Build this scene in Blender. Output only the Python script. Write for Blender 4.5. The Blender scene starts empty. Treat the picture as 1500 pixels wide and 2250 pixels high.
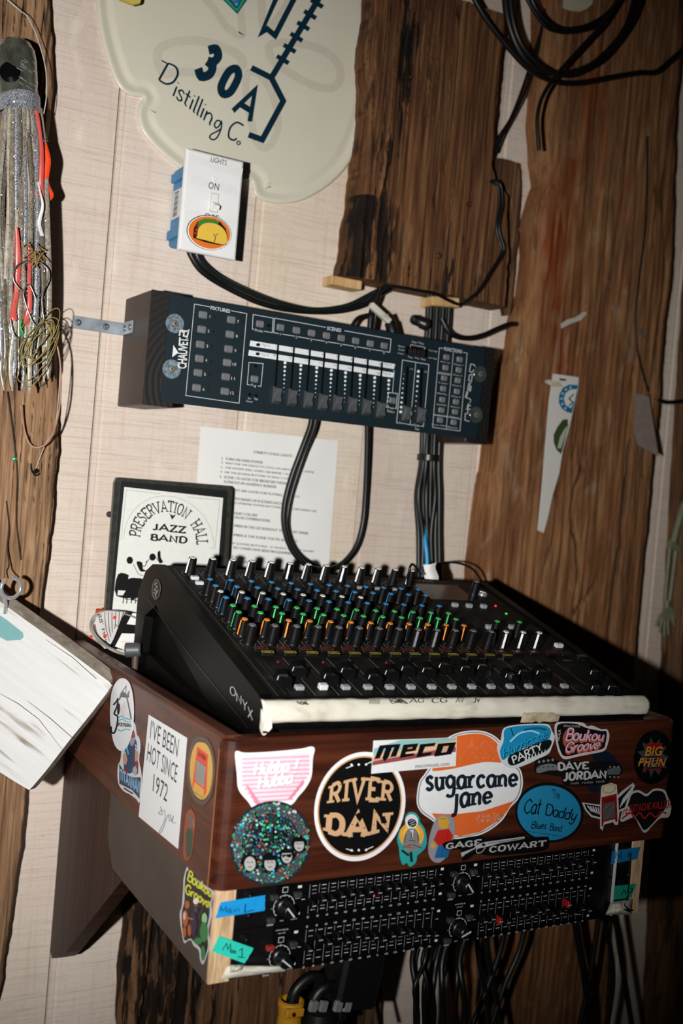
import bpy, bmesh, math, random
from mathutils import Vector as V, Matrix, noise, geometry
random.seed(7)
PI = math.pi
# ------------------------------------------------------------------ camera, world, flash, exposure
CAM = V((-.4399, -1.3623, -.0865))
yaw, pit, rol, FPX = .5136, -.0231, .0855, 2330.9
FW = V((math.sin(yaw)*math.cos(pit), math.cos(yaw)*math.cos(pit), math.sin(pit)))
r_ = V((math.cos(yaw), -math.sin(yaw), 0)); u_ = r_.cross(FW)
RT = r_*math.cos(rol) + u_*math.sin(rol); UP = -r_*math.sin(rol) + u_*math.cos(rol)
SC = bpy.context.scene
cd = bpy.data.cameras.new('camera'); cam = bpy.data.objects.new('camera', cd)
SC.collection.objects.link(cam); SC.camera = cam
cam.matrix_world = Matrix((( RT.x, UP.x, -FW.x, CAM.x), (RT.y, UP.y, -FW.y, CAM.y), (RT.z, UP.z, -FW.z, CAM.z), (0,0,0,1)))
cd.sensor_fit = 'VERTICAL'; cd.sensor_height = 36; cd.sensor_width = 24; cd.lens = FPX/2250*36
cd.clip_start = .05; cd.clip_end = 50
cd.dof.use_dof = True; cd.dof.focus_distance = 1.18; cd.dof.aperture_fstop = 4.5
SC.view_settings.view_transform = 'Standard'; SC.view_settings.look = 'None'
SC.view_settings.gamma = 1; SC.view_settings.use_curve_mapping = False
SC.view_settings.exposure = 0.0
w = bpy.data.worlds.new('world'); SC.world = w; w.use_nodes = True
w.node_tree.nodes['Background'].inputs[0].default_value = (1, .8, .6, 1)
w.node_tree.nodes['Background'].inputs[1].default_value = .003
ld = bpy.data.lights.new('camera_flash', 'SPOT'); flash = bpy.data.objects.new('camera_flash', ld)
SC.collection.objects.link(flash)
FL = V((-.65, -1.37, -.11)); flash.location = FL
ld.energy = 111; ld.spot_size = math.radians(75); ld.spot_blend = 1; ld.shadow_soft_size = .013
ld.color = (1, .985, .965)
flash.rotation_euler = (V((0, 0, -.08)) - FL).to_track_quat('-Z', 'Y').to_euler()

# ------------------------------------------------------------------ helpers
def ray(px, py): return FW + RT*((px-750)/FPX) - UP*((py-1125)/FPX)
class Plane:
    def __init__(s, o, n): s.o = V(o); s.n = V(n).normalized()
    def at(s, px, py, h=0):
        d = ray(px, py); return CAM + d*(((s.o + s.n*h - CAM).dot(s.n))/d.dot(s.n))
def PY(y): return Plane((0, y, 0), (0, -1, 0))
def PX(x): return Plane((x, 0, 0), (-1, 0, 0))
WALL = PY(0)
def pw(px, py, y): return PY(y).at(px, py)
def lin(h):
    h = h.lstrip('#'); c = [int(h[i:i+2], 16)/255 for i in (0, 2, 4)]
    return tuple(x/12.92 if x <= .04045 else ((x+.055)/1.055)**2.4 for x in c)+(1,)
MC = {}
def mat(name, col, rough=.5, metal=0, vary=.12, sc=60, bump=0, spec=.5, emit=0, stretch=(1,1,1), alpha=1, coat=0):
    if name in MC: return MC[name]
    m = bpy.data.materials.new(name); m.use_nodes = True; MC[name] = m
    nt = m.node_tree; b = nt.nodes['Principled BSDF']; L = nt.links
    tc = nt.nodes.new('ShaderNodeTexCoord'); mp = nt.nodes.new('ShaderNodeMapping'); mp.inputs['Scale'].default_value = stretch
    L.new(tc.outputs['Object'], mp.inputs[0])
    n = nt.nodes.new('ShaderNodeTexNoise'); n.inputs['Scale'].default_value = sc; n.inputs['Detail'].default_value = 5
    L.new(mp.outputs[0], n.inputs['Vector'])
    c = lin(col); r = nt.nodes.new('ShaderNodeValToRGB')
    r.color_ramp.elements[0].position = .3; r.color_ramp.elements[1].position = .7
    r.color_ramp.elements[0].color = tuple(x*(1-vary) for x in c[:3])+(1,); r.color_ramp.elements[1].color = tuple(min(1, x*(1+vary)) for x in c[:3])+(1,)
    L.new(n.outputs['Fac'], r.inputs[0]); L.new(r.outputs[0], b.inputs['Base Color'])
    b.inputs['Roughness'].default_value = rough; b.inputs['Metallic'].default_value = metal
    b.inputs['Specular IOR Level'].default_value = spec; b.inputs['Coat Weight'].default_value = coat
    if emit: L.new(r.outputs[0], b.inputs['Emission Color']); b.inputs['Emission Strength'].default_value = emit
    if alpha < 1: b.inputs['Alpha'].default_value = alpha
    if bump:
        bp = nt.nodes.new('ShaderNodeBump'); bp.inputs['Strength'].default_value = bump; bp.inputs['Distance'].default_value = .001
        L.new(n.outputs['Fac'], bp.inputs['Height']); L.new(bp.outputs[0], b.inputs['Normal'])
    return m
def ink(col, rough=.35): return mat('print_'+col.lstrip('#'), col, rough, vary=.03, sc=200)
def wood(name, dark, mid, light, scl=(60, 60, 5), rough=.75, bump=.5, spec=.25, wear=None, blotch=None, detail=8, coat=0, pos=(.3, .5, .72)):
    m = bpy.data.materials.new(name); m.use_nodes = True; MC[name] = m
    nt = m.node_tree; b = nt.nodes['Principled BSDF']; L = nt.links; N = nt.nodes.new
    tc = N('ShaderNodeTexCoord'); mp = N('ShaderNodeMapping'); mp.inputs['Scale'].default_value = scl; L.new(tc.outputs['Object'], mp.inputs[0])
    n = N('ShaderNodeTexNoise'); n.inputs['Scale'].default_value = 1; n.inputs['Detail'].default_value = detail; n.inputs['Distortion'].default_value = .6; L.new(mp.outputs[0], n.inputs[0])
    r = N('ShaderNodeValToRGB'); e = r.color_ramp.elements; e[0].position = pos[0]; e[1].position = pos[2]; e[0].color = lin(dark); e[1].color = lin(light)
    k = e.new(pos[1]); k.color = lin(mid); L.new(n.outputs[0], r.inputs[0]); out = r.outputs[0]
    if blotch:
        n2 = N('ShaderNodeTexNoise'); n2.inputs['Scale'].default_value = blotch[1]; n2.inputs['Detail'].default_value = 4
        mp2 = N('ShaderNodeMapping'); mp2.inputs['Scale'].default_value = blotch[4] if len(blotch) > 4 else (1, 1, .35); L.new(tc.outputs['Object'], mp2.inputs[0]); L.new(mp2.outputs[0], n2.inputs[0])
        r2 = N('ShaderNodeValToRGB'); r2.color_ramp.elements[0].position = blotch[2]; r2.color_ramp.elements[1].position = blotch[3]; L.new(n2.outputs[0], r2.inputs[0])
        mx = N('ShaderNodeMix'); mx.data_type = 'RGBA'; L.new(r2.outputs[0], mx.inputs[0]); L.new(out, mx.inputs[6]); mx.inputs[7].default_value = lin(blotch[0]); out = mx.outputs[2]
    if wear:
        at = N('ShaderNodeAttribute'); at.attribute_name = 'wear'
        mx = N('ShaderNodeMix'); mx.data_type = 'RGBA'; L.new(at.outputs['Fac'], mx.inputs[0]); L.new(out, mx.inputs[6]); mx.inputs[7].default_value = lin(wear); out = mx.outputs[2]
    L.new(out, b.inputs['Base Color']); b.inputs['Roughness'].default_value = rough; b.inputs['Specular IOR Level'].default_value = spec; b.inputs['Coat Weight'].default_value = coat
    bp = N('ShaderNodeBump'); bp.inputs['Strength'].default_value = bump; bp.inputs['Distance'].default_value = .0015; L.new(n.outputs[0], bp.inputs['Height']); L.new(bp.outputs[0], b.inputs['Normal'])
    return m

def wloc(o):
    l = V((0, 0, 0))
    while o: l += o.location; o = o.parent
    return l
def tag(o, label=None, cat=None, group=None, kind=None):
    if label: o['label'] = label
    if cat: o['category'] = cat
    if group: o['group'] = group
    if kind: o['kind'] = kind
    return o
def thing(name, label, cat, loc, group=None, kind=None):
    o = bpy.data.objects.new(name, None); SC.collection.objects.link(o); o.location = V(loc); o.empty_display_size = .01
    return tag(o, label, cat, group, kind)
class MB:
    def __init__(s): s.v = []; s.f = []; s.m = []; s.sm = []; s.mats = []; s.w = None
    def mi(s, m):
        if m not in s.mats: s.mats.append(m)
        return s.mats.index(m)
    def add(s, vs, fs, m, smooth=False):
        b = len(s.v); s.v += [V(x) for x in vs]; i = s.mi(m)
        for f in fs: s.f.append(tuple(b+k for k in f)); s.m.append(i); s.sm.append(smooth)
        return s
    def box(s, c, d, m, R=None, bev=0):
        c = V(c); hx, hy, hz = d[0]/2, d[1]/2, d[2]/2; R = R or Matrix.Identity(3)
        if bev:
            e = bev; vs = []
            for sx in (-1, 1):
                for sy in (-1, 1):
                    for sz in (-1, 1):
                        vs += [(sx*(hx-e), sy*(hy-e), sz*hz), (sx*(hx-e), sy*hy, sz*(hz-e)), (sx*hx, sy*(hy-e), sz*(hz-e))]
            bm = bmesh.new(); [bm.verts.new(x) for x in vs]; bmesh.ops.convex_hull(bm, input=bm.verts[:])
            bmesh.ops.dissolve_limit(bm, angle_limit=.01, verts=bm.verts[:], edges=bm.edges[:])
            bm.verts.index_update(); vv = [c + R @ x.co for x in bm.verts]; ff = [[x.index for x in f.verts] for f in bm.faces]; bm.free()
            return s.add(vv, ff, m)
        vs = [c + R @ V((x*hx, y*hy, z*hz)) for x in (-1, 1) for y in (-1, 1) for z in (-1, 1)]
        return s.add(vs, [(0,1,3,2), (4,6,7,5), (0,4,5,1), (2,3,7,6), (0,2,6,4), (1,5,7,3)], m)
    def tube(s, pts, r, m, n=10, cap=True):
        pts = [V(p) for p in pts]; k = len(pts); vs = []; up = V((.13, .37, .92))
        for i, p in enumerate(pts):
            t = (pts[min(i+1, k-1)] - pts[max(i-1, 0)]).normalized()
            if i == 0: a = t.cross(up).normalized()
            a = (a - t*a.dot(t)).normalized(); b = t.cross(a)
            rr = r[i] if isinstance(r, (list, tuple)) else r
            vs += [p + (a*math.cos(2*PI*j/n) + b*math.sin(2*PI*j/n))*rr for j in range(n)]
        fs = [(i*n+j, i*n+(j+1) % n, (i+1)*n+(j+1) % n, (i+1)*n+j) for i in range(k-1) for j in range(n)]
        s.add(vs, fs, m, True)
        if cap: s.add(vs[:n], [tuple(range(n))[::-1]], m); s.add(vs[-n:], [tuple(range(n))], m)
        return s
    def lathe(s, prof, c, ax, m, n=20, flat=False):   # prof: (r, h)
        c = V(c); ax = V(ax).normalized(); a = ax.orthogonal().normalized(); b = ax.cross(a)
        for q in range(len(prof)-1):
            (r0, h0), (r1, h1) = prof[q], prof[q+1]; vs = []
            for r, h in ((r0, h0), (r1, h1)): vs += [c + ax*h + (a*math.cos(2*PI*j/n)+b*math.sin(2*PI*j/n))*r for j in range(n)]
            if r1 < 1e-9: s.add(vs[:n]+[c+ax*h1], [(j, (j+1) % n, n) for j in range(n)], m, False)
            elif r0 < 1e-9: s.add(vs[n:]+[c+ax*h0], [((j+1) % n, j, n) for j in range(n)], m, False)
            else: s.add(vs, [(j, (j+1) % n, n+(j+1) % n, n+j) for j in range(n)], m, not flat)
        return s
    def prism(s, pts, ext, m, hole=None, hext=None):     # pts planar loop (3D); ext extrusion vector
        pts = [V(p) for p in pts]; ext = V(ext); n = len(pts); loops = [pts] + ([[V(p) for p in hole]] if hole else [])
        T = geometry.tessellate_polygon(loops); al = [p for l in loops for p in l]
        s.add(al, T, m); s.add([p+ext for p in al], T, m)
        for l in loops:
            k = len(l); s.add(l + [p+ext for p in l], [(i, (i+1) % k, k+(i+1) % k, k+i) for i in range(k)], m)
        return s
    def grid(s, P, m, smooth=True):                       # P[i][j] points
        a, b = len(P), len(P[0]); return s.add([q for r in P for q in r], [(i*b+j, i*b+j+1, (i+1)*b+j+1, (i+1)*b+j) for i in range(a-1) for j in range(b-1)], m, smooth)
    def build(s, name, parent=None, loc=None, wear=None, **kw):
        if parent is None and loc is None:
            xs = [v.x for v in s.v]; ys = [v.y for v in s.v]; zs = [v.z for v in s.v]
            loc = V(((min(xs)+max(xs))/2, (min(ys)+max(ys))/2, min(zs)))
        o0 = wloc(parent) if loc is None else V(loc)
        me = bpy.data.meshes.new(name); me.from_pydata([v-o0 for v in s.v], [], s.f)
        for m in s.mats: me.materials.append(m)
        me.polygons.foreach_set('material_index', s.m); me.polygons.foreach_set('use_smooth', s.sm)
        if s.w:
            at = me.attributes.new('wear', 'FLOAT', 'POINT'); at.data.foreach_set('value', s.w + [0]*(len(s.v)-len(s.w)))
        for nm_, arr in getattr(s, 'extra', {}).items():
            at = me.attributes.new(nm_, 'FLOAT', 'POINT'); at.data.foreach_set('value', arr + [0]*(len(s.v)-len(arr)))
        me.update(); o = bpy.data.objects.new(name, me); SC.collection.objects.link(o)
        if parent: o.parent = parent; o.location = o0 - wloc(parent)
        else: o.location = o0
        return tag(o, **kw)
def fixn(o):
    bm = bmesh.new(); bm.from_mesh(o.data); bmesh.ops.remove_doubles(bm, verts=bm.verts[:], dist=1e-6); bmesh.ops.recalc_face_normals(bm, faces=bm.faces[:]); bm.to_mesh(o.data); bm.free(); return o
def sm(pts, n=5, closed=True):
    P = [V(p) for p in pts]; k = len(P); out = []
    rng = range(k) if closed else range(k-1)
    for i in rng:
        g = (lambda j: P[j % k]) if closed else (lambda j: P[max(0, min(k-1, j))])
        a, b, c, d = g(i-1), g(i), g(i+1), g(i+2)
        for q in range(n):
            t = q/n; out.append(.5*((2*b)+(c-a)*t+(2*a-5*b+4*c-d)*t*t+(3*b-a-3*c+d)*t**3))
    if not closed: out.append(P[-1])
    return out
def circ(cx, cy, rx, ry=None, rot=0, n=36, a0=0, a1=360):
    ry = ry or rx; c, s_ = math.cos(math.radians(rot)), math.sin(math.radians(rot)); o = []
    full = abs(a1-a0) >= 360
    for i in range(n if full else n+1):
        a = math.radians(a0+(a1-a0)*i/n); x, y = rx*math.cos(a), ry*math.sin(a); o.append((cx+x*c-y*s_, cy+x*s_+y*c))
    return o
def lerp(a, b, t): return a+(b-a)*t
def quadmap(q):   # q: TL,TR,BR,BL px ; (u right, v up)
    tl, tr, br, bl = [V(p) for p in q]
    return lambda u, v: bl.lerp(br, u).lerp(tl.lerp(tr, u), v)

# ------------------------------------------------------------------ glyphs of the built-in font
GL = {}
def glyphs():
    for key, off in (('r', 0), ('b', .022)):
        cu = bpy.data.curves.new('t', 'FONT'); cu.resolution_u = 2; cu.offset = off; ob = bpy.data.objects.new('t', cu); SC.collection.objects.link(ob)
        dg = bpy.context.evaluated_depsgraph_get()
        def ev(t):
            cu.body = t; dg.update(); e = ob.evaluated_get(dg); me = e.to_mesh()
            r = [(v.co.x, v.co.y) for v in me.vertices], [tuple(p.vertices) for p in me.polygons]; e.to_mesh_clear(); return r
        bar = ev('|'); mn = min(v[0] for v in bar[0]); ba = max(v[0] for v in ev('||')[0]) - max(v[0] for v in bar[0])
        for c in "ABCDEFGHIJKLMNOPQRSTUVWXYZabcdefghijklmnopqrstuvwxyz0123456789!'.,:-+&/()\"@[]® ":
            g = ev(c); adv = max(v[0] for v in ev('|'+c+'|')[0]) - max(v[0] for v in bar[0]) - ba
            GL[key, c] = (g[0], g[1], adv)
        bpy.data.objects.remove(ob); bpy.data.curves.remove(cu)
glyphs()
def textgeo(s, f='r', sp=0, shear=0):
    x = 0; vs = []; fs = []
    for c in s:
        gv, gf, adv = GL[f, c]; b = len(vs)
        vs += [(x+a+shear*q, q) for a, q in gv]; fs += [tuple(b+i for i in t) for t in gf]; x += adv+sp
    return vs, fs
# stroke alphabet (cap height 1); '~' = smooth stroke
SK = {'A':(.8,['0,0 .4,1 .8,0','.14,.33 .66,.33']),'B':(.62,['.1,0 .1,1','~.1,1 .42,1 .54,.77 .42,.54 .1,.54','~.1,.54 .48,.54 .62,.27 .48,0 .1,0']),
'C':(.66,['~.62,.78 .4,1 .14,.82 .06,.5 .14,.18 .4,0 .64,.2']),'D':(.68,['.1,0 .1,1','~.1,1 .42,.98 .64,.72 .64,.28 .42,.02 .1,0']),
'E':(.58,['.1,0 .1,1','.1,1 .56,1 .56,.84','.1,.52 .42,.52','.1,0 .58,0 .58,.16']),'G':(.7,['~.64,.78 .4,1 .14,.82 .06,.5 .14,.18 .4,0 .6,.12 .64,.42','.42,.42 .66,.42']),
'H':(.72,['.1,0 .1,1','.62,0 .62,1','.1,.52 .62,.52']),'I':(.24,['.12,0 .12,1']),'J':(.46,['~.34,1 .34,.6 .34,.2 .2,0 .04,.14']),'L':(.56,['.1,0 .1,1','.1,0 .54,0 .54,.18']),
'N':(.74,['.1,0 .1,1 .64,0 .64,1']),'O':(.7,['~.35,1 .12,.84 .06,.5 .12,.16 .35,0 .58,.16 .64,.5 .58,.84 .35,1']),'P':(.6,['.1,0 .1,1','~.1,1 .44,1 .58,.75 .44,.48 .1,.48']),
'R':(.66,['.1,0 .1,1','~.1,1 .44,1 .58,.76 .44,.5 .1,.5','.32,.5 .6,0']),'S':(.56,['~.5,.8 .3,1 .08,.84 .12,.62 .3,.5 .48,.36 .5,.14 .28,0 .06,.18']),
'T':(.66,['.33,0 .33,1','.04,.82 .04,1 .62,1 .62,.82']),'V':(.74,['.04,1 .37,0 .7,1']),'W':(1,['.04,1 .28,0 .5,.9 .72,0 .96,1']),'Z':(.62,['.08,.82 .08,1 .56,1 .06,0 .58,0 .58,.2']),
'M':(.9,['.1,0 .1,1 .45,.2 .8,1 .8,0']),'K':(.66,['.1,0 .1,1','.1,.42 .6,1','.26,.58 .6,0']),'U':(.7,['~.1,1 .1,.5 .14,.12 .35,0 .56,.12 .6,.5 .6,1']),'F':(.56,['.1,0 .1,1','.1,1 .56,1','.1,.52 .44,.52']),
'X':(.66,['.04,0 .62,1','.04,1 .62,0']),'Y':(.66,['.04,1 .34,.5 .34,0','.34,.5 .64,1']),
'a':(.5,['~.44,.5 .28,.62 .08,.5 .04,.25 .16,.02 .34,.06 .42,.3','.44,.6 .44,.1 .52,0']),'b':(.5,['.08,1 .08,0','~.08,.4 .28,.6 .46,.4 .42,.1 .24,0 .08,.12']),'c':(.46,['~.42,.48 .26,.62 .08,.46 .06,.2 .2,.01 .42,.12']),
'd':(.52,['.44,1 .44,.1 .52,0','~.44,.44 .28,.6 .08,.48 .05,.2 .18,.01 .36,.06 .44,.2']),'e':(.46,['~.06,.32 .42,.34 .36,.56 .22,.62 .07,.46 .06,.2 .2,.01 .42,.12']),
'g':(.52,['~.42,.5 .26,.62 .08,.5 .06,.26 .2,.08 .36,.14 .44,.3','~.44,.6 .45,0 .38,-.3 .2,-.36 .04,-.28']),'h':(.5,['.08,1 .08,0','~.08,.36 .26,.6 .42,.46 .42,.1 .48,0']),'i':(.2,['.1,.6 .1,0','.1,.8 .1,.86']),
'j':(.26,['~.16,.6 .16,0 .1,-.28 -.06,-.26','.16,.8 .16,.86']),'k':(.48,['.08,1 .08,0','.1,.26 .4,.6','.2,.34 .44,0']),'l':(.2,['.1,1 .1,.06 .18,0']),'m':(.76,['.08,.6 .08,0','~.08,.38 .24,.6 .36,.44 .38,0','~.38,.38 .54,.6 .66,.44 .68,0']),
'n':(.5,['.08,.6 .08,0','~.08,.38 .26,.6 .42,.46 .42,.1 .48,0']),'o':(.5,['~.25,.62 .08,.5 .05,.3 .1,.08 .25,0 .4,.08 .45,.3 .4,.5 .25,.62']),'p':(.5,['.08,.6 .08,-.34','~.08,.4 .28,.6 .46,.4 .42,.1 .24,0 .08,.12']),
'r':(.38,['.08,.6 .08,0','~.08,.34 .22,.58 .36,.56']),'s':(.4,['~.36,.52 .22,.62 .07,.5 .12,.36 .28,.26 .35,.12 .2,0 .04,.1']),'t':(.34,['.14,.9 .14,.1 .26,0','.0,.6 .3,.6']),'u':(.5,['~.08,.6 .08,.2 .2,0 .36,.08 .42,.3','.42,.6 .42,.1 .48,0']),
'v':(.46,['.04,.6 .22,0 .42,.6']),'w':(.7,['.04,.6 .2,0 .35,.5 .5,0 .66,.6']),'y':(.5,['~.08,.6 .1,.2 .24,.06 .4,.2 .42,.4','~.44,.6 .42,0 .34,-.3 .14,-.32 .06,-.18']),'x':(.46,['.04,0 .42,.6','.04,.6 .42,0']),
"'":(.14,['.08,1 .06,.78']),'!':(.2,['.12,1 .1,.3','.1,.0 .1,.06']),'.':(.2,['.1,.0 .1,.06']),' ':(.3,[]),'1':(.36,['.04,.78 .22,1 .22,0']),'2':(.56,['~.06,.8 .26,1 .5,.84 .46,.58 .22,.28','.24,.3 .04,0 .54,0']),'8':(.56,['~.28,1 .1,.8 .2,.56 .42,.42 .5,.2 .28,0 .06,.2 .16,.42 .4,.58 .46,.8 .28,1']),'3':(.54,['~.06,.84 .26,1 .46,.84 .4,.6 .2,.53','~.2,.53 .46,.46 .5,.2 .28,0 .04,.16']),'0':(.56,['~.28,1 .1,.84 .06,.5 .1,.16 .28,0 .46,.16 .5,.5 .46,.84 .28,1'])}
def ribbon(pts, w, closed=False):
    P = [V((p[0], p[1])) for p in pts]; k = len(P); L = []; R = []
    for i in range(k):
        a = P[(i-1) % k] if closed or i > 0 else P[i]; c = P[(i+1) % k] if closed or i < k-1 else P[i]
        d1 = (P[i]-a); d2 = (c-P[i]); d1 = d1.normalized() if d1.length > 1e-9 else d2.normalized(); d2 = d2.normalized() if d2.length > 1e-9 else d1
        t = (d1+d2); t = t.normalized() if t.length > .2 else d1
        n = V((-t.y, t.x)); ww = (w[i] if isinstance(w, (list, tuple)) else w)/2; ww /= max(.45, abs(n.dot(V((-d1.y, d1.x)))))
        L.append(P[i]+n*ww); R.append(P[i]-n*ww)
    vs = L+R; fs = [(i, (i+1) % k, k+(i+1) % k, k+i) for i in range(k if closed else k-1)]
    return vs, fs
def skgeo(s, wt, serif=0, sp=.08, shear=0, fw=None):
    x = 0; vs = []; fs = []
    cnt = [0]
    def ad(a):
        cnt[0] += 1; b = len(vs); vs.extend([(p[0]+shear*p[1], p[1], cnt[0] % 12) for p in a[0]]); fs.extend([tuple(b+i for i in f) for f in a[1]])
    for c in s:
        wd, st = SK[c]
        for t in st:
            smo = t[0] == '~'; pp = [tuple(float(q) for q in z.split(',')) for z in t.lstrip('~').split()]; pp = [(x+a, b) for a, b in pp]
            loop = smo and pp[0] == pp[-1]
            q = [(p.x, p.y) for p in sm([(a, b, 0) for a, b in (pp[:-1] if loop else pp)], 4, loop)] if smo else pp
            ad(ribbon(q, wt, loop))
            if serif and not smo:
                for e, o in ((pp[0], pp[1]), (pp[-1], pp[-2])):
                    if abs(e[1]-o[1]) > 2*abs(e[0]-o[0])*.9 and abs(e[1]-o[1]) > .3 and (min(abs(e[1]), abs(e[1]-1), abs(e[1]-.6)) < .02):
                        dy = wt*.32*(1 if e[1] < .05 else -1); ad(ribbon([(e[0]-serif/2, e[1]+dy), (e[0]+serif/2, e[1]+dy)], wt*.7))
        x += wd+sp
    return vs, fs
class Art:
    """flat print on a plane: every shape is laid on its own thin level above the surface"""
    def __init__(s, plane, h=.0004, dh=.00003): s.p = plane; s.h = h; s.dh = dh; s.mb = MB()
    def raw(s, vs, fs, col, m=None):
        ks = [(v[2] if len(v) > 2 else 0) for v in vs]; s.mb.add([s.p.at(v[0], v[1], s.h+k*6e-6) for v, k in zip(vs, ks)], fs, m or ink(col)); s.h += s.dh+max(ks, default=0)*6e-6; return s
    def poly(s, col, pts, m=None):
        T = geometry.tessellate_polygon([[V((p[0], p[1], 0)) for p in pts]]); return s.raw(pts, T, col, m)
    def ell(s, col, cx, cy, rx, ry=None, rot=0, m=None): pts = circ(cx, cy, rx, ry, rot); return s.raw(pts, [tuple(range(len(pts)))], col, m)
    def line(s, col, pts, w, closed=False, smooth=False):
        if smooth: pts = [(p.x, p.y) for p in sm([(a, b, 0) for a, b in pts], 5, closed)]
        return s.raw(*ribbon(pts, w, closed), col)
    def _fit(s, col, g, mp):
        vs, fs = g
        if not vs: return s
        x0 = min(v[0] for v in vs); x1 = max(v[0] for v in vs); y0 = min(v[1] for v in vs); y1 = max(v[1] for v in vs)
        f = mp if callable(mp) else quadmap(mp); k = 1
        if not callable(mp):
            Q = [V(p) for p in mp]; qa = (Q[1]-Q[0]).length/max(1e-6, (Q[3]-Q[0]).length); ga = (x1-x0)/(y1-y0+1e-9); k = ga/qa if ga < .45*qa else 1
        x0, x1 = (x0+x1)/2-(x1-x0)/2/k, (x0+x1)/2+(x1-x0)/2/k
        o = []
        for v in vs: p = f((v[0]-x0)/(x1-x0+1e-9), (v[1]-y0)/(y1-y0+1e-9)); o.append((p[0], p[1], v[2] if len(v) > 2 else 0))
        return s.raw(o, fs, col)
    def text(s, col, t, q, f='r', sp=0, shear=0): return s._fit(col, textgeo(t, f, sp, shear), q)
    def sk(s, col, t, q, wt=.12, serif=0, sp=.08, shear=0): return s._fit(col, skgeo(t, wt, serif, sp, shear), q)
    def build(s, name, parent, **kw): return s.mb.build(name, parent, **kw)
def box_q(cx, cy, w, h, ang=0):
    c, n = math.cos(math.radians(ang)), math.sin(math.radians(ang))
    return [(cx+x*c-y*n, cy+x*n+y*c) for x, y in ((-w/2, -h/2), (w/2, -h/2), (w/2, h/2), (-w/2, h/2))]
def offs(pts, d):
    P = [V((p[0], p[1])) for p in pts]; k = len(P); o = []
    A = sum(P[i].x*P[(i+1) % k].y-P[(i+1) % k].x*P[i].y for i in range(k)); sg = 1 if A > 0 else -1
    for i in range(k):
        t = (P[(i+1) % k]-P[i-1]).normalized(); o.append((P[i].x - t.y*d*sg, P[i].y + t.x*d*sg))
    return o
def sticker(name, label, plane, outline, col, h=.0001, smooth=0, m=None, t=.0003, cat='sticker', group=None, parent=None):
    pts = [(p.x, p.y) for p in sm([(a, b, 0) for a, b in outline], smooth)] if smooth else outline
    mb = MB(); A = [plane.at(p[0], p[1], h) for p in pts]; mb.prism(A, plane.n*t, m or ink(col, .3))
    o = mb.build(name, parent) if parent else mb.build(name)
    if not parent: tag(o, label, cat, group)
    a = Art(plane, h+t+.00003); return o, a
def plate(mb, plane, pts, h, t, m):
    mb.prism([plane.at(p[0], p[1], h) for p in pts], plane.n*t, m); return mb
def cable(name, label, pts, r, m=None, cat='cable', group=None, n=6, y=None, parent=None):
    P = [p if isinstance(p, V) else pw(*p) for p in pts]; mb = MB().tube(sm(P, n, False), r, m or BLACKC, 10)
    o = mb.build(name, parent)
    if parent is None: tag(o, label, cat, group)
    return o
BLACKC = mat('black_rubber_cable', '#0c0d0d', .42, vary=.2, sc=30)
STEEL = mat('zinc_steel', '#b9bcc0', .3, .6, vary=.1, sc=90, bump=.1)
CHROME = mat('chrome', '#d0d2d6', .18, .7, vary=.03)
MASK = wood('masking_tape', '#a9a594', '#c9c4b4', '#d3cfc2', scl=(22, 60, 60), rough=.7, bump=.5, spec=.2, pos=(.28, .42, .7))
BLK = mat('black_plastic', '#141414', .35, vary=.1)
# ------------------------------------------------------------------ SETTING: plank wall
def wall_mat(name, base, dk, seed):
    m = bpy.data.materials.new(name); m.use_nodes = True; nt = m.node_tree; b = nt.nodes['Principled BSDF']; L = nt.links; N = nt.nodes.new
    tc = N('ShaderNodeTexCoord')
    def nz(scl, det, lo, hi, off=0):
        mp = N('ShaderNodeMapping'); mp.inputs['Scale'].default_value = scl; mp.inputs['Location'].default_value = (off+seed*3.1, 0, seed*1.7); L.new(tc.outputs['Object'], mp.inputs[0]); n = N('ShaderNodeTexNoise'); n.inputs['Scale'].default_value = 1; n.inputs['Detail'].default_value = det; L.new(mp.outputs[0], n.inputs[0])
        r = N('ShaderNodeMapRange'); r.inputs['From Min'].default_value = lo; r.inputs['From Max'].default_value = hi; L.new(n.outputs[0], r.inputs[0]); return r.outputs[0], n.outputs[0]
    def mix(f, a, col, amt):
        mu = N('ShaderNodeMath'); mu.operation = 'MULTIPLY'; mu.inputs[1].default_value = amt; L.new(f, mu.inputs[0]); x = N('ShaderNodeMix'); x.data_type = 'RGBA'; L.new(mu.outputs[0], x.inputs[0])
        if isinstance(a, str): x.inputs[6].default_value = lin(a)
        else: L.new(a, x.inputs[6])
        x.inputs[7].default_value = lin(col); return x.outputs[2]
    f1, _ = nz((7, 7, 2.2), 5, .35, .7); f2, g2 = nz((14, 14, 620), 5, .50, .72, 4); f3, _ = nz((170, 170, 9), 4, .52, .75, 8); f4, _ = nz((30, 30, 16), 6, .60, .74, 2); f5, g5 = nz((420, 420, 420), 2, .6, .8, 5)
    c = mix(f1, base, dk, .75); c = mix(f2, c, '#9f8774', .38); c = mix(f3, c, '#c3a284', .35); c = mix(f4, c, '#e9dccd', .55); c = mix(f5, c, '#8d7462', .35)
    L.new(c, b.inputs['Base Color']); b.inputs['Roughness'].default_value = .8; b.inputs['Specular IOR Level'].default_value = .15
    bp = N('ShaderNodeBump'); bp.inputs['Strength'].default_value = .25; bp.inputs['Distance'].default_value = .0008; L.new(g2, bp.inputs['Height']); b2 = N('ShaderNodeBump'); b2.inputs['Strength'].default_value = .3; b2.inputs['Distance'].default_value = .0005; L.new(g5, b2.inputs['Height']); L.new(bp.outputs[0], b2.inputs['Normal']); L.new(b2.outputs[0], b.inputs['Normal'])
    return m
WMS = [wall_mat('whitewashed_pine_%d' % i, *c, i) for i, c in enumerate((('#dfd1c4', '#d0beb0'), ('#e2d5c5', '#d6c3ab'), ('#dbcec0', '#ccbaad')))]
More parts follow.
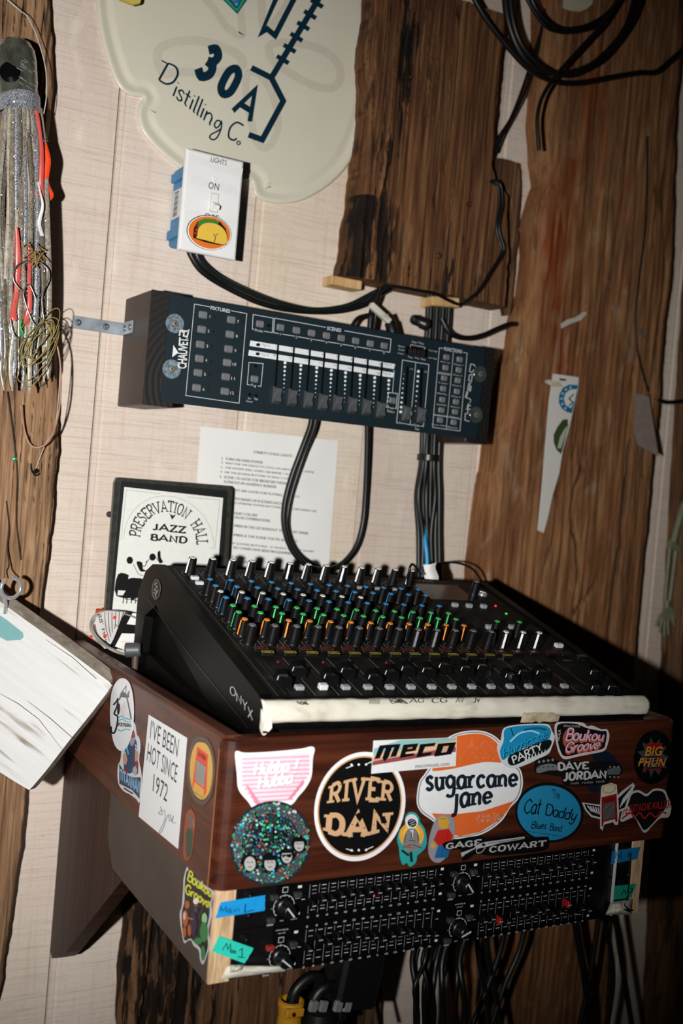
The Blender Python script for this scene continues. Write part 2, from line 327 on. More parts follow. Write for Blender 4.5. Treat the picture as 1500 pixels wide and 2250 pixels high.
GROOVE = mat('groove_backing_wood', '#8a6d5c', .9)  # brown backing board, visible at the bottom of the plank grooves
wb = MB(); wb.box((.45, .03, -.1), (2.0, .04, 2.4), GROOVE); wall = wb.build('wall_back', kind='structure')
for k in range(-2, 6):
    x0 = -.0506+.2025*k; x1 = x0+.2025; mb = MB(); m = WMS[k % 3]
    prof = [(x0+.0008, .010), (x0+.0010, .0042), (x0+.0018, .0010), (x0+.0084, .0010), (x0+.0090, .0030), (x0+.0100, .0030), (x0+.0128, 0), (x1-.0016, 0), (x1-.0009, .0042), (x1-.0008, .010)]
    mb.prism([(x, y, -1.3) for x, y in prof], (0, 0, 2.4), m); mb.build('plank', wall)
# ------------------------------------------------------------------ weathered timbers
def old_wood(name, cs, grain, blots, wear, rough=.8, bump=.6):
    m = bpy.data.materials.new(name); m.use_nodes = True; nt = m.node_tree; b = nt.nodes['Principled BSDF']; L = nt.links; N = nt.nodes.new; tc = N('ShaderNodeTexCoord')
    def nz(scl, det=6, dist=.5, off=0):
        mp = N('ShaderNodeMapping'); mp.inputs['Scale'].default_value = scl; mp.inputs['Location'].default_value = (off, 0, off*.7); L.new(tc.outputs['Object'], mp.inputs[0]); n = N('ShaderNodeTexNoise'); n.inputs['Scale'].default_value = 1; n.inputs['Detail'].default_value = det; n.inputs['Distortion'].default_value = dist; L.new(mp.outputs[0], n.inputs[0]); return n.outputs[0]
    def rng(f, lo, hi, amt=1):
        r = N('ShaderNodeMapRange'); r.inputs['From Min'].default_value = lo; r.inputs['From Max'].default_value = hi; r.inputs['To Max'].default_value = amt; L.new(f, r.inputs[0]); return r.outputs[0]
    def mix(f, a, col):
        x = N('ShaderNodeMix'); x.data_type = 'RGBA'; L.new(f, x.inputs[0]); L.new(a, x.inputs[6]); x.inputs[7].default_value = lin(col); return x.outputs[2]
    big = nz((9, 9, 2.2), 5, 1.2); r = N('ShaderNodeValToRGB'); e = r.color_ramp.elements; e[0].position = .3; e[1].position = .7; e[0].color = lin(cs[0]); e[1].color = lin(cs[2]); k = e.new(.5); k.color = lin(cs[1]); L.new(big, r.inputs[0]); c = r.outputs[0]
    for (col, scl, lo, hi, amt, off) in blots: c = mix(rng(nz(scl, 6, .8, off), lo, hi, amt), c, col)
    g1 = nz(grain, 7, .3, 3); g2 = nz((grain[0]*3, grain[1]*3, grain[2]*2.2), 5, .2, 5)
    c = mix(rng(g1, .5, .68, .55), c, cs[3]); c = mix(rng(g2, .55, .75, .45), c, cs[3]); c = mix(rng(g1, .48, .30, .4), c, cs[4])
    def math2(op, a, b_):
        q = N('ShaderNodeMath'); q.operation = op
        for i_, x_ in enumerate((a, b_)):
            if isinstance(x_, (int, float)): q.inputs[i_].default_value = x_
            else: L.new(x_, q.inputs[i_])
        return q.outputs[0]
    def attr(n_): a_ = N('ShaderNodeAttribute'); a_.attribute_name = n_; return a_.outputs['Fac']
    r1 = math2('ADD', math2('MULTIPLY', nz((75, 75, 8), 3, .4, 12), .62), math2('MULTIPLY', nz((230, 230, 26), 5, .4, 15), .38))
    tn = math2('MULTIPLY', attr('tint'), rng(nz((60, 60, 10), 6, 1, 20), .36, .56)); c = mix(tn, c, '#7a3414')
    c = mix(rng(math2('ADD', r1, math2('MULTIPLY', attr('rotm'), .5)), .70, .735, .93), c, wear)
    at = N('ShaderNodeAttribute'); at.attribute_name = 'wear'; c = mix(at.outputs['Fac'], c, wear)
    L.new(c, b.inputs['Base Color']); b.inputs['Roughness'].default_value = rough; b.inputs['Specular IOR Level'].default_value = .2
    bp = N('ShaderNodeBump'); bp.inputs['Strength'].default_value = bump; bp.inputs['Distance'].default_value = .0018; L.new(g1, bp.inputs['Height']); b2 = N('ShaderNodeBump'); b2.inputs['Strength'].default_value = bump*.8; b2.inputs['Distance'].default_value = .0008; L.new(g2, b2.inputs['Height']); L.new(bp.outputs[0], b2.inputs['Normal']); L.new(b2.outputs[0], b.inputs['Normal']); return m
OLD = old_wood('weathered_barn_wood', ('#482d1d', '#664228', '#835a38', '#261710', '#a07850'), (230, 230, 8), (('#3a2719', (40, 40, 5), .55, .7, .7, 1), ('#a5825c', (60, 60, 3), .58, .75, .5, 7)), '#120d0a')
BEAM = old_wood('rough_beam_wood', ('#6b4429', '#835838', '#997049', '#432a1a', '#a98560'), (170, 170, 12), (('#8f4c26', (14, 14, 2.5), .57, .68, .8, 2), ('#5d432e', (22, 22, 7), .55, .72, .6, 9), ('#a68f74', (30, 30, 12), .58, .75, .5, 4)), '#140e09')
DRIFT = old_wood('driftwood', ('#755740', '#957355', '#ab8a68', '#4d3828', '#bd9c78'), (240, 240, 10), (('#5e4532', (30, 30, 6), .55, .7, .6, 1),), '#1c130c', bump=.8)
DARKOLD = old_wood('dark_barn_wood', ('#48311f', '#64462f', '#7c5b3e', '#261a12', '#8f6d4b'), (190, 190, 8), (('#1c130d', (45, 45, 5), .52, .66, .85, 1),), '#0b0705')
def interp(pts, z):
    if z >= pts[0][1]: a, b = pts[0], pts[1]
    elif z <= pts[-1][1]: a, b = pts[-2], pts[-1]
    else:
        for a, b in zip(pts, pts[1:]):
            if a[1] >= z >= b[1]: break
    return a[0]+(b[0]-a[0])*(a[1]-z)/(a[1]-b[1]+1e-9)
def timber(name, label, L, R, T, z1, z0, m, seed, nx=60, nz=200, crack=.5, rough=.0022, rnd=.012, cat='timber', topcap=True, cf=38, y0=0, pits=.62, cuts=(), rot=None, tint=None):
    PL = PY(y0-T*.6)
    L = [(PL.at(*p).x, PL.at(*p).z) for p in L]; R = [(PL.at(*p).x, PL.at(*p).z) for p in R]
    RM = []; TN = []
    mb = MB(); P = []; W_ = []; wid = abs(R[0][0]-L[0][0])
    for i in range(nz+1):
        z = lerp(z1, z0, i/nz); row = []; jl = noise.noise(V((seed, 3, z*22)))*.003+noise.noise(V((seed, 9, z*90)))*.0012; jr = noise.noise(V((seed+5, 3, z*22)))*.003+noise.noise(V((seed+5, 9, z*90)))*.0012
        a = interp(L, z)+jl; b = interp(R, z)+jr
        row.append(V((a, y0+.001, z))); W_.append(0); RM.append(0); TN.append(0)
        for j in range(nx+1):
            t = j/nx; x = lerp(a, b, t); e = min(t, 1-t)*(b-a); ed = 1 if e > rnd else math.sqrt(max(0, 1-(1-e/rnd)**2))
            c1 = noise.noise(V((x*cf*1.6+seed*7, seed, z*2.2))); c2 = noise.noise(V((x*cf*4.5+seed, seed+8, z*7))); c3 = noise.noise(V((x*cf*.45, seed*3, z*4.5)))
            rg = 1-abs(c1); cr = max(0, (rg-.955)/.045)*max(0, min(1, (noise.noise(V((x*9, seed, z*3)))+.15)*3))*crack
            pn = noise.noise(V((x*62+seed, seed*2, z*8.5)))+.45*noise.noise(V((x*160, seed, z*24))); pm = rot(t, z) if rot else 0; pit = max(0, min(1, (pn*.8+pm-.52)*6)) if pits else 0
            d = c1*rough+c2*rough*.8+c3*rough*1.4 - cr*.007 - pit*.004
            for (cx_, cz0, cz1, cw, amp) in cuts:
                if cz0 < z < cz1:
                    xc = cx_(z) + noise.noise(V((z*25, seed, 1)))*.004; q = max(0, 1-abs(x-xc)/cw); d -= q*.016*amp; cr = max(cr, q*amp*1.4)
            row.append(V((x, y0-T*(.45+.55*ed)-d*ed if e > 0 else y0-T*.42, z))); W_.append(min(1, cr*.9+pit*.6)); RM.append(rot(t, z) if rot else 0); TN.append(tint(x, z) if tint else 0)
        row.append(V((b, y0+.001, z))); W_.append(0); RM.append(0); TN.append(0); P.append(row)
    mb.grid(P, m); mb.w = W_; mb.extra = {'rotm': RM, 'tint': TN}
    for r_w in (P[0], P[-1]): mb.add(r_w, [tuple(range(len(r_w)))], m)
    o = mb.build(name); return tag(o, label, cat)
timber('driftwood_post', 'grey-brown driftwood post on the left wall behind the fishing lure', [(-60, -60), (-70, 2300)],
       [(112, -60), (112, 60), (120, 200), (104, 330), (106, 560), (118, 700), (128, 830), (129, 960), (122, 1080), (108, 1200), (92, 1330), (76, 1500), (66, 1660), (55, 1800), (42, 1900), (20, 2050), (2, 2160), (-30, 2300)],
       .034, .52, -.85, DRIFT, 2, 80, 260, crack=1, rough=.003, cf=55, rot=lambda t, z: .08)
timber('hanging_barn_board', 'thick dark weathered barn board with rot streaks hanging upper centre', [(818, -60), (813, 20), (800, 100), (799, 170), (801, 260), (792, 330), (783, 400), (779, 450), (769, 490), (763, 540), (753, 604)],
       [(1104, -60), (1102, 40), (1096, 120), (1089, 200), (1080, 300), (1073, 370), (1078, 400), (1090, 415), (1108, 440), (1109, 560), (1104, 664)],
       .05, .64, .2115, OLD, 11, 170, 260, crack=.9, rough=.0022, cf=46, rot=lambda t, z: .46*math.exp(-((t-.20-.05*math.sin(z*14))/.10)**2)+.26*math.exp(-((t-.62)/.3)**2)*max(0, .6+math.sin(z*9))*.8+(.5 if t < .10 and z < .33 else 0))
timber('splintered_barn_board', 'splintered narrow slab of barn wood against the right edge of the hanging board', [(1088, 300), (1084, 396), (1098, 412), (1116, 440), (1116, 560), (1112, 668)],
       [(1108, 300), (1116, 348), (1136, 352), (1138, 400), (1134, 520), (1118, 660)],
       .026, .44, .206, DARKOLD, 14, 26, 80, rnd=.004)
cutA = lambda z: .83+(z+.1)*.05
timber('rough_beam', 'wide reddish-brown rough-sawn beam running floor to ceiling at right', [(1190, -80), (1192, 60), (1188, 180), (1180, 260), (1184, 340), (1193, 400), (1180, 440), (1168, 480), (1166, 560), (1158, 640), (1140, 700), (1132, 770), (1118, 800), (1110, 850), (1098, 930), (1084, 970), (1076, 1030), (1066, 1080), (1060, 1130), (1046, 1240), (1044, 1350), (1030, 1700), (1022, 2060), (1016, 2300)],
       [(1490, -80), (1494, 100), (1478, 280), (1468, 600), (1452, 740), (1440, 900), (1424, 1040), (1410, 1200), (1398, 1340), (1380, 1600), (1335, 2060), (1326, 2300)],
       .05, .86, -1.12, BEAM, 23, 160, 340, crack=.45, rough=.0030, rnd=.022, cf=26, rot=lambda t, z: -.05, tint=lambda x, z: math.exp(-((x-(.655+(.30-z)*.03+.012*math.sin(z*16)))/(.020+.014*max(0, math.sin((z-.1)*9))))**2)*(1 if .06 < z < .46 else 0),
       cuts=((lambda z: .835+(z+.2)*.03, -.5, .03, .005, 1), (lambda z: .742+.1*(z+.12)+.02*math.sin(z*22), -.2, -.02, .0042, .9), (lambda z: .875+z*.03, -.02, .34, .004, .8), (lambda z: .80+.8*(z+.2), -.26, -.21, .0035, .8)))
timber('lower_barn_board', 'dark cracked barn board on the wall below the stickered box', [(300, 1700), (285, 1920), (280, 2000), (266, 2130), (258, 2300)],
       [(900, 1700), (850, 2000), (838, 2150), (835, 2300)],
       .03, -.48, -.98, DARKOLD, 31, 140, 170, crack=1, rough=.003, cf=44, rot=lambda t, z: .34*math.exp(-((t-.15)/.14)**2)+.2, cuts=((lambda z: .082+(z+.7)*.09, -1.2, -.3, .004, 1),))
timber('dark_post', 'dark timber post at the far right edge beyond the plastic arm', [(1532, 500), (1500, 1000), (1472, 1500), (1446, 2000), (1430, 2300)], [(1600, 500), (1590, 2300)], .045, .6, -1.1, DARKOLD, 41, 30, 120, pits=.5)
# pale wedges under the hanging board
PINE = wood('raw_pine', '#b08a58', '#cda672', '#e0c394', scl=(80, 80, 9), rough=.7, bump=.2, pos=(.3, .5, .7))
mb = MB(); mb.box((.285, -.022, .2035), (.05, .03, .013), PINE, bev=.0015); tag(mb.build('wood_shim'), 'pale wood shim under the left end of the hanging board', 'shim')
mb = MB(); mb.box((.452, -.026, .2025), (.05, .034, .014), PINE, Matrix.Rotation(-.1, 3, 'Y'), bev=.0015); tag(mb.build('wood_shim'), 'yellow pine shim behind the cables under the hanging board', 'shim')
for i, (px, py) in enumerate(((900, 170), (1029, 449))):
    c = PY(-.0535).at(px, py); mb = MB().lathe([(.0034, 0), (.003, .002), (.0018, .0022), (.0016, .0012), (0, .0012)], c+V((0, .001, 0)), (0, -1, 0), mat('brass', '#c08a3c', .35, 1), 14)
    tag(mb.build('brass_screw'), ('brass screw head in the hanging board near its top', 'brass screw head in the middle of the hanging board')[i], 'screw')
c = PY(-.0535).at(963, 562); tag(MB().lathe([(.0048, 0), (.0042, .002), (.002, .003), (0, .0032)], c, (0, -1, 0), mat('dull_nail', '#5c4a3c', .5, .6), 14).build('nail'), 'dull nail head low in the hanging board', 'nail')

# ------------------------------------------------------------------ tin sign
TIN = mat('cream_enamel', '#d5d0bd', .3, vary=.03, sc=8, coat=.2); TINB = mat('cream_enamel_band', '#c9c2b0', .35, vary=.03, sc=8)
out = [(213, -40), (213, 20), (218, 60), (228, 105), (240, 145), (252, 176), (268, 199), (290, 211), (310, 213), (314, 218), (305, 232), (302, 255), (310, 285), (330, 313), (360, 343), (400, 374), (430, 392), (500, 400), (545, 396), (553, 405), (559, 428), (578, 441), (610, 447), (645, 445), (680, 433), (720, 408), (755, 375), (780, 335), (800, 285), (818, 220), (828, 130), (830, 40), (815, -60), (760, -170), (640, -250), (500, -280), (360, -250), (250, -150)]
SG = PY(-.003); o2 = [(p.x, p.y) for p in sm([(a, b, 0) for a, b in out], 4)]
mb = MB(); sgth = thing('tin_sign', 'cream scallop-edged tin sign with dark blue lettering, top left of wall', 'sign', (SG.at(500, 200)))
rings = [(0, -.0025), (0, .001), (4, .003), (11, .0022), (19, -.0002), (26, -.0006), (34, .0016), (40, .0018)]
P = [[SG.at(*p, h) for p in (offs(o2, d) + [])] for d, h in rings]
for r_w in P: r_w.append(r_w[0])
mb.grid(P, TIN); inner = P[-1][:-1]; mb.add(inner, geometry.tessellate_polygon([inner]), TIN)
mb.build('face_plate', sgth)
A = Art(SG, .0021)
def band(pts, w):
    A.line('#cac2b1', pts, w, closed=True, smooth=True)
A.mb.mats = []
band([(352, 150), (345, 120), (360, 100), (400, 90), (450, 92), (500, 108), (530, 128), (525, 150), (470, 160), (400, 158), (365, 162)], 20)
band([(590, 108), (600, 96), (640, 94), (700, 106), (738, 135), (748, 165), (738, 188), (712, 194), (670, 180), (630, 156), (600, 135)], 18)
band([(450, -10), (470, 20), (500, 62), (530, 78), (530, 50), (525, 0), (520, -60), (470, -60)], 16)
band([(575, -60), (575, 20), (580, 60), (610, 40), (640, -10), (660, -60)], 18)
band([(545, 160), (575, 170), (600, 215), (610, 270), (600, 310), (580, 325), (562, 310), (550, 260), (540, 200)], 16)
NAVY = '#0a2b3a'
A.sk(NAVY, '3', [(462, 88), (500, 112), (457, 190), (420, 166)], wt=.3)
A.sk(NAVY, '0', [(505, 132), (542, 155), (505, 226), (467, 203)], wt=.28)
A.sk(NAVY, 'A', [(548, 174), (585, 196), (552, 272), (506, 243)], wt=.2)
A.line(NAVY, [(552, 149), (596, 171), (622, 222), (576, 307), (546, 296)], 13)
A.line(NAVY, [(596, 171), (722, -40)], 13)
for i in range(8):
    t = i/7.; x, y = lerp(621, 726, t), lerp(131, -42, t); A.line(NAVY, [(x-13, y-8), (x+13, y+8)], 10)
A.line(NAVY, [(618, -30), (574, 72), (586, 63), (604, 78), (665, -40)], 12)
A.sk(NAVY, 'D', [(368, 136), (402, 150), (376, 196), (346, 176)], wt=.09)
A.line(NAVY, [(355, 133), (368, 140)], 3)
def path(t):  # baseline of the handwriting
    return V((lerp(378, 462, t), lerp(197, 264, t)))
A.sk(NAVY, 'istillin', lambda u, v: (path(u)+V((14, -22))*(v*1.0)+V((0, 26))*(1-v)*.55), wt=.09, sp=.02)
A.line(NAVY, [(484, 266), (477, 265), (471, 273), (474, 281), (481, 277), (486, 267), (486, 280), (478, 300), (469, 307), (461, 303), (463, 296), (474, 290), (486, 283)], 3.4, smooth=True)
A.line(NAVY, [(535, 276), (520, 269), (506, 280), (502, 300), (512, 308), (520, 304)], 4, smooth=True)
A.ell(NAVY, 524, 314, 5); A.ell('#d5d0bd', 524, 314, 2.4)
A.build('print', sgth)
# sticker corners on the sign
YEL = PY(-.03); mb = MB(); plate(mb, YEL, [(262, -10), (312, -30), (305, 10), (290, 13), (262, 2)], 0, .006, mat('yellow_foam', '#c7b44a', .7))
tag(mb.build('yellow_tag'), 'yellow tag corner poking in above the tin sign', 'tag')
SG2 = PY(-.006)
o, a = sticker('sticker', 'small swirly green and blue square sticker on the tin sign', SG2, [(484, -6), (512, -30), (545, -4), (521, 31)], '#1f6fa8')
a.line('#2f9e4f', [(492, -6), (505, 8), (520, 22), (534, 0)], 5, smooth=True); a.line('#20303a', [(498, -8), (510, 6), (521, 16), (530, -2)], 2, smooth=True); a.ell('#c95a3a', 514, -1, 4); a.ell('#58b8d8', 519, 9, 3); a.line('#141c30', [(486, -5), (521, 28), (543, -3)], 1.5); a.build('print', o)
c = SG.at(779, 322, .004); tag(MB().lathe([(.003, 0), (.002, .002), (0, .0024)], c, (0, -1, 0), STEEL, 10).build('nail'), 'small nail at the lower right rim of the tin sign', 'nail')

# ------------------------------------------------------------------ electrical box + switch
SWY = .075; SW = PY(-SWY)
sw = thing('light_switch', 'white wall plate toggle switch on a blue plastic box, taco sticker below toggle', 'light switch', (.06, 0, .2))
BLUE = mat('blue_box_plastic', '#2f7fb0', .45, vary=.15, sc=30); WHT = mat('white_plastic', '#e9e9e8', .22, vary=.02, coat=.3)
mb = MB(); mb.box((.0605, -.036, .262), (.062, .069, .103), BLUE, bev=.003)
for z in (.225, .30): mb.box((.028, -.03, z), (.006, .05, .012), BLUE, bev=.001)
mb.box((.03, -.066, .262), (.008, .006, .112), BLUE, bev=.001); mb.build('box', sw)
pc = [SW.at(*p) for p in ((412, 320), (538, 359), (517, 573), (390, 546))]
ctr = sum(pc, V())/4; hx = abs((pc[1]-pc[0]).x+(pc[2]-pc[3]).x)/4; hz = abs((pc[0]-pc[3]).z+(pc[1]-pc[2]).z)/4
mb = MB(); prof = [(0, .0), (0, .003), (.0012, .005), (.003, .006)]
R0 = [[V((ctr.x+sx*(hx-d), -SWY+.006-h, ctr.z+sz*(hz-d))) for sx, sz in ((-1, 1), (1, 1), (1, -1), (-1, -1), (-1, 1))] for d, h in prof]
mb.grid(R0, WHT, False); mb.add(R0[-1][:4], [(0, 1, 2, 3)], WHT); mb.add(R0[0][:4], [(3, 2, 1, 0)], WHT); mb.build('wall_plate', sw)
SW = PY(-SWY)
def swq(cx, cy, w_, h_): # local helper: axis-aligned (x,z) box around a pixel, in pixels
    c = SW.at(cx, cy)
    return c
mb = MB(); tc_ = SW.at(470, 446); mb.box(tc_+V((0, .0005, 0)), (.0108, .003, .0245), mat('toggle_slot', '#c9c9c6', .4)); mb.box(tc_+V((0, -.0012, 0)), (.0086, .002, .021), WHT)
mb.build('toggle_frame', sw)
mb = MB(); mb.add([tc_+V(p) for p in ((-.0038, 0, .002), (.0038, 0, .002), (.0038, 0, -.008), (-.0038, 0, -.008), (-.003, -.014, -.006), (.003, -.014, -.006), (.003, -.012, -.0105), (-.003, -.012, -.0105))], [(0,1,5,4), (1,2,6,5), (2,3,7,6), (3,0,4,7), (4,5,6,7)], WHT); mb.build('toggle', sw)
for p in ((471, 393),): MB().lathe([(.003, 0), (.0026, .0012), (0, .0014)], SW.at(*p), (0, -1, 0), WHT, 14).build('screw', sw)
A = Art(SW, .0002); LB = '#e3e3e1'
A.poly(LB, [(417, 340), (534, 371), (530, 390), (415, 356)]); A.poly(LB, [(418, 384), (521, 410), (518, 430), (416, 403)]); A.poly(LB, [(408, 458), (515, 482), (510, 515), (404, 500)])
A.text('#17171a', 'LIGHTS', [(464, 344), (499, 353), (497, 364), (462, 355)]); A.text('#101012', 'ON', [(459, 399), (482, 404), (480, 419), (457, 414)]); A.text('#101012', 'OFF', [(450, 467), (481, 474), (479, 489), (448, 482)])
A.poly('#1a1a1a', circ(459, 511, 50, 38, 14)); A.poly('#f0efe9', circ(459.5, 511.5, 48.6, 36.6, 14)); A.poly('#df7427', circ(460, 511, 46.5, 35, 14))
A.poly('#151210', [(424, 517), (426, 500), (434, 487), (447, 481), (470, 482), (484, 488), (496, 503), (500, 520), (497, 538), (478, 538), (450, 532), (425, 523)])
A.poly('#3f7a35', [(430, 500), (437, 485), (450, 480), (468, 482), (482, 487), (478, 494), (440, 500), (433, 512)]); A.poly('#5b2415', [(426, 518), (428, 502), (436, 492), (440, 498), (434, 520)])
A.poly('#e2bb4a', [(p.x, p.y) for p in sm([(433, 518, 0), (437, 500, 0), (452, 490, 0), (474, 492, 0), (490, 502, 0), (498, 518, 0), (496, 536, 0), (478, 535, 0), (452, 528, 0), (432, 523, 0)])])
A.line('#2a1c10', [(470, 534), (473, 522), (469, 514)], 1.6, smooth=True); A.line('#2a1c10', [(474, 518), (479, 513)], 1.2)
for p in ((432, 505), (429, 512), (436, 497)): A.ell('#b8402a', p[0], p[1], 2.2)
A.build('print', sw)
bx = PX(.0293); a = Art(bx, .0004); a.poly('#d9dde0', [(381, 421), (400, 411), (395, 475), (375, 485)])
for i in range(14): a.line('#22242a', [(384-i*.4+ (0), 425+i*4), (393-i*.4, 420+i*4)], 1.5 if i % 3 else 2.6)
a.build('barcode_label', sw, label='white barcode label on the side of the blue box')

# ------------------------------------------------------------------ instruction sheet
PAPER = mat('white_paper', '#e6e5e1', .8, vary=.02, sc=6)
sh = MB(); PW = PY(-.0012); q = quadmap([(441, 937), (743, 968), (722, 1300), (410, 1300)]); q2 = quadmap([(441, 937), (743, 968), (721, 1262), (420, 1235)])
P = []
for i in range(13):
    row = []
    for j in range(11):
        p = q2(j/10, 1-i/12); row.append(PW.at(p[0], p[1], .0012*max(0, noise.noise(V((i*.35, j*.4, 2)))*2)+ (.004*max(0, 1-abs(j-8.2+i*.25)/1.2) if i < 6 else 0)))
    P.append(row)
sh.grid(P, PAPER); sheet = sh.build('instruction_sheet'); tag(sheet, 'white sheet of typed numbered instructions taped flat to the planks', 'paper')
A = Art(PW, .0052)
T = [("STINKY'S STAGE LIGHTS", 556, 990, 85), ("1.  TURN ON MAIN POWER", 486, 1004, 90), ("2.  WAIT FOR THE LIGHTS TO CYCLE ON (ABOUT 30 SECONDS)", 485, 1014, 203), ("3.  THE SYSTEM WILL START ON (BANK 1 SCENE 1)", 484, 1024, 172), ("4.  USE THE (SCENES) BUTTONS TO SELECT COLORS", 483, 1034, 165), ("5.  SCENE 1 IS GOOD FOR BREAKS/BETWEEN", 482, 1044, 146), ("SCENE 8 IS AN AUDIENCE BLINDER", 491, 1055, 115),
     ("THE REST ARE GOOD FOR PLAYING, 2-7 SLOTS", 493, 1072, 164), ("TWO BANKS OF 8 SCENES EACH", 508, 1092, 110), ("BANK UP/(BANK DOWN) BUTTONS TOGGLE BETWEEN THE", 500, 1101, 194), ("SOLID COLORS", 510, 1124, 54), ("COLOR COMBINATIONS", 510, 1133, 82), ("NUMBER IN THE LED READOUT TELLS WHAT BANK", 504, 1151, 172), ("NUMBER IS THE SCENE YOU'VE SELECTED", 502, 1171, 150),
     ("ANY (CHASE) BUTTONS - IT WON'T DO ANY GOOD", 500, 1190, 188), ("NO CHASES HAVE BEEN PROGRAMMED", 512, 1200, 130), ("HAVE A STAR", 496, 1219, 42), ("GOOD NIGHT", 510, 1229, 40)]
for t, x, y, w_ in T: A.text('#a3a3a4', t, [(x+.6, y), (x+w_+.6, y+w_*.105), (x+w_, y+w_*.105+6), (x, y+6)])
A.build('typed_text', sheet)
# ------------------------------------------------------------------ black framed band card
CF = Plane((0, -.024, 0), (0, -1, .04))
fr = thing('framed_card', 'black-bordered band poster card in a clear sleeve behind the mixer', 'poster', CF.at(370, 1380))
CLR = mat('clear_acrylic_edge', '#3d3f39', .25, vary=.3, sc=120, metal=.2)
mb = MB(); plate(mb, CF, [(257, 1049), (505, 1068), (511, 1075), (488, 1425), (226, 1412), (252, 1060)], .0002, -.0075, CLR); mb.build('clear_sleeve', fr)
mb = MB(); plate(mb, CF, [(265, 1057), (500, 1078), (480, 1420), (234, 1400)], .0003, .0006, mat('poster_black', '#1b1c1d', .4)); mb.build('black_border', fr)
A = Art(CF, .0011, .00002); Wc = '#e4e5de'; Kc = '#141414'
A.poly(Wc, [(273, 1070), (490, 1094), (470, 1370), (246, 1345)])
A.line('#8f908c', [(266, 1186), (278, 1076), (352, 1085)], .8); A.line('#8f908c', [(412, 1092), (483, 1099), (472, 1205), (462, 1204)], .8)
def parc(a): return V((372+87*math.cos(a), 1172-85*math.sin(a)*1.02+ 7*math.cos(a)))
pa = lambda t: V((371+ 99*math.cos(t), 1193+ 9*math.cos(t)-103*math.sin(t)))
A.line('#9a9b97', [tuple(pa(PI*(1-i/30))) for i in range(31)], .8)
def arc(cx, cy, r0, r1, a0, a1, tilt=.09):
    def f(u, v):
        a = math.radians(lerp(a0, a1, u)); r = lerp(r0, r1, v); return V((cx+r*math.cos(a), cy-r*math.sin(a)*1.03+r*math.cos(a)*tilt))
    return f
A.sk(Kc, 'PRESERVATION', arc(371, 1190, 60, 90, 177, 53), wt=.13, serif=.34, sp=.14)
A.sk(Kc, 'HALL', arc(371, 1190, 60, 90, 41, -1), wt=.13, serif=.34, sp=.14)
A.poly(Kc, [(372, 1128), (379, 1133), (387, 1130), (378, 1142)])
A.sk(Kc, 'JAZZ', [(336, 1147), (411, 1155), (409, 1173), (334, 1165)], wt=.2, serif=.3, sp=.14)
A.sk(Kc, 'BAND', [(331, 1171), (413, 1177), (411, 1197), (329, 1189)], wt=.2, serif=.3, sp=.14)
# silhouettes of seated players
def blob(pts, c=Kc): A.poly(c, [(p.x, p.y) for p in sm([(a, b, 0) for a, b in pts], 3)])
A.ell(Kc, 285, 1231, 7, 8); A.ell(Kc, 335, 1224, 7, 8); blob([(346, 1214), (352, 1211), (353, 1225), (358, 1235), (350, 1237), (347, 1228)])
blob([(259, 1262), (282, 1263), (282, 1272), (300, 1275), (318, 1278), (318, 1310), (256, 1310)]); A.poly(Wc, [(259, 1297), (276, 1298), (270, 1308), (258, 1308)])
blob([(282, 1273), (300, 1270), (318, 1277), (318, 1318), (306, 1320), (304, 1290), (296, 1316), (288, 1318), (284, 1300)])
for x in (272, 280, 290, 299, 309): A.line(Kc, [(x, 1306), (x-2, 1326)], 2)
A.line(Kc, [(274, 1316), (312, 1321)], 1.5)
blob([(300, 1234), (312, 1236), (314, 1250), (322, 1254), (310, 1256), (304, 1248)]); A.line(Kc, [(304, 1240), (318, 1244), (322, 1232)], 1.6, smooth=True); A.line(Kc, [(321, 1238), (328, 1228)], 1.2); A.line(Kc, [(342, 1224), (352, 1238)], 1.2); A.line(Kc, [(292, 1238), (304, 1262), (318, 1266)], 1)
A.text('#2a2a2a', 'T THE', [(287, 1354), (306, 1356), (305, 1361), (286, 1359)])
A.build('poster_print', fr)
tag(MB().lathe([(.0042, 0), (.0036, .003), (0, .0036)], pw(240, 1130, 0), (0, -1, 0), mat('black_tack', '#161616', .5), 12).build('tack'), 'black tack head in the wall left of the band poster', 'tack')
# flyer below and striped wristband laminate
C2 = Plane((0, -.05, 0), (0, -1, .12)); mb = MB(); plate(mb, C2, [(270, 1345), (322, 1350), (315, 1440), (228, 1418)], 0, .0006, PAPER); fl = mb.build('flyer'); tag(fl, 'white flyer with a black bar and a painted dark reflection, wedged under the band poster', 'flyer')
A = Art(C2, .0008); A.poly('#121212', [(275, 1345), (291, 1347), (250, 1425), (234, 1421)]); A.poly('#121212', [(262, 1370), (316, 1375), (315, 1393), (250, 1391)]); A.text('#d9a9a2', 'mber 21', [(267, 1406), (299, 1408), (298, 1415), (266, 1413)]); A.text('#d9a9a2', '1988', [(268, 1419), (285, 1420), (284, 1427), (267, 1426)]); A.ell('#e8e8e6', 251, 1424, 6, 4, 20); A.build('print', fl)  # diagonal black strip is the frame stand's reflection, painted into the flyer's colour
C3 = Plane((0, -.062, 0), (0, -1, .1)); o3 = [(207, 1370), (214, 1352), (232, 1343), (262, 1345), (268, 1352), (238, 1424), (215, 1408), (203, 1386)]
mb = MB(); plate(mb, C3, [(p.x, p.y) for p in sm([(a, b, 0) for a, b in o3], 3)], 0, .001, mat('laminate_grey', '#c9c3bf', .3)); lm = mb.build('laminated_pass'); tag(lm, 'curved laminated pass with black pinstripes and red marks behind the rim', 'pass')
A = Art(C3, .0012); A.line('#6d5647', [(207, 1372), (212, 1392), (226, 1412)], 5, smooth=True)
for k in range(5): A.line('#161616', [(230+k*8, 1345), (232+k*7, 1375), (240+k*3.4, 1408-k*9)], 1.3, smooth=True)
A.sk('#1a1413', "vort '88", lambda u, v: V((lerp(230, 213, u)+v*9, lerp(1412, 1350, u)-v*2)), wt=.12)
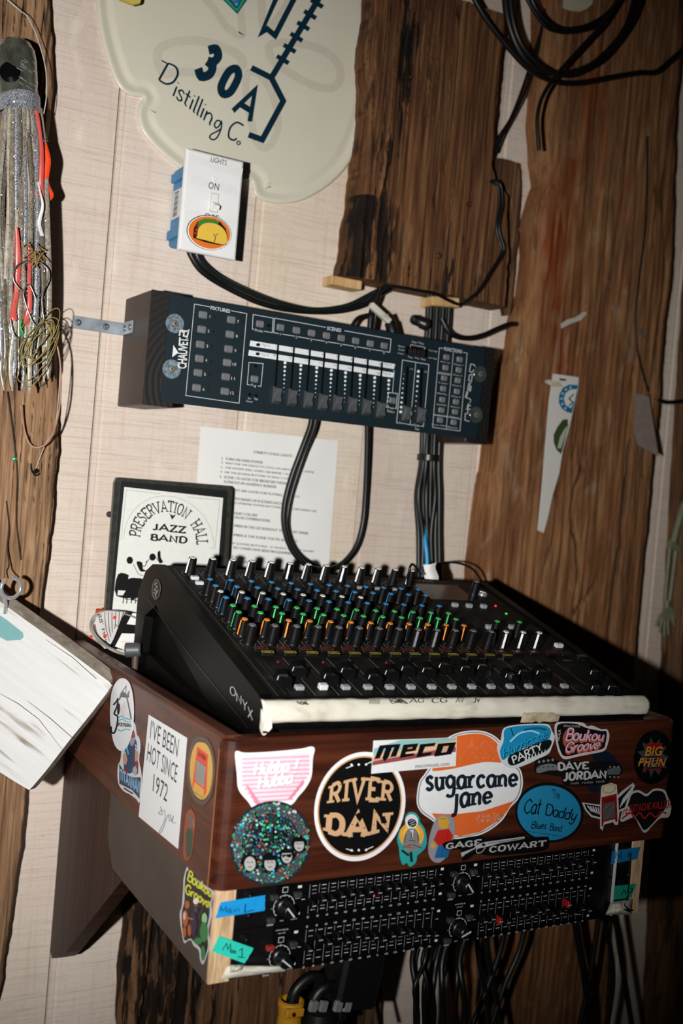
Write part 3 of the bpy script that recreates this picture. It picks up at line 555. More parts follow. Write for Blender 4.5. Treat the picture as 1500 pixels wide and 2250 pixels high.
for x, y in ((231, 1397), (252, 1357), (200, 1399)): A.poly('#d8382a', box_q(x, y, 7, 7, 20))
A.build('print', lm)
mb = MB(); mb.lathe([(.0045, 0), (.0045, .018)], pw(212, 1344, -.05), (1, 0, -.1), mat('red_gold', '#b8402a', .4), 10); tag(mb.build('red_clip'), 'small red and gold clip left of the band poster', 'clip')
GREYW = mat('grey_wire_jacket', '#8e8c84', .35)
cable('coiled_wire', 'thin grey wire loop resting on the box rim beside the poster', [(300, 1352, -.08), (262, 1344, -.08), (225, 1344, -.08), (205, 1356, -.08), (199, 1378, -.09), (210, 1400, -.1), (232, 1420, -.12), (258, 1434, -.13), (285, 1440, -.15)], .0014, GREYW, 'wire')
cable('coiled_wire', 'second thin grey wire strand just inside the first loop', [(310, 1362, -.085), (270, 1348, -.085), (232, 1347, -.085), (209, 1360, -.085), (203, 1380, -.095), (216, 1402, -.105), (240, 1422, -.12), (270, 1436, -.14)], .0011, GREYW, 'wire')
# ------------------------------------------------------------------ stickered wooden box
CHERRY = wood('cherry_stained_wood', '#33160d', '#4b2315', '#5e301e', scl=(40, 6, 90), rough=.42, bump=.12, spec=.4, coat=.12)
CHERRYF = wood('cherry_stained_front', '#2d120a', '#421d10', '#522918', scl=(6, 40, 110), rough=.4, bump=.1, spec=.4, coat=.12)
CHERRYV = wood('cherry_stained_bracket', '#1e0d07', '#331810', '#482417', scl=(60, 110, 3), rough=.5, bump=.15, spec=.35)
BL, BR, BF, BT, BB, TH = -.0616, .488, -.5244, -.3125, -.4473, .0226
boxt = thing('mixer_box', 'cherry-brown open wooden box covered in band stickers holding the mixer', 'box', (.2, -.26, BB))
def rprof(x0, x1, z0, z1, r):   # rounded-top section in (x,z)
    return [(x0, z0)] + [(x0+r-r*math.cos(a), z1-r+r*math.sin(a)) for a in [PI/2*i/5 for i in range(6)]] + [(x1-r+r*math.sin(a), z1-r+r*math.cos(a)) for a in [PI/2*i/5 for i in range(6)]] + [(x1, z0)]
mb = MB(); mb.prism([(x, BF+.012, z) for x, z in rprof(BL, BL+TH, BB, BT, .006)], (0, -BF-.014, 0), CHERRY); mb.build('side_panel', boxt)
mb = MB(); mb.prism([(x, BF+.012, z) for x, z in rprof(BR-TH, BR, BB, BT, .006)], (0, -BF-.058, 0), CHERRY); mb.build('side_panel', boxt)
mb = MB(); mb.prism([(BL+.012, y, z) for y, z in rprof(BF, BF+TH, BB, BT-.001, .005)], (BR-BL-.024, 0, 0), CHERRYF)
for x in (BL, BR):   # rounded corner posts
    sgn = 1 if x == BL else -1
    cs = [(x+sgn*.012-sgn*.012*math.cos(a), BF+.012-.012*math.sin(a)) for a in [PI/2*i/6 for i in range(7)]] + [(x+sgn*.0125, BF+.0135), (x, BF+.0135)]
    mb.prism([(a, b, BB) for a, b in cs], (0, 0, BT-BB-.003), CHERRYF)
mb.build('front_panel', boxt)
mb = MB(); mb.box(((BL+BR)/2, (BF-.06)/2+.0, -.43), (BR-BL-2*TH-.002, -BF-.06-TH-.002, .018), CHERRY); mb.build('bottom_panel', boxt)
mb = MB(); g = .006
mb.prism([(BL+.0006, BF+.0135, BT-.012), (BL+.0006, BF+.0145, BT-.012), (BL+.0006, BF+.0155, BB), (BL+.0006, BF+.0135, BB)], (-.0009, 0, 0), mat('pale_joint_wood', '#a3623a', .6)); mb.build('joint_strip', boxt, label='pale strip along the front corner joint')  # thin paler strip along the front corner joint
# brackets
def gusset(px0, lab):
    x = -.0529; pts = [(-.003, -.4485), (-.003, -.722), (-.014, -.7285), (-.05, -.712), (-.072, -.696), (-.17, -.612), (-.245, -.548), (-.258, -.5362), (-.222, -.5362), (-.1988, -.5075), (-.1988, -.4485)]
    o = MB().prism([(x, y, z) for y, z in pts], (.0195, 0, 0), CHERRYV).build('shelf_bracket'); fixn(o); tag(o, lab, 'bracket', ); return o
gusset(-.0612, 'dark stained triangular wood bracket under the left end of the box')
# rack side boards
PLY = wood('plywood_edge', '#a58560', '#c9a983', '#dcc09c', scl=(220, 60, 30), rough=.8, bump=.3, pos=(.3, .5, .7))
TAUPE = mat('taupe_painted_board', '#4a3f37', .6, vary=.12, sc=25, bump=.1)
for i, (x0, x1, lab) in enumerate(((-.0535, -.0327, 'grey-brown painted plywood rack side with raw front edge at left'), (.4508, .4692, 'plywood rack side with raw pale front edge at right'))):
    rk = thing('rack_side', lab, 'rack side', ((x0+x1)/2, -.36, -.54))
    zt = BB-.0005; pts = [(-.2, zt), (-.2, -.506), (-.225, -.5345), (-.505, -.5375), (-.505, zt)]
    MB().prism([(x0, y, z) for y, z in pts], (x1-x0, 0, 0), TAUPE).build('board', rk)
    MB().box(((x0+x1)/2, -.5071, (zt-.5375)/2), (x1-x0, .0042, zt+.5375), PLY, bev=.0006).build('raw_edge', rk)
# ------------------------------------------------------------------ graphic equalisers
EQX, EQZ, EY = -.0326, -.4476, -.5092
EQM = mat('equaliser_black', '#09090a', .4, vary=.1); EP = PY(EY)
EQPRINT = []
SLB = MB().box((0, -.0055, 0), (.0042, .011, .0075), mat('slider_cap_black', '#08080a', .45, spec=.25), bev=.001).build('slider', loc=(0, 0, 0)); 
SLL = MB().box((0, -.0113, 0), (.004, .0006, .0009), mat('slider_line_white', '#9a9ca0', .5)).build('slider_line', loc=(0, 0, 0))
SLR = MB().box((0, -.0055, 0), (.0042, .011, .0075), mat('slider_cap_red', '#8c1712', .42), bev=.001)
BTN = mat('dark_grey_button', '#303032', .5)
FRQ = ['25', '40', '63', '100', '160', '250', '400', '630', '1k', '1.6k', '2.5k', '4k', '6.3k', '10k', '16k']
ups = [[-.3, .1, .0, .2, .3, .1, .3, .1, .4, .3, .0, .2, .4, .1, .2], [.3, .1, .1, .3, .1, .3, .3, -.2, .1, .3, .1, .4, .1, .5, .3], [0, .7, .3, .6, .2, .5, .3, .2, -.1, .1, .3, .1, -.2, -.3, -.4], [.1, .2, -.1, -.3, .5, .1, -.1, .2, .3, -.3, -.2, .4, -.5, -.2, -.4]]
firsts = True
for un in range(2):
    z1 = EQZ-.0444*un; z0 = z1-.0438
    eq = thing('graphic_equaliser', ('upper two-channel graphic equaliser with rows of black sliders, just below the box', 'lower two-channel graphic equaliser with green lit dot, beneath its twin')[un], 'equaliser', (EQX+.241, -.43, z0), 'rack equalisers')
    mb = MB(); mb.box((EQX+.2413, EY+.0015, (z1+z0)/2), (.4822, .003, .0436), EQM, bev=.0006); mb.build('front_panel', eq)
    MB().box((EQX+.2413, EY+.078, (z1+z0)/2), (.43, .149, .042), EQM).build('chassis', eq)
    MB().box((EQX+.2413, EY-.0008, (z1+z0)/2), (.404, .0016, .0426), mat('equaliser_fascia', '#060607', .4, spec=.25)).build('fascia', eq)
    FP = PY(EY-.0017); A = MB(); Wh = ink('#d4d6d8'); lvl = [0]
    def R(x0, x1, za, zb, m=Wh, k=0): y = EY-.0018-k*.0001; A.add([(EQX+x0, y, z1+za), (EQX+x1, y, z1+za), (EQX+x1, y, z1+zb), (EQX+x0, y, z1+zb)], [(0, 1, 2, 3)], m)
    def Tx(t, x, z, h, m=Wh, wmul=1):
        vs, fs = textgeo(t); xs = [v[0] for v in vs]; cx = (min(xs)+max(xs))/2; A.add([(EQX+x+(v[0]-cx)*h*1.25*wmul, EY-.0019, z1+z+v[1]*h*1.35) for v in vs], fs, m)
    for ch in range(2):
        xk = .0480+.2009*ch; xb = .0738+.2012*ch; pitch = .01012
        zt, zb = (-.0095, -.0345) if un == 0 else (-.0075, -.0375)
        kz = -.0250 if un == 0 else -.0278
        kz = -.0268 if un == 0 else -.0290
        # knob and ring
        c = V((EQX+xk, EY-.0016, z1+kz)); kb = MB(); kb.lathe([(.0078, 0), (.0078, .003), (.0066, .004), (.0058, .014), (.005, .0148), (0, .0148)], c, (0, -1, 0), EQM, 24, )
        ko = kb.build('knob', eq, loc=c); an = (math.radians(-50), math.radians(-52), math.radians(-40), math.radians(-160))[un*2+ch]
        dx, dz = math.cos(an), math.sin(an); mbp = MB(); R3 = Matrix.Rotation(an, 3, 'Y')
        mbp.box(c+V((0, -.0151, 0)), (.0116, .0008, .0013), ink('#c9ccd0'), Matrix.Rotation(-an, 3, 'Y')); mbp.build('pointer', ko)
        for i in range(29):
            a0 = math.radians(225-270*i/29); a1 = math.radians(225-270*(i+1)/29)
            if i % 1 == 0: A.add([(EQX+xk+math.cos(a)*r, EY-.0018, z1+kz+math.sin(a)*r) for r, a in ((.0104, a0), (.0108, a0), (.0108, a1), (.0104, a1))], [(0, 1, 2, 3)], Wh)
        for i in range(11):
            a = math.radians(225-27*i); A.add([(EQX+xk+math.cos(a)*r-math.sin(a)*q, EY-.00182, z1+kz+math.sin(a)*r+math.cos(a)*q) for r, q in ((.0094, -.0002), (.0108, -.0002), (.0108, .0002), (.0094, .0002))], [(0, 1, 2, 3)], Wh)
        for (bx_, bz_) in ((-.0115, .0105), (.0125, .0105), (-.013, -.0105)):
            col = mat('red_lit_button', '#8c2426', .5) if (un == 1 and ch == 0 and bx_ < 0 and bz_ > 0) else BTN
            MB().box((EQX+xk+bx_, EY-.0035, z1+kz+bz_), (.0075, .0055, .0048), col, bev=.0007).build('push_button', eq)
        R(xk-.0028, xk+.0028, kz+.0182, kz+.0132); R(xk-.0024, xk+.0024, kz+.0178, kz+.0136, ink('#0a0b0c'), 1); Tx(str(ch+1), xk, kz+.0143, .0022)
        Tx('0', xk, kz+.0112, .0011); Tx('-10', xk-.0125, kz-.001, .0011); Tx('INPUT', xk-.001, kz-.0135, .0011); Tx('LOW CUT', xk+.0115, kz-.0135, .0011); Tx('RANGE', xk+.0135, kz+.0058, .0011); R(xk-.016, xk-.0095, kz-.0146, kz-.0162, ink('#8d9094'))
        if un == 1: Tx('OUTPUT LEVEL (dB)', xk, kz+.0245, .0012); Tx('-20 0 +6 CLIP', xk, kz+.0215, .0011)
        for i in range(15):
            x = xb+pitch*i; R(x-.0003, x+.0003, zt+.0004, zb-.0015, ink('#3a3d40')); R(x-.0004, x, zt+.0004, zb-.002, ink('#8b8e92'), 1)
            if i < 14 or True:
                hts = (zt-.001, zt-.0045, zt-.008, zb+.0045, zb+.0015) if un == 0 else (zt-.001, zt-.006, zb+.0095, zb+.006, zb+.0025)
                for k, h in enumerate(hts):
                    if (i+k+un) % 7 == 5 and k in (2, 3): continue
                    if i < 14: R(x+.0024, x+.0072, h, h-.0006, ink('#c4c6c9') if k in (0, 4) else ink('#8a8d91'))
            Tx(FRQ[i], x+.0002, zb-.0062, .0021, wmul=.95)
            if un == 1: Tx(FRQ[i], x+.0002, zt+.0022, .0021, wmul=.95)
            uz = z1+(zt+zb)/2+(zt-zb)/2*.82*ups[un*2+ch][i]
            red = (un == 1 and ch == 1 and i in (2, 11))
            s_ = bpy.data.objects.new('slider', SLB.data); SC.collection.objects.link(s_); s_.parent = eq; s_.location = V((EQX+x, EY-.0016, uz))-wloc(eq)
            if red: 
                s_.data = SLB.data.copy(); s_.data.materials[0] = mat('slider_cap_red', '#8c1712', .42); s_['label'] = 'red lit slider'
            l_ = bpy.data.objects.new('slider_line', SLL.data); SC.collection.objects.link(l_); l_.parent = s_
        R(xb-.008, xb-.0045, (zt+zb)/2, (zt+zb)/2-.0005); R(xb+.1465, xb+.1495, (zt+zb)/2+.0068, (zt+zb)/2+.0063)
        for zz in (zt, zb): R(xb-.0128, xb-.0088, zz+.0008, zz-.0016); R(xb+.1475, xb+.151, zz+.0008, zz-.0016)
    A.build('panel_print', eq)
    for sx in (.0115, .4712):
        for sz in ((-.012, -.030) if un == 0 else (-.008, -.031)):
            MB().lathe([(.0048, 0), (.0044, .0016), (.0018, .0022), (0, .0012)], (EQX+sx, EY, z1+sz), (0, -1, 0), mat('black_screw', '#1d1d1f', .35, .6), 16).build('rack_screw', eq)
    if un == 1: MB().lathe([(.0012, 0), (.0008, .0008), (0, .001)], (EQX+.059, EY-.0017, z1-.0375), (0, -1, 0), mat('green_led', '#2cff5a', .4, emit=2), 8).build('power_light', eq)
    else: MB().lathe([(.0008, 0), (.0005, .0008), (0, .001)], (EQX+.1451, EY-.0017, z1-.028), (0, -1, 0), mat('red_led', '#ff2a1c', .4, emit=2), 8).build('status_light', eq)
bpy.data.objects.remove(SLL); bpy.data.objects.remove(SLB)
# tape labels on the rack
TP = PY(EY-.0012)
def tape(label, pts, col, writing, parent=None, h=0.001, tear=True, bulge=0):
    C = mat('tape_'+col.lstrip('#'), col, .5, vary=.08, sc=90, bump=.2)
    f = quadmap(pts); P = []
    for i in range(9):
        row = []
        for j in range(7):
            p = f(i/8, j/6); hh = h+.0006*max(0, noise.noise(V((i*.7, j*.4, pts[0][0]))))+bulge*math.sin(PI*min(1, i/8*1.6))
            if i in (0, 8) and tear: p = p+V((noise.noise(V((j*1.7, i, pts[0][1])))*3, 0))
            row.append(TP.at(p[0], p[1], hh))
        P.append(row)
    mb = MB().grid(P, C); mb.grid([[q-V((0, -.0003, 0)) for q in r] for r in P], C)
    o = mb.build('tape_label'); tag(o, label, 'tape'); A = Art(TP, h+.0013)
    writing(A); A.build('handwriting', o); return o
mk = '#0d3047'
tape('bright blue tape label at the left end of the upper rack unit', [(484, 1983), (583, 1967), (581, 2001), (473, 2018)], '#1591d2', lambda A: (A.sk(mk, 'Ma', [(484, 1990), (509, 1992), (508, 2006), (483, 2004)], .07), A.sk('#1573a8', 'in', [(513, 1994), (526, 1993), (525, 2004), (512, 2005)], .08), A.line(mk, [(539, 1986), (537, 2005), (558, 1999)], 1.6)))
tape('turquoise tape label at the left end of the lower rack unit', [(482, 2057), (557, 2083), (537, 2117), (464, 2090)], '#2bc9b4', lambda A: (A.line('#163c3e', [(488, 2088), (497, 2073), (500, 2086), (506, 2074), (506, 2093)], 1.6), A.sk('#163c3e', 'on', [(507, 2086), (519, 2089), (518, 2097), (506, 2094)], .14), A.line('#163c3e', [(525, 2089), (532, 2084), (531, 2104), (522, 2102), (538, 2104)], 1.7)))
tape('blue tape label at the right end of the upper rack unit', [(1344, 1870), (1406, 1861), (1398, 1888), (1341, 1899)], '#1270a8', lambda A: (A.line('#0b2c40', [(1352, 1886), (1355, 1872), (1360, 1884), (1365, 1871), (1364, 1888)], 1.4), A.sk('#0b2c40', 'B', [(1380, 1873), (1388, 1872), (1387, 1884), (1379, 1885)], .16)))
tape('sea green tape label at the right end of the lower rack unit', [(1347, 1947), (1396, 1942), (1386, 1972), (1343, 1978)], '#16957c', lambda A: (A.line('#0a2c28', [(1365, 1967), (1370, 1955), (1374, 1964), (1379, 1954), (1378, 1969)], 1.4), A.sk('#0a2c28', '2', [(1382, 1952), (1390, 1951), (1389, 1962), (1381, 1963)], .16)))
mb = MB(); mb.box((EQX+.4576, EY-.002, EQZ-.043), (.0016, .003, .086), mat('white_strip', '#c4c4c2', .4), Matrix.Rotation(.0, 3, 'Y')); tag(mb.build('white_strip'), 'thin white vertical strip beside the right rack ears', 'strip')
def wad(name, label, pts, d, seed):   # crumpled masking tape
    P = []; f = quadmap(pts); a_ = 11; b_ = 9
    for s_ in (0, 1):
        P = [[TP.at(*f(i/a_, j/b_), (.003 if s_ else 0)+ (d if s_ else 0)*math.sin(PI*i/a_)**.4*math.sin(PI*j/b_)**.4*(1+.5*noise.noise(V((i*.9, j*.9, seed))))) for j in range(b_+1)] for i in range(a_+1)]
        if s_ == 0: mb = MB().grid(P, MASK)
        else: mb.grid(P, MASK)
    return tag(mb.build(name), label, 'tape')
wad('masking_tape', 'torn cream masking tape stuck under the left end of the rack', [(500, 2122), (628, 2122), (626, 2134), (484, 2152)], .005, 3)
wad('masking_tape', 'small crumpled cream tape curl on the rack ear at bottom left', [(506, 2120), (536, 2119), (535, 2132), (502, 2140)], .010, 5)
wad('masking_tape', 'crumpled cream tape wad at the bottom right corner of the rack', [(1341, 1982), (1388, 1975), (1386, 2010), (1330, 2010)], .012, 8)
cable('loose_thread', 'dark wire scrap twisted over the right tape wad', [(1385, 1878, EY-.004), (1382, 1920, EY-.005), (1378, 1970, EY-.006), (1372, 1990, EY-.016), (1384, 2003, EY-.018), (1370, 1998, EY-.018)], .0006, None, 'wire')

# ------------------------------------------------------------------ MIXER
DO = V((-.0252, -.5088, -.2824)); DX = V((.99989, .00329, -.01412)).normalized(); DY = V((.0008, .9598, .2808)); DY = (DY-DX*DY.dot(DX)).normalized(); DN = DX.cross(DY)
DW, DD = .472, .3205
def D(u, v, h=0): return DO+DX*u+DY*v+DN*h
DR = Matrix((DX, DY, DN)).transposed()
mx = thing('audio_mixer', 'black sixteen-channel audio mixer with coloured knobs sitting in the wooden box', 'mixer', (.2, -.3, -.42))
MBK = wood('mixer_black_dusty', '#050505', '#080808', '#121211', scl=(60, 60, 60), rough=.5, bump=.05, spec=.2, pos=(.3, .55, .85)); DECK = wood('mixer_deck_dusty', '#080808', '#131312', '#34342f', scl=(38, 38, 38), rough=.6, bump=.08, spec=.22, pos=(.35, .6, .9))
CHK = mat('mixer_cheek', '#050504', .4, vary=.08, spec=.13)
zb_ = -.415
mb = MB()   # main body (deck between cheeks)
mb.add([D(.012, .004, 0), D(DW-.012, .004, 0), D(DW-.012, DD-.002, 0), D(.012, DD-.002, 0)], [(0, 1, 2, 3)], DECK)
fl_, fr_ = D(.012, .004, 0), D(DW-.012, .004, 0); bl_, br_ = D(.012, DD-.002, 0), D(DW-.012, DD-.002, 0)
lo = [V((p.x, p.y, zb_)) for p in (fl_+V((0, .008, 0)), fr_+V((0, .008, 0)), br_+V((0, .03, 0)), bl_+V((0, .03, 0)))]
b2 = [bl_+V((0, .028, -.014)), br_+V((0, .028, -.014))]
mb.add([fl_, fr_, lo[1], lo[0], br_, bl_, b2[0], b2[1], lo[2], lo[3]], [(0, 3, 2, 1), (5, 4, 7, 6), (6, 7, 8, 9), (0, 5, 6, 9, 3), (1, 2, 8, 7, 4)], MBK)
mb.build('chassis', mx)
def side(u, w_):
    A_ = [D(u, -.004, -.003), D(u, -.001, .0012), D(u, .006, .0022), D(u, DD-.006, .0022), D(u, DD+.004, -.002), D(u, DD+.022, -.018)]
    back = D(u, DD+.034, -.05); x = lambda p: p.x
    b0 = V((back.x, back.y, -.31)); b1 = V((back.x, back.y-.005, zb_)); f1 = V((D(u, 0).x, -.4985, zb_)); f2 = V((D(u, 0).x, -.4985, -.3105))
    loop = A_+[back, b0, b1, f1, f2, V((D(u, 0).x, D(u, -.012).y, -.3100)), D(u, -.012, -.018)]
    hole = None; mb = MB()
    if u < .1:
        hp = [(.297, 0, -.048), (.275, 0, -.046), (.10, 0, -.055), (.045, 0, -.058), (.02, 0, -.066), (.18, 0, -.066)]
        hp = [(318, 1352), (343, 1330), (350, 1350), (455, 1540), (480, 1572), (400, 1510), (330, 1440), (306, 1432)]
        XP = PX(A_[0].x+.0); hole = [XP.at(*p) for p in hp]
        loop = [V((A_[0].x, p.y, p.z)) for p in loop]
    mb.prism(loop, (w_, 0, 0), CHK, hole)
    if hole:
        c = sum(hole, V())/len(hole); fl = [c+(p-c)*.93+V((.009, 0, 0)) for p in hole]; k = len(hole)
        mb.add(hole+fl, [(i, (i+1) % k, k+(i+1) % k, k+i) for i in range(k)], CHK); mb.add(fl, geometry.tessellate_polygon([fl]), mat('mixer_recess', '#040404', .5, spec=.1))
    return mb.build('side_cheek', mx)
side(0, .012); side(DW-.012, .012)
# rounded front lip
lip = [(.004, .001), (-.004, .0005), (-.0095, -.003), (-.0125, -.009), (-.013, -.017), (-.012, -.024), (-.004, -.026), (.004, -.026)]
mb = MB(); mb.grid([[D(lerp(.001, DW-.001, i/30), v, h) for v, h in lip] for i in range(31)], MBK); mb.add([D(.001, v, h) for v, h in lip], [tuple(range(8))], MBK); mb.add([D(DW-.001, v, h) for v, h in lip], [tuple(range(8))], MBK); mb.build('front_lip', mx)
# masking tape over the lip
tp = [(-.0030, .0018), (-.0062, .0010), (-.0090, -.0008), (-.0118, -.0034), (-.0138, -.0075), (-.0146, -.0120), (-.0148, -.0150)]
def tape_strip(name, label, u0, u1, rows, nz, seed, off=0):
    P = []; N_ = int((u1-u0)*260)+3
    for i in range(N_+1):
        u = lerp(u0, u1, i/N_); row = []
        for k, (v, h) in enumerate(rows):
            e = 1+.0; w_ = noise.noise(V((u*60, k*.7, seed)))*.0009+noise.noise(V((u*14, k*.3, seed)))*.0008+max(0, noise.noise(V((u*140, k*1.2, seed))))*.0007*(1 if (u < .02 or .29 < u < .33 or u > .42) else .3)
            ed = noise.noise(V((u*45, 3, seed+k)))*.0012 if k in (0, len(rows)-1) else 0
            row.append(D(u, v-w_*.7+ed-off*.5, h+w_+off))
        P.append(row)
    mb = MB().grid(P, MASK); o = mb.build(name); 
    md = o.modifiers.new('thick', 'SOLIDIFY'); md.thickness = .0004; md.offset = 1
    return tag(o, label, 'tape')
ts = tape_strip('masking_tape', 'long cream masking tape strip wrapped along the front lip of the mixer', -.0015, .4735, tp, 0, 1)
wd_ = MB(); 
P = [[D(lerp(-.004, .008, i/6), lerp(-.0125, -.018, j/5)+noise.noise(V((i*.6, j*.6, 4)))*.0015, lerp(-.003, -.026, j/5)*(.7+.3*math.sin(PI*i/6))+noise.noise(V((i, j, 9)))*.002) for j in range(6)] for i in range(7)]
wd_.grid(P, MASK); o = wd_.build('masking_tape'); tag(o, 'crumpled torn tape end hanging at the left corner of the mixer lip', 'tape')
P = [[D(lerp(.294, .345, i/10), -.0150-.003*abs(noise.noise(V((i*.8, j, 3)))), lerp(-.010, -.0215, j/5)+.002*noise.noise(V((i*.9, j, 7)))) for j in range(6)] for i in range(11)]
o = MB().grid(P, mat('tape_dirty', '#b3a78a', .8, vary=.25, sc=120, bump=.5)).build('masking_tape'); tag(o, 'dirty scrunched tape patch low on the mixer lip right of centre', 'tape')
hwp = Plane(D(.2, -.006, .0030), D(0, -.5, 1)-D(0, 0, 0)); A = Art(hwp, .0006); I_ = '#3d3833'
for t, x, w_ in (('AG', 899, 32), ('CG', 948, 34), ('AV', 1001, 18), ('Jv', 1040, 14)): A.sk(I_, t, [(x, 1534-(x-899)*.02), (x+w_, 1533-(x-899)*.02), (x+w_-1, 1544), (x-1, 1545)], .08)
for k in range(9): A.line(I_, [(852+k*3, 1532+(k*7) % 9), (862+k*4, 1546-(k*5) % 8), (876-k, 1536+(k*3) % 10)], 1.1, smooth=True)
for k in range(7): A.line('#4a433d', [(650+k*3, 1541+(k*5) % 7), (664+k*2, 1548-(k*5) % 6), (672-k, 1540+(k*4) % 9)], 1.2, smooth=True)
for k in range(6): A.line('#8e8880', [(812+k*4, 1534), (811+k*4, 1547)], 1.0)
A.build('handwriting', ts)
# panel print
A = MB(); gP = ink('#a6a69f'); gD = ink('#6e6e67')
def seg(u0, v0, u1, v1, w_=.00035, m=gP, h=.0003):
    d = V((u1-u0, v1-v0)); n = V((-d.y, d.x)).normalized()*w_/2; A.add([D(u0+n.x, v0+n.y, h), D(u1+n.x, v1+n.y, h), D(u1-n.x, v1-n.y, h), D(u0-n.x, v0-n.y, h)], [(3, 2, 1, 0)], m)
def dtx(t, u, v, hgt, m=gP, h=.0003):
    vs, fs = textgeo(t); xs = [p[0] for p in vs]; cx = (min(xs)+max(xs))/2; A.add([D(u+(p[0]-cx)*hgt*1.3, v+p[1]*hgt*1.35, h) for p in vs], fs, m)
def ring(u, v, r, m=gP):
    a0, a1 = -225, 45
    for i in range(18):
        a = math.radians(225-270*i/18); b = math.radians(225-270*(i+1)/18)
        A.add([D(u+math.cos(q)*rr, v+math.sin(q)*rr, .0003) for rr, q in ((r, a), (r+.0003, a), (r+.0003, b), (r, b))], [(0, 1, 2, 3)], m)
U0, PT = .0345, .02495
seg(.0205, .006, .0205, DD-.01, m=gD)
for i in range(15):
    u = U0+PT*(i+.5)+.001
    if i < 12: seg(u, .088, u, .312)
    seg(u+.0115, .004, u+.0115, .084, .0003)
ROWS = [.2950, .2368, .2187, .2036, .1875, .1670, .1506, .1335, .1155]
for r, v in enumerate(ROWS):
    for i in range(12 if r else 13):
        u = U0+PT*i; ring(u, v, .0078 if r else .0088); dtx(('MIC', 'AUX 1', 'AUX 2', 'HI', 'MID', 'FREQ', 'LOW', 'FX', 'PAN')[r], u, v+.0092, .0011, gD)
        if r == 0: dtx('U', u-.006, v+.007, .0012)
for i in range(15):
    u = U0+PT*i-.002
    for k in range(22): seg(u-.004, .010+k*.0033, u-.0015, .010+k*.0033, .00025, gD); seg(u+.0015, .010+k*.0033, u+.004, .010+k*.0033, .00025, gD)
    seg(u, .006, u, .084, .0016, ink('#050505'), .00035)
for i, t in enumerate(('11/12', '13/14', '15/16', '17/18')): dtx(t, U0+PT*(9+i*1.0), .0845, .0028, gP)
dtx('MON 2', .43, .083, .0030); dtx('MAIN', .456, .083, .0030, ink('#1c6b3e')); dtx('ONYX16', .362, .309, .0085, ink('#6d6d68'))
A.add([D(.343, .252, .0003), D(.415, .252, .0003), D(.415, .301, .0003), D(.343, .301, .0003)], [(0, 1, 2, 3)], ink('#2c2d2e', .15))
seg(.338, .248, .338, .303, .0004); seg(.338, .303, .42, .303, .0004)
A.build('panel_print', mx)
# knobs
def knob_proto(col, h=.0205, r0=.0062, r1=.0049, wide=.0024):
    b = MB().lathe([(r0*1.05, 0), (r0*1.05, .0012), (r0, .0018), (r1, h-.0012), (r1*.86, h-.0002), (0, h)], (0, 0, 0), (0, 0, 1), mat('knob_black', '#0c0c0d', .35, vary=.05, spec=.4), 16).build('knob', loc=(0, 0, 0))
    p = MB(); c = mat('knob_pointer_'+col.lstrip('#'), col, .4); w_ = wide/2
    p.lathe([(r1*.72, h-.0006), (r1*.68, h+.0006), (0, h+.0007)], (0, 0, 0), (0, 0, 1), c, 12)
    p.add([(0, -w_, h+.0004), (0, w_, h+.0004), (r1+.0004, w_, h-.0008), (r1+.0004, -w_, h-.0008), (r0+.0004, w_, .0022), (r0+.0004, -w_, .0022)], [(0, 3, 2, 1), (3, 5, 4, 2)], c)
    q = p.build('pointer', b, loc=(0, 0, 0)); return b, q
KC = {k: knob_proto(c, *a) for k, (c, a) in dict(W=('#e9e9e6', ()), w=('#e2e2df', (.0185, .0055, .0045, .0009)), b=('#1f86c4', (.0185, .0055, .0045, .0009)), g=('#2fc25c', (.0185, .0055, .0045, .0013)), o=('#f08a2c', (.0185, .0055, .0045, .0015)), k=('#6c6e71', (.0205, .0062, .0051, .0026))).items()}
def put_knob(kind, u, v, ang):
    b, q = KC[kind]; o = b.copy(); SC.collection.objects.link(o); o.parent = mx; o.location = D(u, v)-wloc(mx); o.rotation_euler = (DR @ Matrix.Rotation(math.radians(ang), 3, 'Z')).to_euler()
    c = q.copy(); SC.collection.objects.link(c); c.parent = o; return o
AN = {'l': 205, 'c': 238, 'r': 330, 'b': 90, 'm': 190}
pat = ['lblllclccllbl'.replace('cc', 'lc'), 'bmbbbbbbbbbb', 'blbbbbbmblbb', 'bllbbbbb', 'mbbmbbbbbbbb', 'bbcbcbmbbmcc', 'mbccmbbmbccb', 'llclllllllcc', 'bbbbbbbbccbb']
kinds = 'WbbwbggoK'
for r, v in enumerate(ROWS):
    for i, ch in enumerate(pat[r][:13 if r == 0 else (8 if r == 3 else 12)]):
        if r == 3 and i > 7: continue
        put_knob('k' if kinds[r] == 'K' else kinds[r], U0+PT*i + (.0 if r != 8 else .0008), v, AN[ch]+random.uniform(-6, 6))
put_knob('k', .3345, .1150, 330)
for i, u in enumerate((.3558, .3810, .4052)): put_knob('W', u, .1150, (238, 225, 222)[i])
for u in (.3676, .4012): put_knob('g', u, .1485, 90)
put_knob('k', .4195, .2690, 90)
for b, q in KC.values(): bpy.data.objects.remove(q); bpy.data.objects.remove(b)
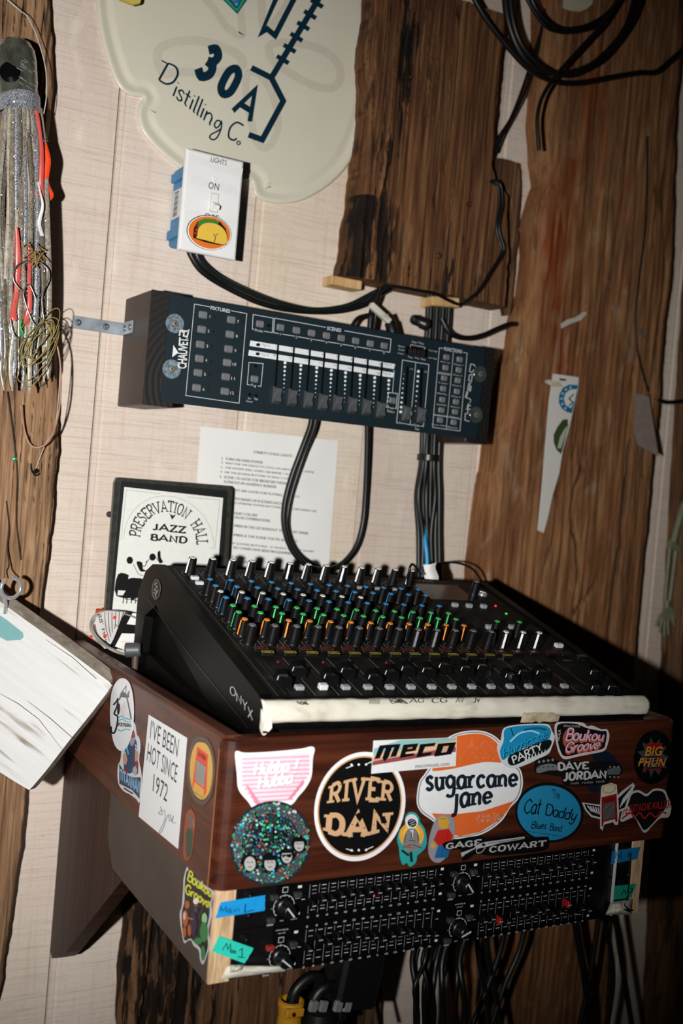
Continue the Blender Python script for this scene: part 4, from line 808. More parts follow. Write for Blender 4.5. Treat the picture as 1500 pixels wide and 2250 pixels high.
def mbtn(u, v, w_, l_, h, m, nm='button', lab=None, legend=None, edge=None):
    o = MB().box(D(u, v, h/2), (w_, l_, h), m, DR, bev=min(.0007, h*.3)).build(nm, mx)
    if lab: o['label'] = lab
    if edge:
        a = MB(); e = .0007; t = edge
        for (x0, x1, y0, y1) in ((-w_/2, w_/2, -l_/2, -l_/2+e), (-w_/2, w_/2, l_/2-e, l_/2), (-w_/2, -w_/2+e, -l_/2, l_/2), (w_/2-e, w_/2, -l_/2, l_/2)):
            a.add([D(u+x*.92, v+y*.9, h+.00015) for x, y in ((x0, y0), (x1, y0), (x1, y1), (x0, y1))], [(0, 1, 2, 3)], t)
        vs, fs = textgeo(legend); xs = [p[0] for p in vs]; cx = (min(xs)+max(xs))/2; a.add([D(u+(p[0]-cx)*.0027, v+(p[1]-.35)*.0030, h+.0002) for p in vs], fs, t); a.build('legend', o)
    return o
GB = mat('light_grey_button', '#c9cbcc', .4); GB2 = mat('grey_button', '#8f9396', .45); DB = mat('button_black', '#121110', .4)
for i in range(16): mbtn(.0420+PT*i+ (0 if i < 12 else .0006), .0995, .0155, .0068, .0034, DB, 'mute_button', None, 'MUTE', ink('#a32c26'))
for i in range(13): mbtn(.0445+PT*i, .0885, .0138, .0050, .0042, DB, 'solo_button', None, 'SOLO', ink('#e0cc44'))
mbtn(.440, .099, .0155, .0068, .003, DB, 'mute_button', None, 'SOLO', ink('#5a1a18')); mbtn(.456, .0895, .0135, .005, .004, DB, 'solo_button', None, 'VIEW', ink('#7a7a75'))
for i in range(14):
    o = mbtn(.0479+.02496*i, .0190, .0088, .0062, .0056 if i == 1 else .004, GB if i == 1 else GB2, 'bank_button')
for u, v in ((.0352, .2796), (.0357, .2652)): mbtn(u, v, .0095, .0052, .004, GB, 'button')
for u, v in ((.3650, .2309), (.3866, .2304), (.4092, .2303)): mbtn(u, v, .0085, .0055, .005, GB2, 'button')
for u, v, c in ((.3750, .1675, GB2), (.4110, .1690, GB2), (.4450, .1198, GB)): mbtn(u, v, .011, .006, .005, c, 'button')
for i in range(9, 12): mbtn(U0+PT*(i-.35), .2760, .009, .005, .003, GB2, 'button')
for u, v, c, n_ in ((.4345, .2380, '#ff2a1c', 'red'), (.4345, .2140, '#22c93a', 'green')): MB().lathe([(.0016, 0), (.0014, .0012), (0, .0018)], D(u, v), DN, mat(n_+'_lamp', c, .4, emit=1.2), 10).build('indicator_light', mx)
for i in (0, 2, 5): MB().lathe([(.0016, 0), (.0014, .0012), (0, .0018)], D(U0+PT*i+.0165 if i else .0505, .0745), DN, mat('dim_red_lamp', '#6d1512', .3), 10).build('indicator_light', mx)
# headphone socket
MB().lathe([(.0068, 0), (.0062, .003), (.004, .0035), (.0034, 0)], D(.4385, .2750), DN, CHROME, 18).build('jack_socket', mx)
# faders
FADS = [(.034, .0290), (.0584, .0474), (.0859, .0326), (.1111, .045), (.1347, .0308), (.1593, .0405), (.1843, .0496), (.2077, .0458), (.235, .0563), (.2586, .0493), (.2838, .0538), (.307, .0341), (.3305, .0415), (.3555, .0416), (.4342, .0421), (.38+.025, .006), (.4046+.0245, .0058)]
fc = MB(); fm = mat('fader_black', '#0c0d0e', .25, coat=.5)
for (z0_, z1_, a, b, c_, d) in ((0, .0115, .0052, .0110, .0045, .0078),):
    fc.add([V(p) for p in ((-a, -b, z0_+.002), (a, -b, z0_+.002), (a, b, z0_+.002), (-a, b, z0_+.002), (-c_, -d, z1_), (c_, -d, z1_), (c_, -.002, z1_-.0022), (-c_, -.002, z1_-.0022), (-c_, d, z1_), (c_, d, z1_), (c_, .002, z1_-.0022), (-c_, .002, z1_-.0022))],
           [(0, 1, 5, 4), (4, 5, 6, 7), (7, 6, 10, 11), (11, 10, 9, 8), (8, 9, 2, 3), (1, 2, 9, 10, 6, 5), (0, 4, 7, 11, 8, 3), (3, 2, 1, 0)], fm)
fo = fc.build('fader', loc=(0, 0, 0)); fl2 = MB(); wl = ink('#dfe1e2')
fl2.add([(-.0032, -.0006, .00905), (.0012, -.0006, .00905), (.0012, .0006, .00905), (-.0032, .0006, .00905)], [(0, 1, 2, 3)], wl)
for s_ in (-1, 1): fl2.add([(s_*.0049, -.0006, .0088), (s_*.0049, .0006, .0088), (s_*.0055, .0006, .0045), (s_*.0055, -.0006, .0045)], [(0, 1, 2, 3)], wl)
fp_ = fl2.build('white_line', fo, loc=(0, 0, 0))
for u, v in FADS:
    o = fo.copy(); SC.collection.objects.link(o); o.parent = mx; o.location = D(u, v)-wloc(mx); o.rotation_euler = DR.to_euler(); c = fp_.copy(); SC.collection.objects.link(c); c.parent = o
bpy.data.objects.remove(fp_); bpy.data.objects.remove(fo)
# badge and lettering on the cheek
XP = PX(D(0, 0).x-.0004); A = Art(XP, .0002)
A.poly('#8f9092', circ(343, 1295, 9.6, 22, 4)); A.poly('#0e0e0e', circ(343, 1295, 8.8, 21, 4))
A.line('#9a9a98', [(346, 1280), (340, 1284), (345, 1290), (339, 1296), (345, 1300), (341, 1307), (343, 1313)], 1.6, smooth=True); A.line('#9a9a98', [(336, 1302), (342, 1304), (348, 1296)], 1.4)
for t, x, y, s_ in (('O', 511, 1519, 1), ('N', 524, 1534, 1), ('Y', 537, 1549, 1), ('X', 549, 1567, 1.1)):
    A.sk('#a5a6a6', t, [(x-5, y-14*s_), (x+6, y-6*s_), (x+6, y+15*s_), (x-5, y+8*s_)] if t != 'O' else [(505, 1506), (518, 1512), (518, 1532), (505, 1526)], .1)
A.line('#2c2b28', [(322, 1312), (382, 1396), (545, 1600)], .9)
A.build('badge_print', mx)
# angled plug at the rear left
plg = thing('angled_plug', 'grey right-angle jack plug at the rear left corner of the mixer', 'plug', pw(293, 1440, -.17)); pp = pw(292, 1428, -.185)
GP = mat('charcoal_plastic', '#47484a', .45); MB().lathe([(.0, -.009), (.0076, -.009), (.0085, -.007), (.0085, .007), (.0074, .009), (0, .009)], pp, (.9, -.4, .1), GP, 20).build('plug_body', plg)
MB().tube([pp+V((.003, -.002, -.004)), pp+V((.003, -.003, -.03)), pp+V((.004, -.002, -.06))], [.0042, .0036, .003], mat('brown_strain_relief', '#4a3a32', .5), 12).build('strain_relief', plg)
cable('signal_cable', 'black cable heaped between the mixer and the left box side', [V((-.034, -.20, -.34)), V((-.033, -.26, -.333)), V((-.032, -.33, -.337)), V((-.034, -.40, -.34))], .0032)
cable('patch_cable', 'thin black patch cable arching over the back right of the mixer', [D(.3285, .290, .002), D(.3285, .292, .03), (930, 1262, -.17), (944, 1244, -.14), (975, 1236, -.12), (1010, 1238, -.12), (1040, 1252, -.12), (1060, 1282, -.10), (1064, 1300, -.08)], .0016)
LBP = Plane(pw(945, 1262, -.16), (-.3, -1, .1)); P = [[LBP.at(lerp(930, 960, i/6)+4*math.sin(j), lerp(1286, 1238, j/6)-abs(i-3)*.8+ (6-i)*.8, .006*math.sin(PI*i/6)) for j in range(7)] for i in range(7)]
mb = MB().grid(P, PAPER); o = mb.build('paper_flag'); tag(o, 'folded white paper flag label on the thin patch cable', 'label')
# ------------------------------------------------------------------ lighting controller
CY = -.1081; CP = PY(CY); TEAL = mat('teal_black_panel', '#14232a', .45, vary=.06, sc=300, bump=.05)
BURNT = wood('black_stained_pine', '#120b08', '#271a12', '#38271b', scl=(100, 14, 14), rough=.45, bump=.35, spec=.5, pos=(.35, .5, .75))
def endgrain():
    m = mat('black_stained_end_grain', '#15110e', .6); nt = m.node_tree; b = nt.nodes['Principled BSDF']; N = nt.nodes.new
    wv = N('ShaderNodeTexWave'); wv.wave_type = 'RINGS'; wv.rings_direction = 'Y'; wv.inputs['Scale'].default_value = 42; wv.inputs['Distortion'].default_value = 1
    tc = N('ShaderNodeTexCoord'); mp = N('ShaderNodeMapping'); mp.inputs['Location'].default_value = (-.06, 0, -.03); nt.links.new(tc.outputs['Object'], mp.inputs[0]); nt.links.new(mp.outputs[0], wv.inputs[0])
    r = N('ShaderNodeValToRGB'); r.color_ramp.elements[0].color = lin('#0a0808'); r.color_ramp.elements[1].color = lin('#17120f'); nt.links.new(wv.outputs[0], r.inputs[0]); nt.links.new(r.outputs[0], b.inputs['Base Color'])
    bp = N('ShaderNodeBump'); bp.inputs['Strength'].default_value = .2; bp.inputs['Distance'].default_value = .001; nt.links.new(wv.outputs[0], bp.inputs['Height']); nt.links.new(bp.outputs[0], b.inputs['Normal']); return m
EG = endgrain()
for x0, lab in ((-.0214, 'black-stained wood block holding the left end of the lighting controller'), (.4662, 'black-stained wood block holding the right end of the lighting controller')):
    mb = MB(); mb.box((x0+.019, (CY+.004)/2, .0645), (.038, -CY-.006, .141), BURNT, bev=.0015); mb.box((x0+.019, CY+.0046, .0645), (.0376, .001, .1406), EG)
    tag(mb.build('mounting_block'), lab, 'wood block', 'controller mounting blocks')
lc = thing('lighting_controller', 'dark teal rack lighting controller with eight grey faders and white legends', 'controller', (.241, CY, .0))
prof = []
r_c = .004
for (cx_, cz_, a0) in ((.4826-r_c, .132-r_c, 0), (r_c, .132-r_c, 90), (r_c, r_c, 180), (.4826-r_c, r_c, 270)):
    for k in range(5): a = math.radians(a0+22.5*k); prof.append((cx_+r_c*math.cos(a), CY+.002, cz_+r_c*math.sin(a)))
mb = MB(); mb.prism(prof, (0, -.002, 0), TEAL); mb.add([(x*1, CY+.001, z) for x, y, z in prof[5:15]], [], STEEL); mb.build('front_panel', lc)
MB().box((.2413, -.075, .066), (.42, .060, .118), TEAL).build('chassis', lc)
A = Art(CP, .0002, .00002); WH = '#c3c8ca'
def rect(pts, w_=1.4): A.line(WH, pts, w_, closed=True)
rect([(427, 668), (542, 689), (525, 886), (408, 869)]); A.poly('#14232a', [(461, 672), (508, 680), (507, 688), (460, 681)])
A.text(WH, 'FIXTURES', [(463, 672), (506, 680), (505, 688), (462, 680)], 'b')
rect([(556, 691), (600, 699), (598, 731), (554, 723)]); rect([(603, 699), (859, 745), (856, 774), (601, 731)])
A.poly('#14232a', [(558, 722), (580, 726), (580, 731), (558, 727)]); A.text(WH, 'Strobe', [(560, 721), (578, 725), (577, 731), (559, 727)])
A.poly('#14232a', [(716, 717), (756, 723), (756, 731), (716, 725)]); A.text(WH, 'SCENES', [(719, 717), (750, 722), (749, 730), (718, 725)], 'b')
S1 = [(570, 712), (615, 719.5), (650, 726), (683, 732), (716, 737.5), (748.5, 743), (780, 749), (812, 755), (842.5, 760)]
for i, p in enumerate(S1[1:]): A.poly('#14232a', box_q(p[0]+.5, p[1]+14.5, 6, 6)); A.text(WH, str(i+1), [(p[0]-1, p[1]+11.5), (p[0]+2, p[1]+12), (p[0]+2, p[1]+18), (p[0]-1, p[1]+17.5)])
A.poly('#dfe3e4', [(550, 748), (868, 800), (865, 811), (548, 760)]); A.poly('#dfe3e4', [(547, 769), (866, 819), (863, 830), (545, 781)])
for x, y in ((567, 757.5), (566, 777.5)): A.ell('#1a1a1a', x, y, 4.6, 3.6)
A.text('#8b9092', 'Page A', [(576, 754), (593, 757), (593, 764), (575, 761)]); A.text('#8b9092', 'Page B', [(574, 775), (591, 778), (590, 785), (573, 782)])
A.text('#8b9092', 'Page A', [(845, 797), (861, 800), (860, 806), (844, 803)]); A.text('#8b9092', 'Page B', [(842, 817), (858, 820), (857, 826), (841, 823)])
SX = [(611, 757), (646, 763), (681, 768), (713, 774), (744, 779), (776, 785), (808, 790), (839, 796)]; KX = [(606, 868), (640, 873), (675, 878), (707, 883), (739, 886), (772, 890), (803, 894), (834, 900)]
for i in range(8):
    A.text('#6d7274', str(i+1), [(SX[i][0]-6, SX[i][1]+2), (SX[i][0]-3, SX[i][1]+2), (SX[i][0]-3, SX[i][1]+7), (SX[i][0]-6, SX[i][1]+7)])
    A.text('#6d7274', str(i+9), [(SX[i][0]-11, SX[i][1]+21), (SX[i][0]-5, SX[i][1]+22), (SX[i][0]-5, SX[i][1]+27), (SX[i][0]-11, SX[i][1]+26)])
    b = (KX[i][0]-1, KX[i][1]-18); A.line('#04080a', [SX[i], b], 4.2)
    for k in range(8): t = k/7; x = lerp(SX[i][0]+15, KX[i][0]+15, t*.6+.2)+1; y = lerp(SX[i][1]+40, SX[i][1]+104, t); A.ell('#e4e8e9', x, y, lerp(3.3, .7, t))
rect([(547, 796), (578, 799), (573, 849), (543, 845)]); A.poly('#14232a', [(550, 843), (566, 845), (566, 852), (550, 850)]); A.text(WH, 'Fog', [(552, 843), (563, 845), (562, 852), (551, 850)])
A.text(WH, 'Rev', [(545, 873), (552, 874), (551, 878), (544, 877)]); A.text(WH, 'Fade', [(559, 873), (567, 875), (566, 880), (558, 878)]); A.text(WH, 'Channel', [(541, 879), (555, 881), (554, 885), (540, 883)])
for p in ((548, 867), (562, 869), (561, 804), (590, 715)): A.ell('#0a0c0d', p[0], p[1], 3.6)
rect([(853, 862), (873, 865), (870, 898), (849, 895)]); A.poly('#14232a', [(853, 893), (868, 895), (868, 901), (853, 899)]); A.text(WH, 'Page', [(853, 893), (867, 895), (866, 900), (852, 898)]); A.text(WH, 'Select', [(851, 900), (867, 903), (866, 908), (850, 905)]); A.line(WH, [(863, 814), (866, 815), (862, 863)], 1.2)
A.text(WH, 'Step / Time', [(905, 748), (931, 753), (930, 759), (904, 754)]); A.line(WH, [(901, 763), (902, 757), (933, 763), (932, 768)], 1)
for t, x, y in (('Blackout', 875, 758), ('Step', 875, 766), ('Program', 874, 774)): A.text(WH, t, [(x, y), (x+13, y+2), (x+13, y+6), (x, y+4)])
for t, x, y in (('Music Trigger', 942, 768), ('Auto Trigger', 941, 784), ('Chase', 896, 781), ('Scene', 911, 783), ('Bank', 925, 786)): A.text(WH, t, [(x, y), (x+(19 if x > 930 else 10), y+3), (x+(19 if x > 930 else 10), y+7), (x, y+4)])
rect([(884, 791), (942, 801), (930, 937), (871, 929)]); A.line(WH, [(913, 797), (901, 932)], 1.2)
SPD = [((895, 805), (890, 908)), ((926, 809), (923, 912))]
for i, (s_, k_) in enumerate(SPD):
    A.line('#04080a', [s_, (k_[0], k_[1]-18)], 4.2)
    for k in range(9): t = k/8; A.ell('#dfe3e4', s_[0]-8-t*7 + (0 if i == 0 else 1), lerp(822-i*6, 905-i*2, t), lerp(.7, 3.2, t) if i == 0 else lerp(3.2, .8, t))
A.poly('#14232a', [(876, 926), (893, 928), (893, 934), (876, 932)]); A.text(WH, 'Speed', [(877, 926), (892, 929), (891, 934), (876, 931)]); A.poly('#14232a', [(908, 931), (923, 933), (923, 938), (908, 936)]); A.text(WH, 'Fade', [(909, 931), (922, 933), (921, 938), (908, 936)]); A.text(WH, 'Time', [(911, 939), (921, 941), (920, 946), (910, 944)])
A.text(WH, '5"0', [(900, 809), (907, 810), (907, 813), (900, 812)]); A.text(WH, '30', [(932, 815), (937, 816), (937, 819), (932, 818)])
rect([(965, 764), (1026, 776), (1010, 947), (950, 939)], 1.2); A.line(WH, [(996, 772), (980, 943)], 1.1); A.line(WH, [(960, 820), (990, 824)], 1); A.line(WH, [(953, 912), (982, 916)], 1); A.line(WH, [(982, 916), (1012, 921)], 1)
A.poly('#14232a', [(974, 762), (1017, 769), (1016, 778), (973, 771)]); A.text(WH, 'FUNCTIONS', [(976, 762), (1015, 769), (1014, 777), (975, 770)], 'b')
F1 = [(979, 785), (977, 808), (974, 831), (972, 854), (970, 878), (968, 901), (965, 923)]; F2 = [(1008, 790), (1006, 813), (1004, 836), (1002, 860), (1000, 883), (998, 905), (995, 928)]
N1 = ['Bank Up', 'Bank Down', 'Program', 'Midi Rec', 'Auto/Del', 'Music/Bank Copy', 'Tap Sync Display']; N2 = ['Chase 1', 'Chase 2', 'Chase 3', 'Chase 4', 'Chase 5', 'Chase 6', 'Blackout']
for p, t in list(zip(F1, N1))+list(zip(F2, N2)): w_ = 5+len(t)*.7; A.text(WH, t, [(p[0]-w_-1, p[1]+8.5-w_*.05), (p[0]+w_-1, p[1]+10+w_*.1), (p[0]+w_-1, p[1]+13.5+w_*.1), (p[0]-w_-1, p[1]+12-w_*.05)])
# side lettering
A.text('#d6d9da', 'CHAUVET', lambda u, v: V((lerp(410, 389, v)+4*u, lerp(811, 743, u)-2*v)), 'b', sp=-.03)
A.poly('#dfe2e2', [(381, 758), (392, 775), (378, 785)])
A.line('#d6d9da', [(394, 738), (396, 727), (401, 726), (401, 731)], 3.4); A.line('#d6d9da', [(415, 724), (411, 740), (403, 738), (405, 727), (414, 728)], 3.2, closed=False)
A.ell('#d6d9da', 411, 745, 2.6); A.ell('#14232a', 411, 745, 1.7)
ob = lambda u, v: V((lerp(1024, 1042, u)+ (1-v)*-7+3, lerp(926, 801, u)+(1-v)*2))
for pts in ([(1044, 806), (1041, 801), (1034, 800), (1031, 816), (1037, 818), (1041, 812)], [(1037, 822), (1031, 824), (1029, 836), (1035, 838), (1037, 828), (1037, 822)], [(1035, 841), (1030, 842), (1027, 856), (1033, 859), (1035, 848)], [(1032, 844), (1031, 858)], [(1026, 859), (1022, 873), (1031, 876), (1035, 880)], [(1028, 860), (1024, 874)], [(1034, 882), (1031, 885)], [(1034, 892), (1028, 888), (1026, 896)], [(1023, 899), (1033, 899)], [(1029, 889), (1027, 908)], [(1028, 908), (1022, 909), (1021, 923), (1031, 926)]):
    A.line('#aab0b2', pts, 2.2)
A.build('panel_legends', lc)
cq = lambda px, py: CP.at(px, py)
G1 = mat('controller_button_grey', '#6c6e6e', .55); 
PB = [(445, 692), (442, 724), (439, 757), (437, 788), (434, 819), (431, 852), (507, 703), (504, 735), (501, 767), (498, 797), (495, 828), (493, 860)]+S1+[(558, 833), (861, 880)]+F1+F2
for i, p in enumerate(PB):
    c = cq(*p); w_, h_ = (.0118, .0092) if i < 12 else (.0112, .0088) if i < 23 else (.0105, .0082)
    o = MB().box(c+V((0, -.0017, 0)), (w_, .0036, h_), G1, bev=.0014)
    for k in (-1, 0, 1): o.box(c+V((k*.0022, -.0036, 0)), (.0006, .0004, h_*.5), G1)
    o.build('button', lc)
for i in range(12):
    x, y = PB[i]; a = Art(CP, .0006); e_ = 2.5 if i > 8 else 0; a.text(WH, str(i+1), [(x+14-e_*.5, y+0), (x+18+e_, y+.5), (x+18+e_, y+7), (x+14-e_*.5, y+6.5)]); a.build('number', lc)
    MB().lathe([(.0014, 0), (.0014, .0012), (.0008, .0022), (0, .0024)], cq(x+25, y+4), (0, -1, 0), mat('dark_led', '#26221f', .15), 10).build('led', lc)
for p in ((561, 804), (590, 715), (548, 867), (562, 869), (567, 757.5), (566, 777.5)): MB().lathe([(.0014, 0), (.0012, .0014), (0, .0018)], cq(*p)+V((0, -.0006, 0)), (0, -1, 0), mat('dark_led', '#26221f', .15), 10).build('led', lc)
FDG = mat('fader_grey_rubber', '#4c4f51', .5)
for i, p in enumerate(KX+[s_[1] for s_ in SPD]):
    c = cq(*p)+V((0, -.0004, 0)); a, b, t = .0054, .0115, .0095; R = Matrix.Identity(3)
    o = MB(); o.add([c+V(q) for q in ((-a, 0, -b), (a, 0, -b), (a, 0, b), (-a, 0, b), (-a*.8, -t, -b*.72), (a*.8, -t, -b*.72), (a*.62, -t*.78, 0), (-a*.62, -t*.78, 0), (-a*.8, -t, b*.72), (a*.8, -t, b*.72))],
          [(0, 1, 5, 4), (4, 5, 6, 7), (7, 6, 9, 8), (2, 3, 8, 9), (1, 2, 9, 6, 5), (3, 0, 4, 7, 8)], FDG)
    o.build('fader', lc)
mb = MB(); dp = [(893, 760), (940, 769), (938, 785), (890, 777)]; plate(mb, CP, dp, .0003, .0008, mat('display_window', '#0d0807', .15)); dsp = mb.build('display', lc)
A = Art(CP, .0013)
for i in range(4):
    x = 899+i*9.3; y = 766+i*1.6; A.line('#453c35', [(x, y), (x+5, y+1), (x+4, y+11), (x-1, y+10)], 1.1, closed=True); A.line('#453c35', [(x-.5, y+5), (x+4.5, y+6)], 1.1)
A.build('digits', dsp)
CW = mat('washer_zinc_blue', '#8fa0ac', .25, .45, vary=.55, sc=260, bump=.5); CW2 = mat('clear_plastic_washer', '#39413f', .15, vary=.2)
for p, m_ in (((383, 711), CW), ((376, 811), CW), ((1053, 822), CW2), ((1044, 911.5), CW2)):
    c = cq(*p)+V((0, -.0012, 0)); o = MB().lathe([(.0119, 0), (.0119, .0012), (.0112, .0018), (.0045, .0018), (.0042, .001)], c, (0, -1, 0), m_, 32).build('washer', lc)
    s_ = MB().lathe([(.0042, .001), (.0040, .0026), (.0012, .003), (0, .0024)], c, (0, -1, 0), mat('screw_head', '#a59f96', .4, .7), 16)
    for r in (0, 90): s_.box(c+V((0, -.0032, 0)), (.0036, .0005, .0007), mat('screw_slot', '#2b2724', .6), Matrix.Rotation(math.radians(r+25), 3, 'Y'))
    s_.build('screw', o)
# angle bracket
BRK = mat('galvanised_bracket', '#9fa9b0', .32, .4, vary=.3, sc=50, bump=.15)
ab = thing('angle_bracket', 'galvanised steel angle bracket fixing the left wood block to the wall', 'bracket', (-.05, 0, .07))
t = .0022; mb = MB(); w0, w1 = pw(161, 705, 0), pw(268, 726, 0); zc = (w0.z+w1.z)/2
mb.box(((w0.x-.0214-t)/2, -t/2-.0002, zc), (-.0214-w0.x, t, .0162), BRK, bev=.0005); mb.box((-.0214-t/2-.0001, -.0215, zc), (t, .042, .0162), BRK, bev=.0005); mb.build('bracket_plate', ab)
for c, ax in ((pw(171, 706, 0), (0, -1, 0)), (pw(232, 717, 0), (0, -1, 0))): MB().lathe([(.0044, t+.0002), (.0040, t+.0012), (.0014, t+.0016), (0, t+.0010)], (c.x, 0, zc), ax, mat('dull_screw', '#6e7176', .4, .8), 14).build('screw', ab)
for y in (-.013, -.034): MB().lathe([(.0042, t), (.0038, t+.0012), (.0012, t+.0015), (0, t+.0010)], (-.0214, y, zc), (-1, 0, 0), mat('dull_screw', '#6e7176', .4, .8), 14).build('screw', ab)

# ------------------------------------------------------------------ cables round the controller
cable('power_cable', 'black power cable sagging from the switch box to the hanging board', [(414, 540, -.03), (420, 562, -.032), (445, 597, -.03), (500, 632, -.025), (580, 668, -.022), (660, 683, -.02), (740, 683, -.02), (800, 668, -.022), (840, 642, -.026), (862, 628, -.03), (880, 600, -.02)], .0042)
cable('power_cable', 'second dark cable twisted under the first below the switch box', [(428, 545, -.04), (440, 575, -.04), (480, 608, -.036), (550, 642, -.03), (620, 667, -.028), (690, 680, -.026), (760, 672, -.026), (815, 646, -.03), (850, 628, -.035), (870, 610, -.02)], .0034, mat('dark_green_cable', '#141d1a', .35))
BN = [(946, 908), (958, 922), (968, 934), (976, 942), (940, 900), (985, 926), (952, 915), (964, 930)]
base = [(0, 628), (0, 760), (0, 960), (0, 1010), (0, 1100), (0, 1200), (0, 1300)]
for i in range(8):
    x0 = 940+i*6.6; xm = 922+i*6.2; xb = 917+i*6.8; j = random.uniform(-5, 5)
    pts = [(x0, 622, -.022-.004*(i % 2)), (x0-1, 700, -.022-.005*(i % 2)), (xm+8, 850, -.020-.005*(i % 2)), (xm+1+(3.5-i)*.8, 1005, -.020-.005*(i % 3)), (xb+j, 1090, -.022-.005*(i % 2)), (xb-j, 1180, -.022-.005*(i % 2)), (xb+2, 1290, -.03)]
    cable('snake_cable', 'black cable strand in the vertical bundle behind the controller', pts, .0040, group='vertical cable bundle strands')
cable('blue_cable', 'bright blue cable showing in the bundle just above the mixer', [(930, 1150, -.022), (934, 1190, -.031), (938, 1230, -.036), (938, 1290, -.04)], .0036, mat('blue_cable', '#1d8fc4', .35))
mb = MB(); c = pw(941, 1006, -.024); mb.lathe([(.0165, -.005), (.0175, -.004), (.0175, .004), (.0165, .005)], c, (0, 0, 1), BLK, 20); o = mb.build('hook_strap'); tag(o, 'black strap cinched round the cable bundle below the controller', 'strap')
cable('data_cable', 'black cable loop hanging from the left underside of the controller', [(684, 905, -.045), (682, 935, -.042), (662, 990, -.032), (640, 1050, -.026), (625, 1110, -.022), (625, 1160, -.02), (640, 1205, -.02), (668, 1238, -.022), (705, 1252, -.022), (745, 1243, -.022), (780, 1205, -.022), (797, 1150, -.022), (803, 1080, -.025), (806, 1000, -.032), (807, 920, -.04)], .0042)
cable('data_cable', 'thinner second cable inside the hanging loop', [(694, 905, -.038), (690, 940, -.035), (668, 1000, -.022), (648, 1060, -.016), (634, 1115, -.013), (632, 1160, -.012), (645, 1200, -.012), (668, 1228, -.012), (700, 1245, -.012)], .0034)
cable('data_cable', 'black cable running from the bundle right to the rough beam', [(970, 700, -.03), (990, 733, -.034), (1025, 743, -.03), (1060, 737, -.028), (1095, 722, -.03), (1125, 712, -.03), (1160, 716, -.012)], .0042)
cable('thin_cable', 'thin black cable looped over the bottom of the hanging board', [(830, 645, -.062), (862, 630, -.066), (910, 637, -.066), (955, 645, -.062), (985, 660, -.058), (1015, 668, -.058), (1050, 640, -.060), (1075, 600, -.059), (1097, 565, -.056), (1100, 540, -.056), (1090, 500, -.056), (1097, 450, -.056), (1093, 412, -.055), (1076, 397, -.052)], .0022)
cable('thin_cable', 'second thin black wire beside the first on the hanging board edge', [(1022, 664, -.062), (1056, 634, -.064), (1080, 597, -.062), (1104, 560, -.060), (1106, 540, -.06), (1096, 500, -.06), (1104, 450, -.06), (1100, 408, -.059), (1088, 396, -.058), (1076, 400, -.055)], .0022)
cable('stub_cable', 'short black cable dropping behind the top of the controller', [(835, 632, -.05), (828, 655, -.05), (815, 690, -.05), (812, 740, -.05)], .0042)
cable('stub_cable', 'thin black cable arching out from behind the controller top edge', [(770, 722, -.055), (785, 700, -.055), (810, 692, -.052), (825, 690, -.05), (820, 730, -.05)], .0030)
plg = thing('usb_plug', 'black plug with a masking tape tag above the controller', 'plug', pw(862, 730, -.06))
a, b = pw(852, 690, -.06), pw(866, 745, -.06); MB().tube([a, a.lerp(b, .3), a.lerp(b, .35), b], [.005, .0065, .0085, .0085], BLK, 12).build('plug_body', plg)
c = pw(835, 688, -.062); MB().box(c, (.040, .010, .009), MASK, Matrix.Rotation(math.radians(30), 3, 'Y'), bev=.002).build('tape_tag', plg)
xl = thing('cable_connector', 'short black barrel connector beside the cable bundle above the controller', 'connector', pw(925, 708, -.04)); a, b = pw(905, 700, -.04), pw(938, 714, -.04)
MB().tube([a, a.lerp(b, .15), a.lerp(b, .6), a.lerp(b, .62), b], [.006, .0078, .0075, .009, .009], BLK, 14).build('barrel', xl)
cable('hanging_wire', 'thin black wire dropping from the coils to the hanging board, left of pair', [(1196, 40, -.03), (1168, 130, -.03), (1145, 200, -.03), (1120, 262, -.03), (1095, 302, -.03), (1085, 340, -.03)], .0020)
cable('hanging_wire', 'thin black wire dropping from the coils to the hanging board, right of pair', [(1196, 20, -.035), (1180, 110, -.035), (1160, 185, -.035), (1132, 245, -.035), (1105, 295, -.034), (1090, 335, -.032)], .0020)
for i, (pts, r, lab) in enumerate((
    ([(1028, -30), (1060, 30), (1105, 90), (1160, 150), (1215, 178), (1270, 182), (1330, 172), (1400, 160), (1440, 158), (1470, 135), (1510, 100)], .0042, 'lowest black cable swag crossing the top of the beam'),
    ([(1108, -30), (1115, 40), (1135, 100), (1165, 140), (1215, 160), (1265, 158), (1320, 130), (1365, 80), (1395, 30), (1415, -30)], .0055, 'thick black coiled cable loop at the top of the beam'),
    ([(1118, -30), (1128, 50), (1150, 105), (1190, 145), (1240, 164), (1290, 148), (1345, 100), (1378, 50), (1400, -30)], .0042, 'inner black cable loop nested in the thick coil'),
    ([(1160, -30), (1175, 15), (1205, 50), (1245, 65), (1295, 55), (1340, 25), (1375, -30)], .0042, 'upper shallow black cable loop at the top of the beam'),
    ([(1145, -30), (1170, 20), (1205, 62), (1250, 68), (1300, 58)], .0032, 'thin cable under the shallow loop at the top'),
    ([(1370, -20), (1330, 45), (1280, 100), (1230, 155), (1195, 205), (1182, 245), (1180, 280), (1184, 330)], .0030, 'black cable running down diagonally onto the beam left edge'))):
    cable('coiled_cable', lab, [(x, y, -.075-.006*i) for x, y in pts], r)
cable('wall_cable', 'black cable entering from the right behind the torn sticker card', [(1424, 868, -.04), (1440, 878, -.045), (1470, 884, -.04), (1520, 878, -.03)], .0036)
cable('wall_cable', 'thin black cable running up the dark right side of the beam', [(1424, 860, -.05), (1402, 780, -.056), (1395, 700, -.056), (1405, 600, -.056), (1418, 480, -.056), (1422, 300, -.056)], .0016)
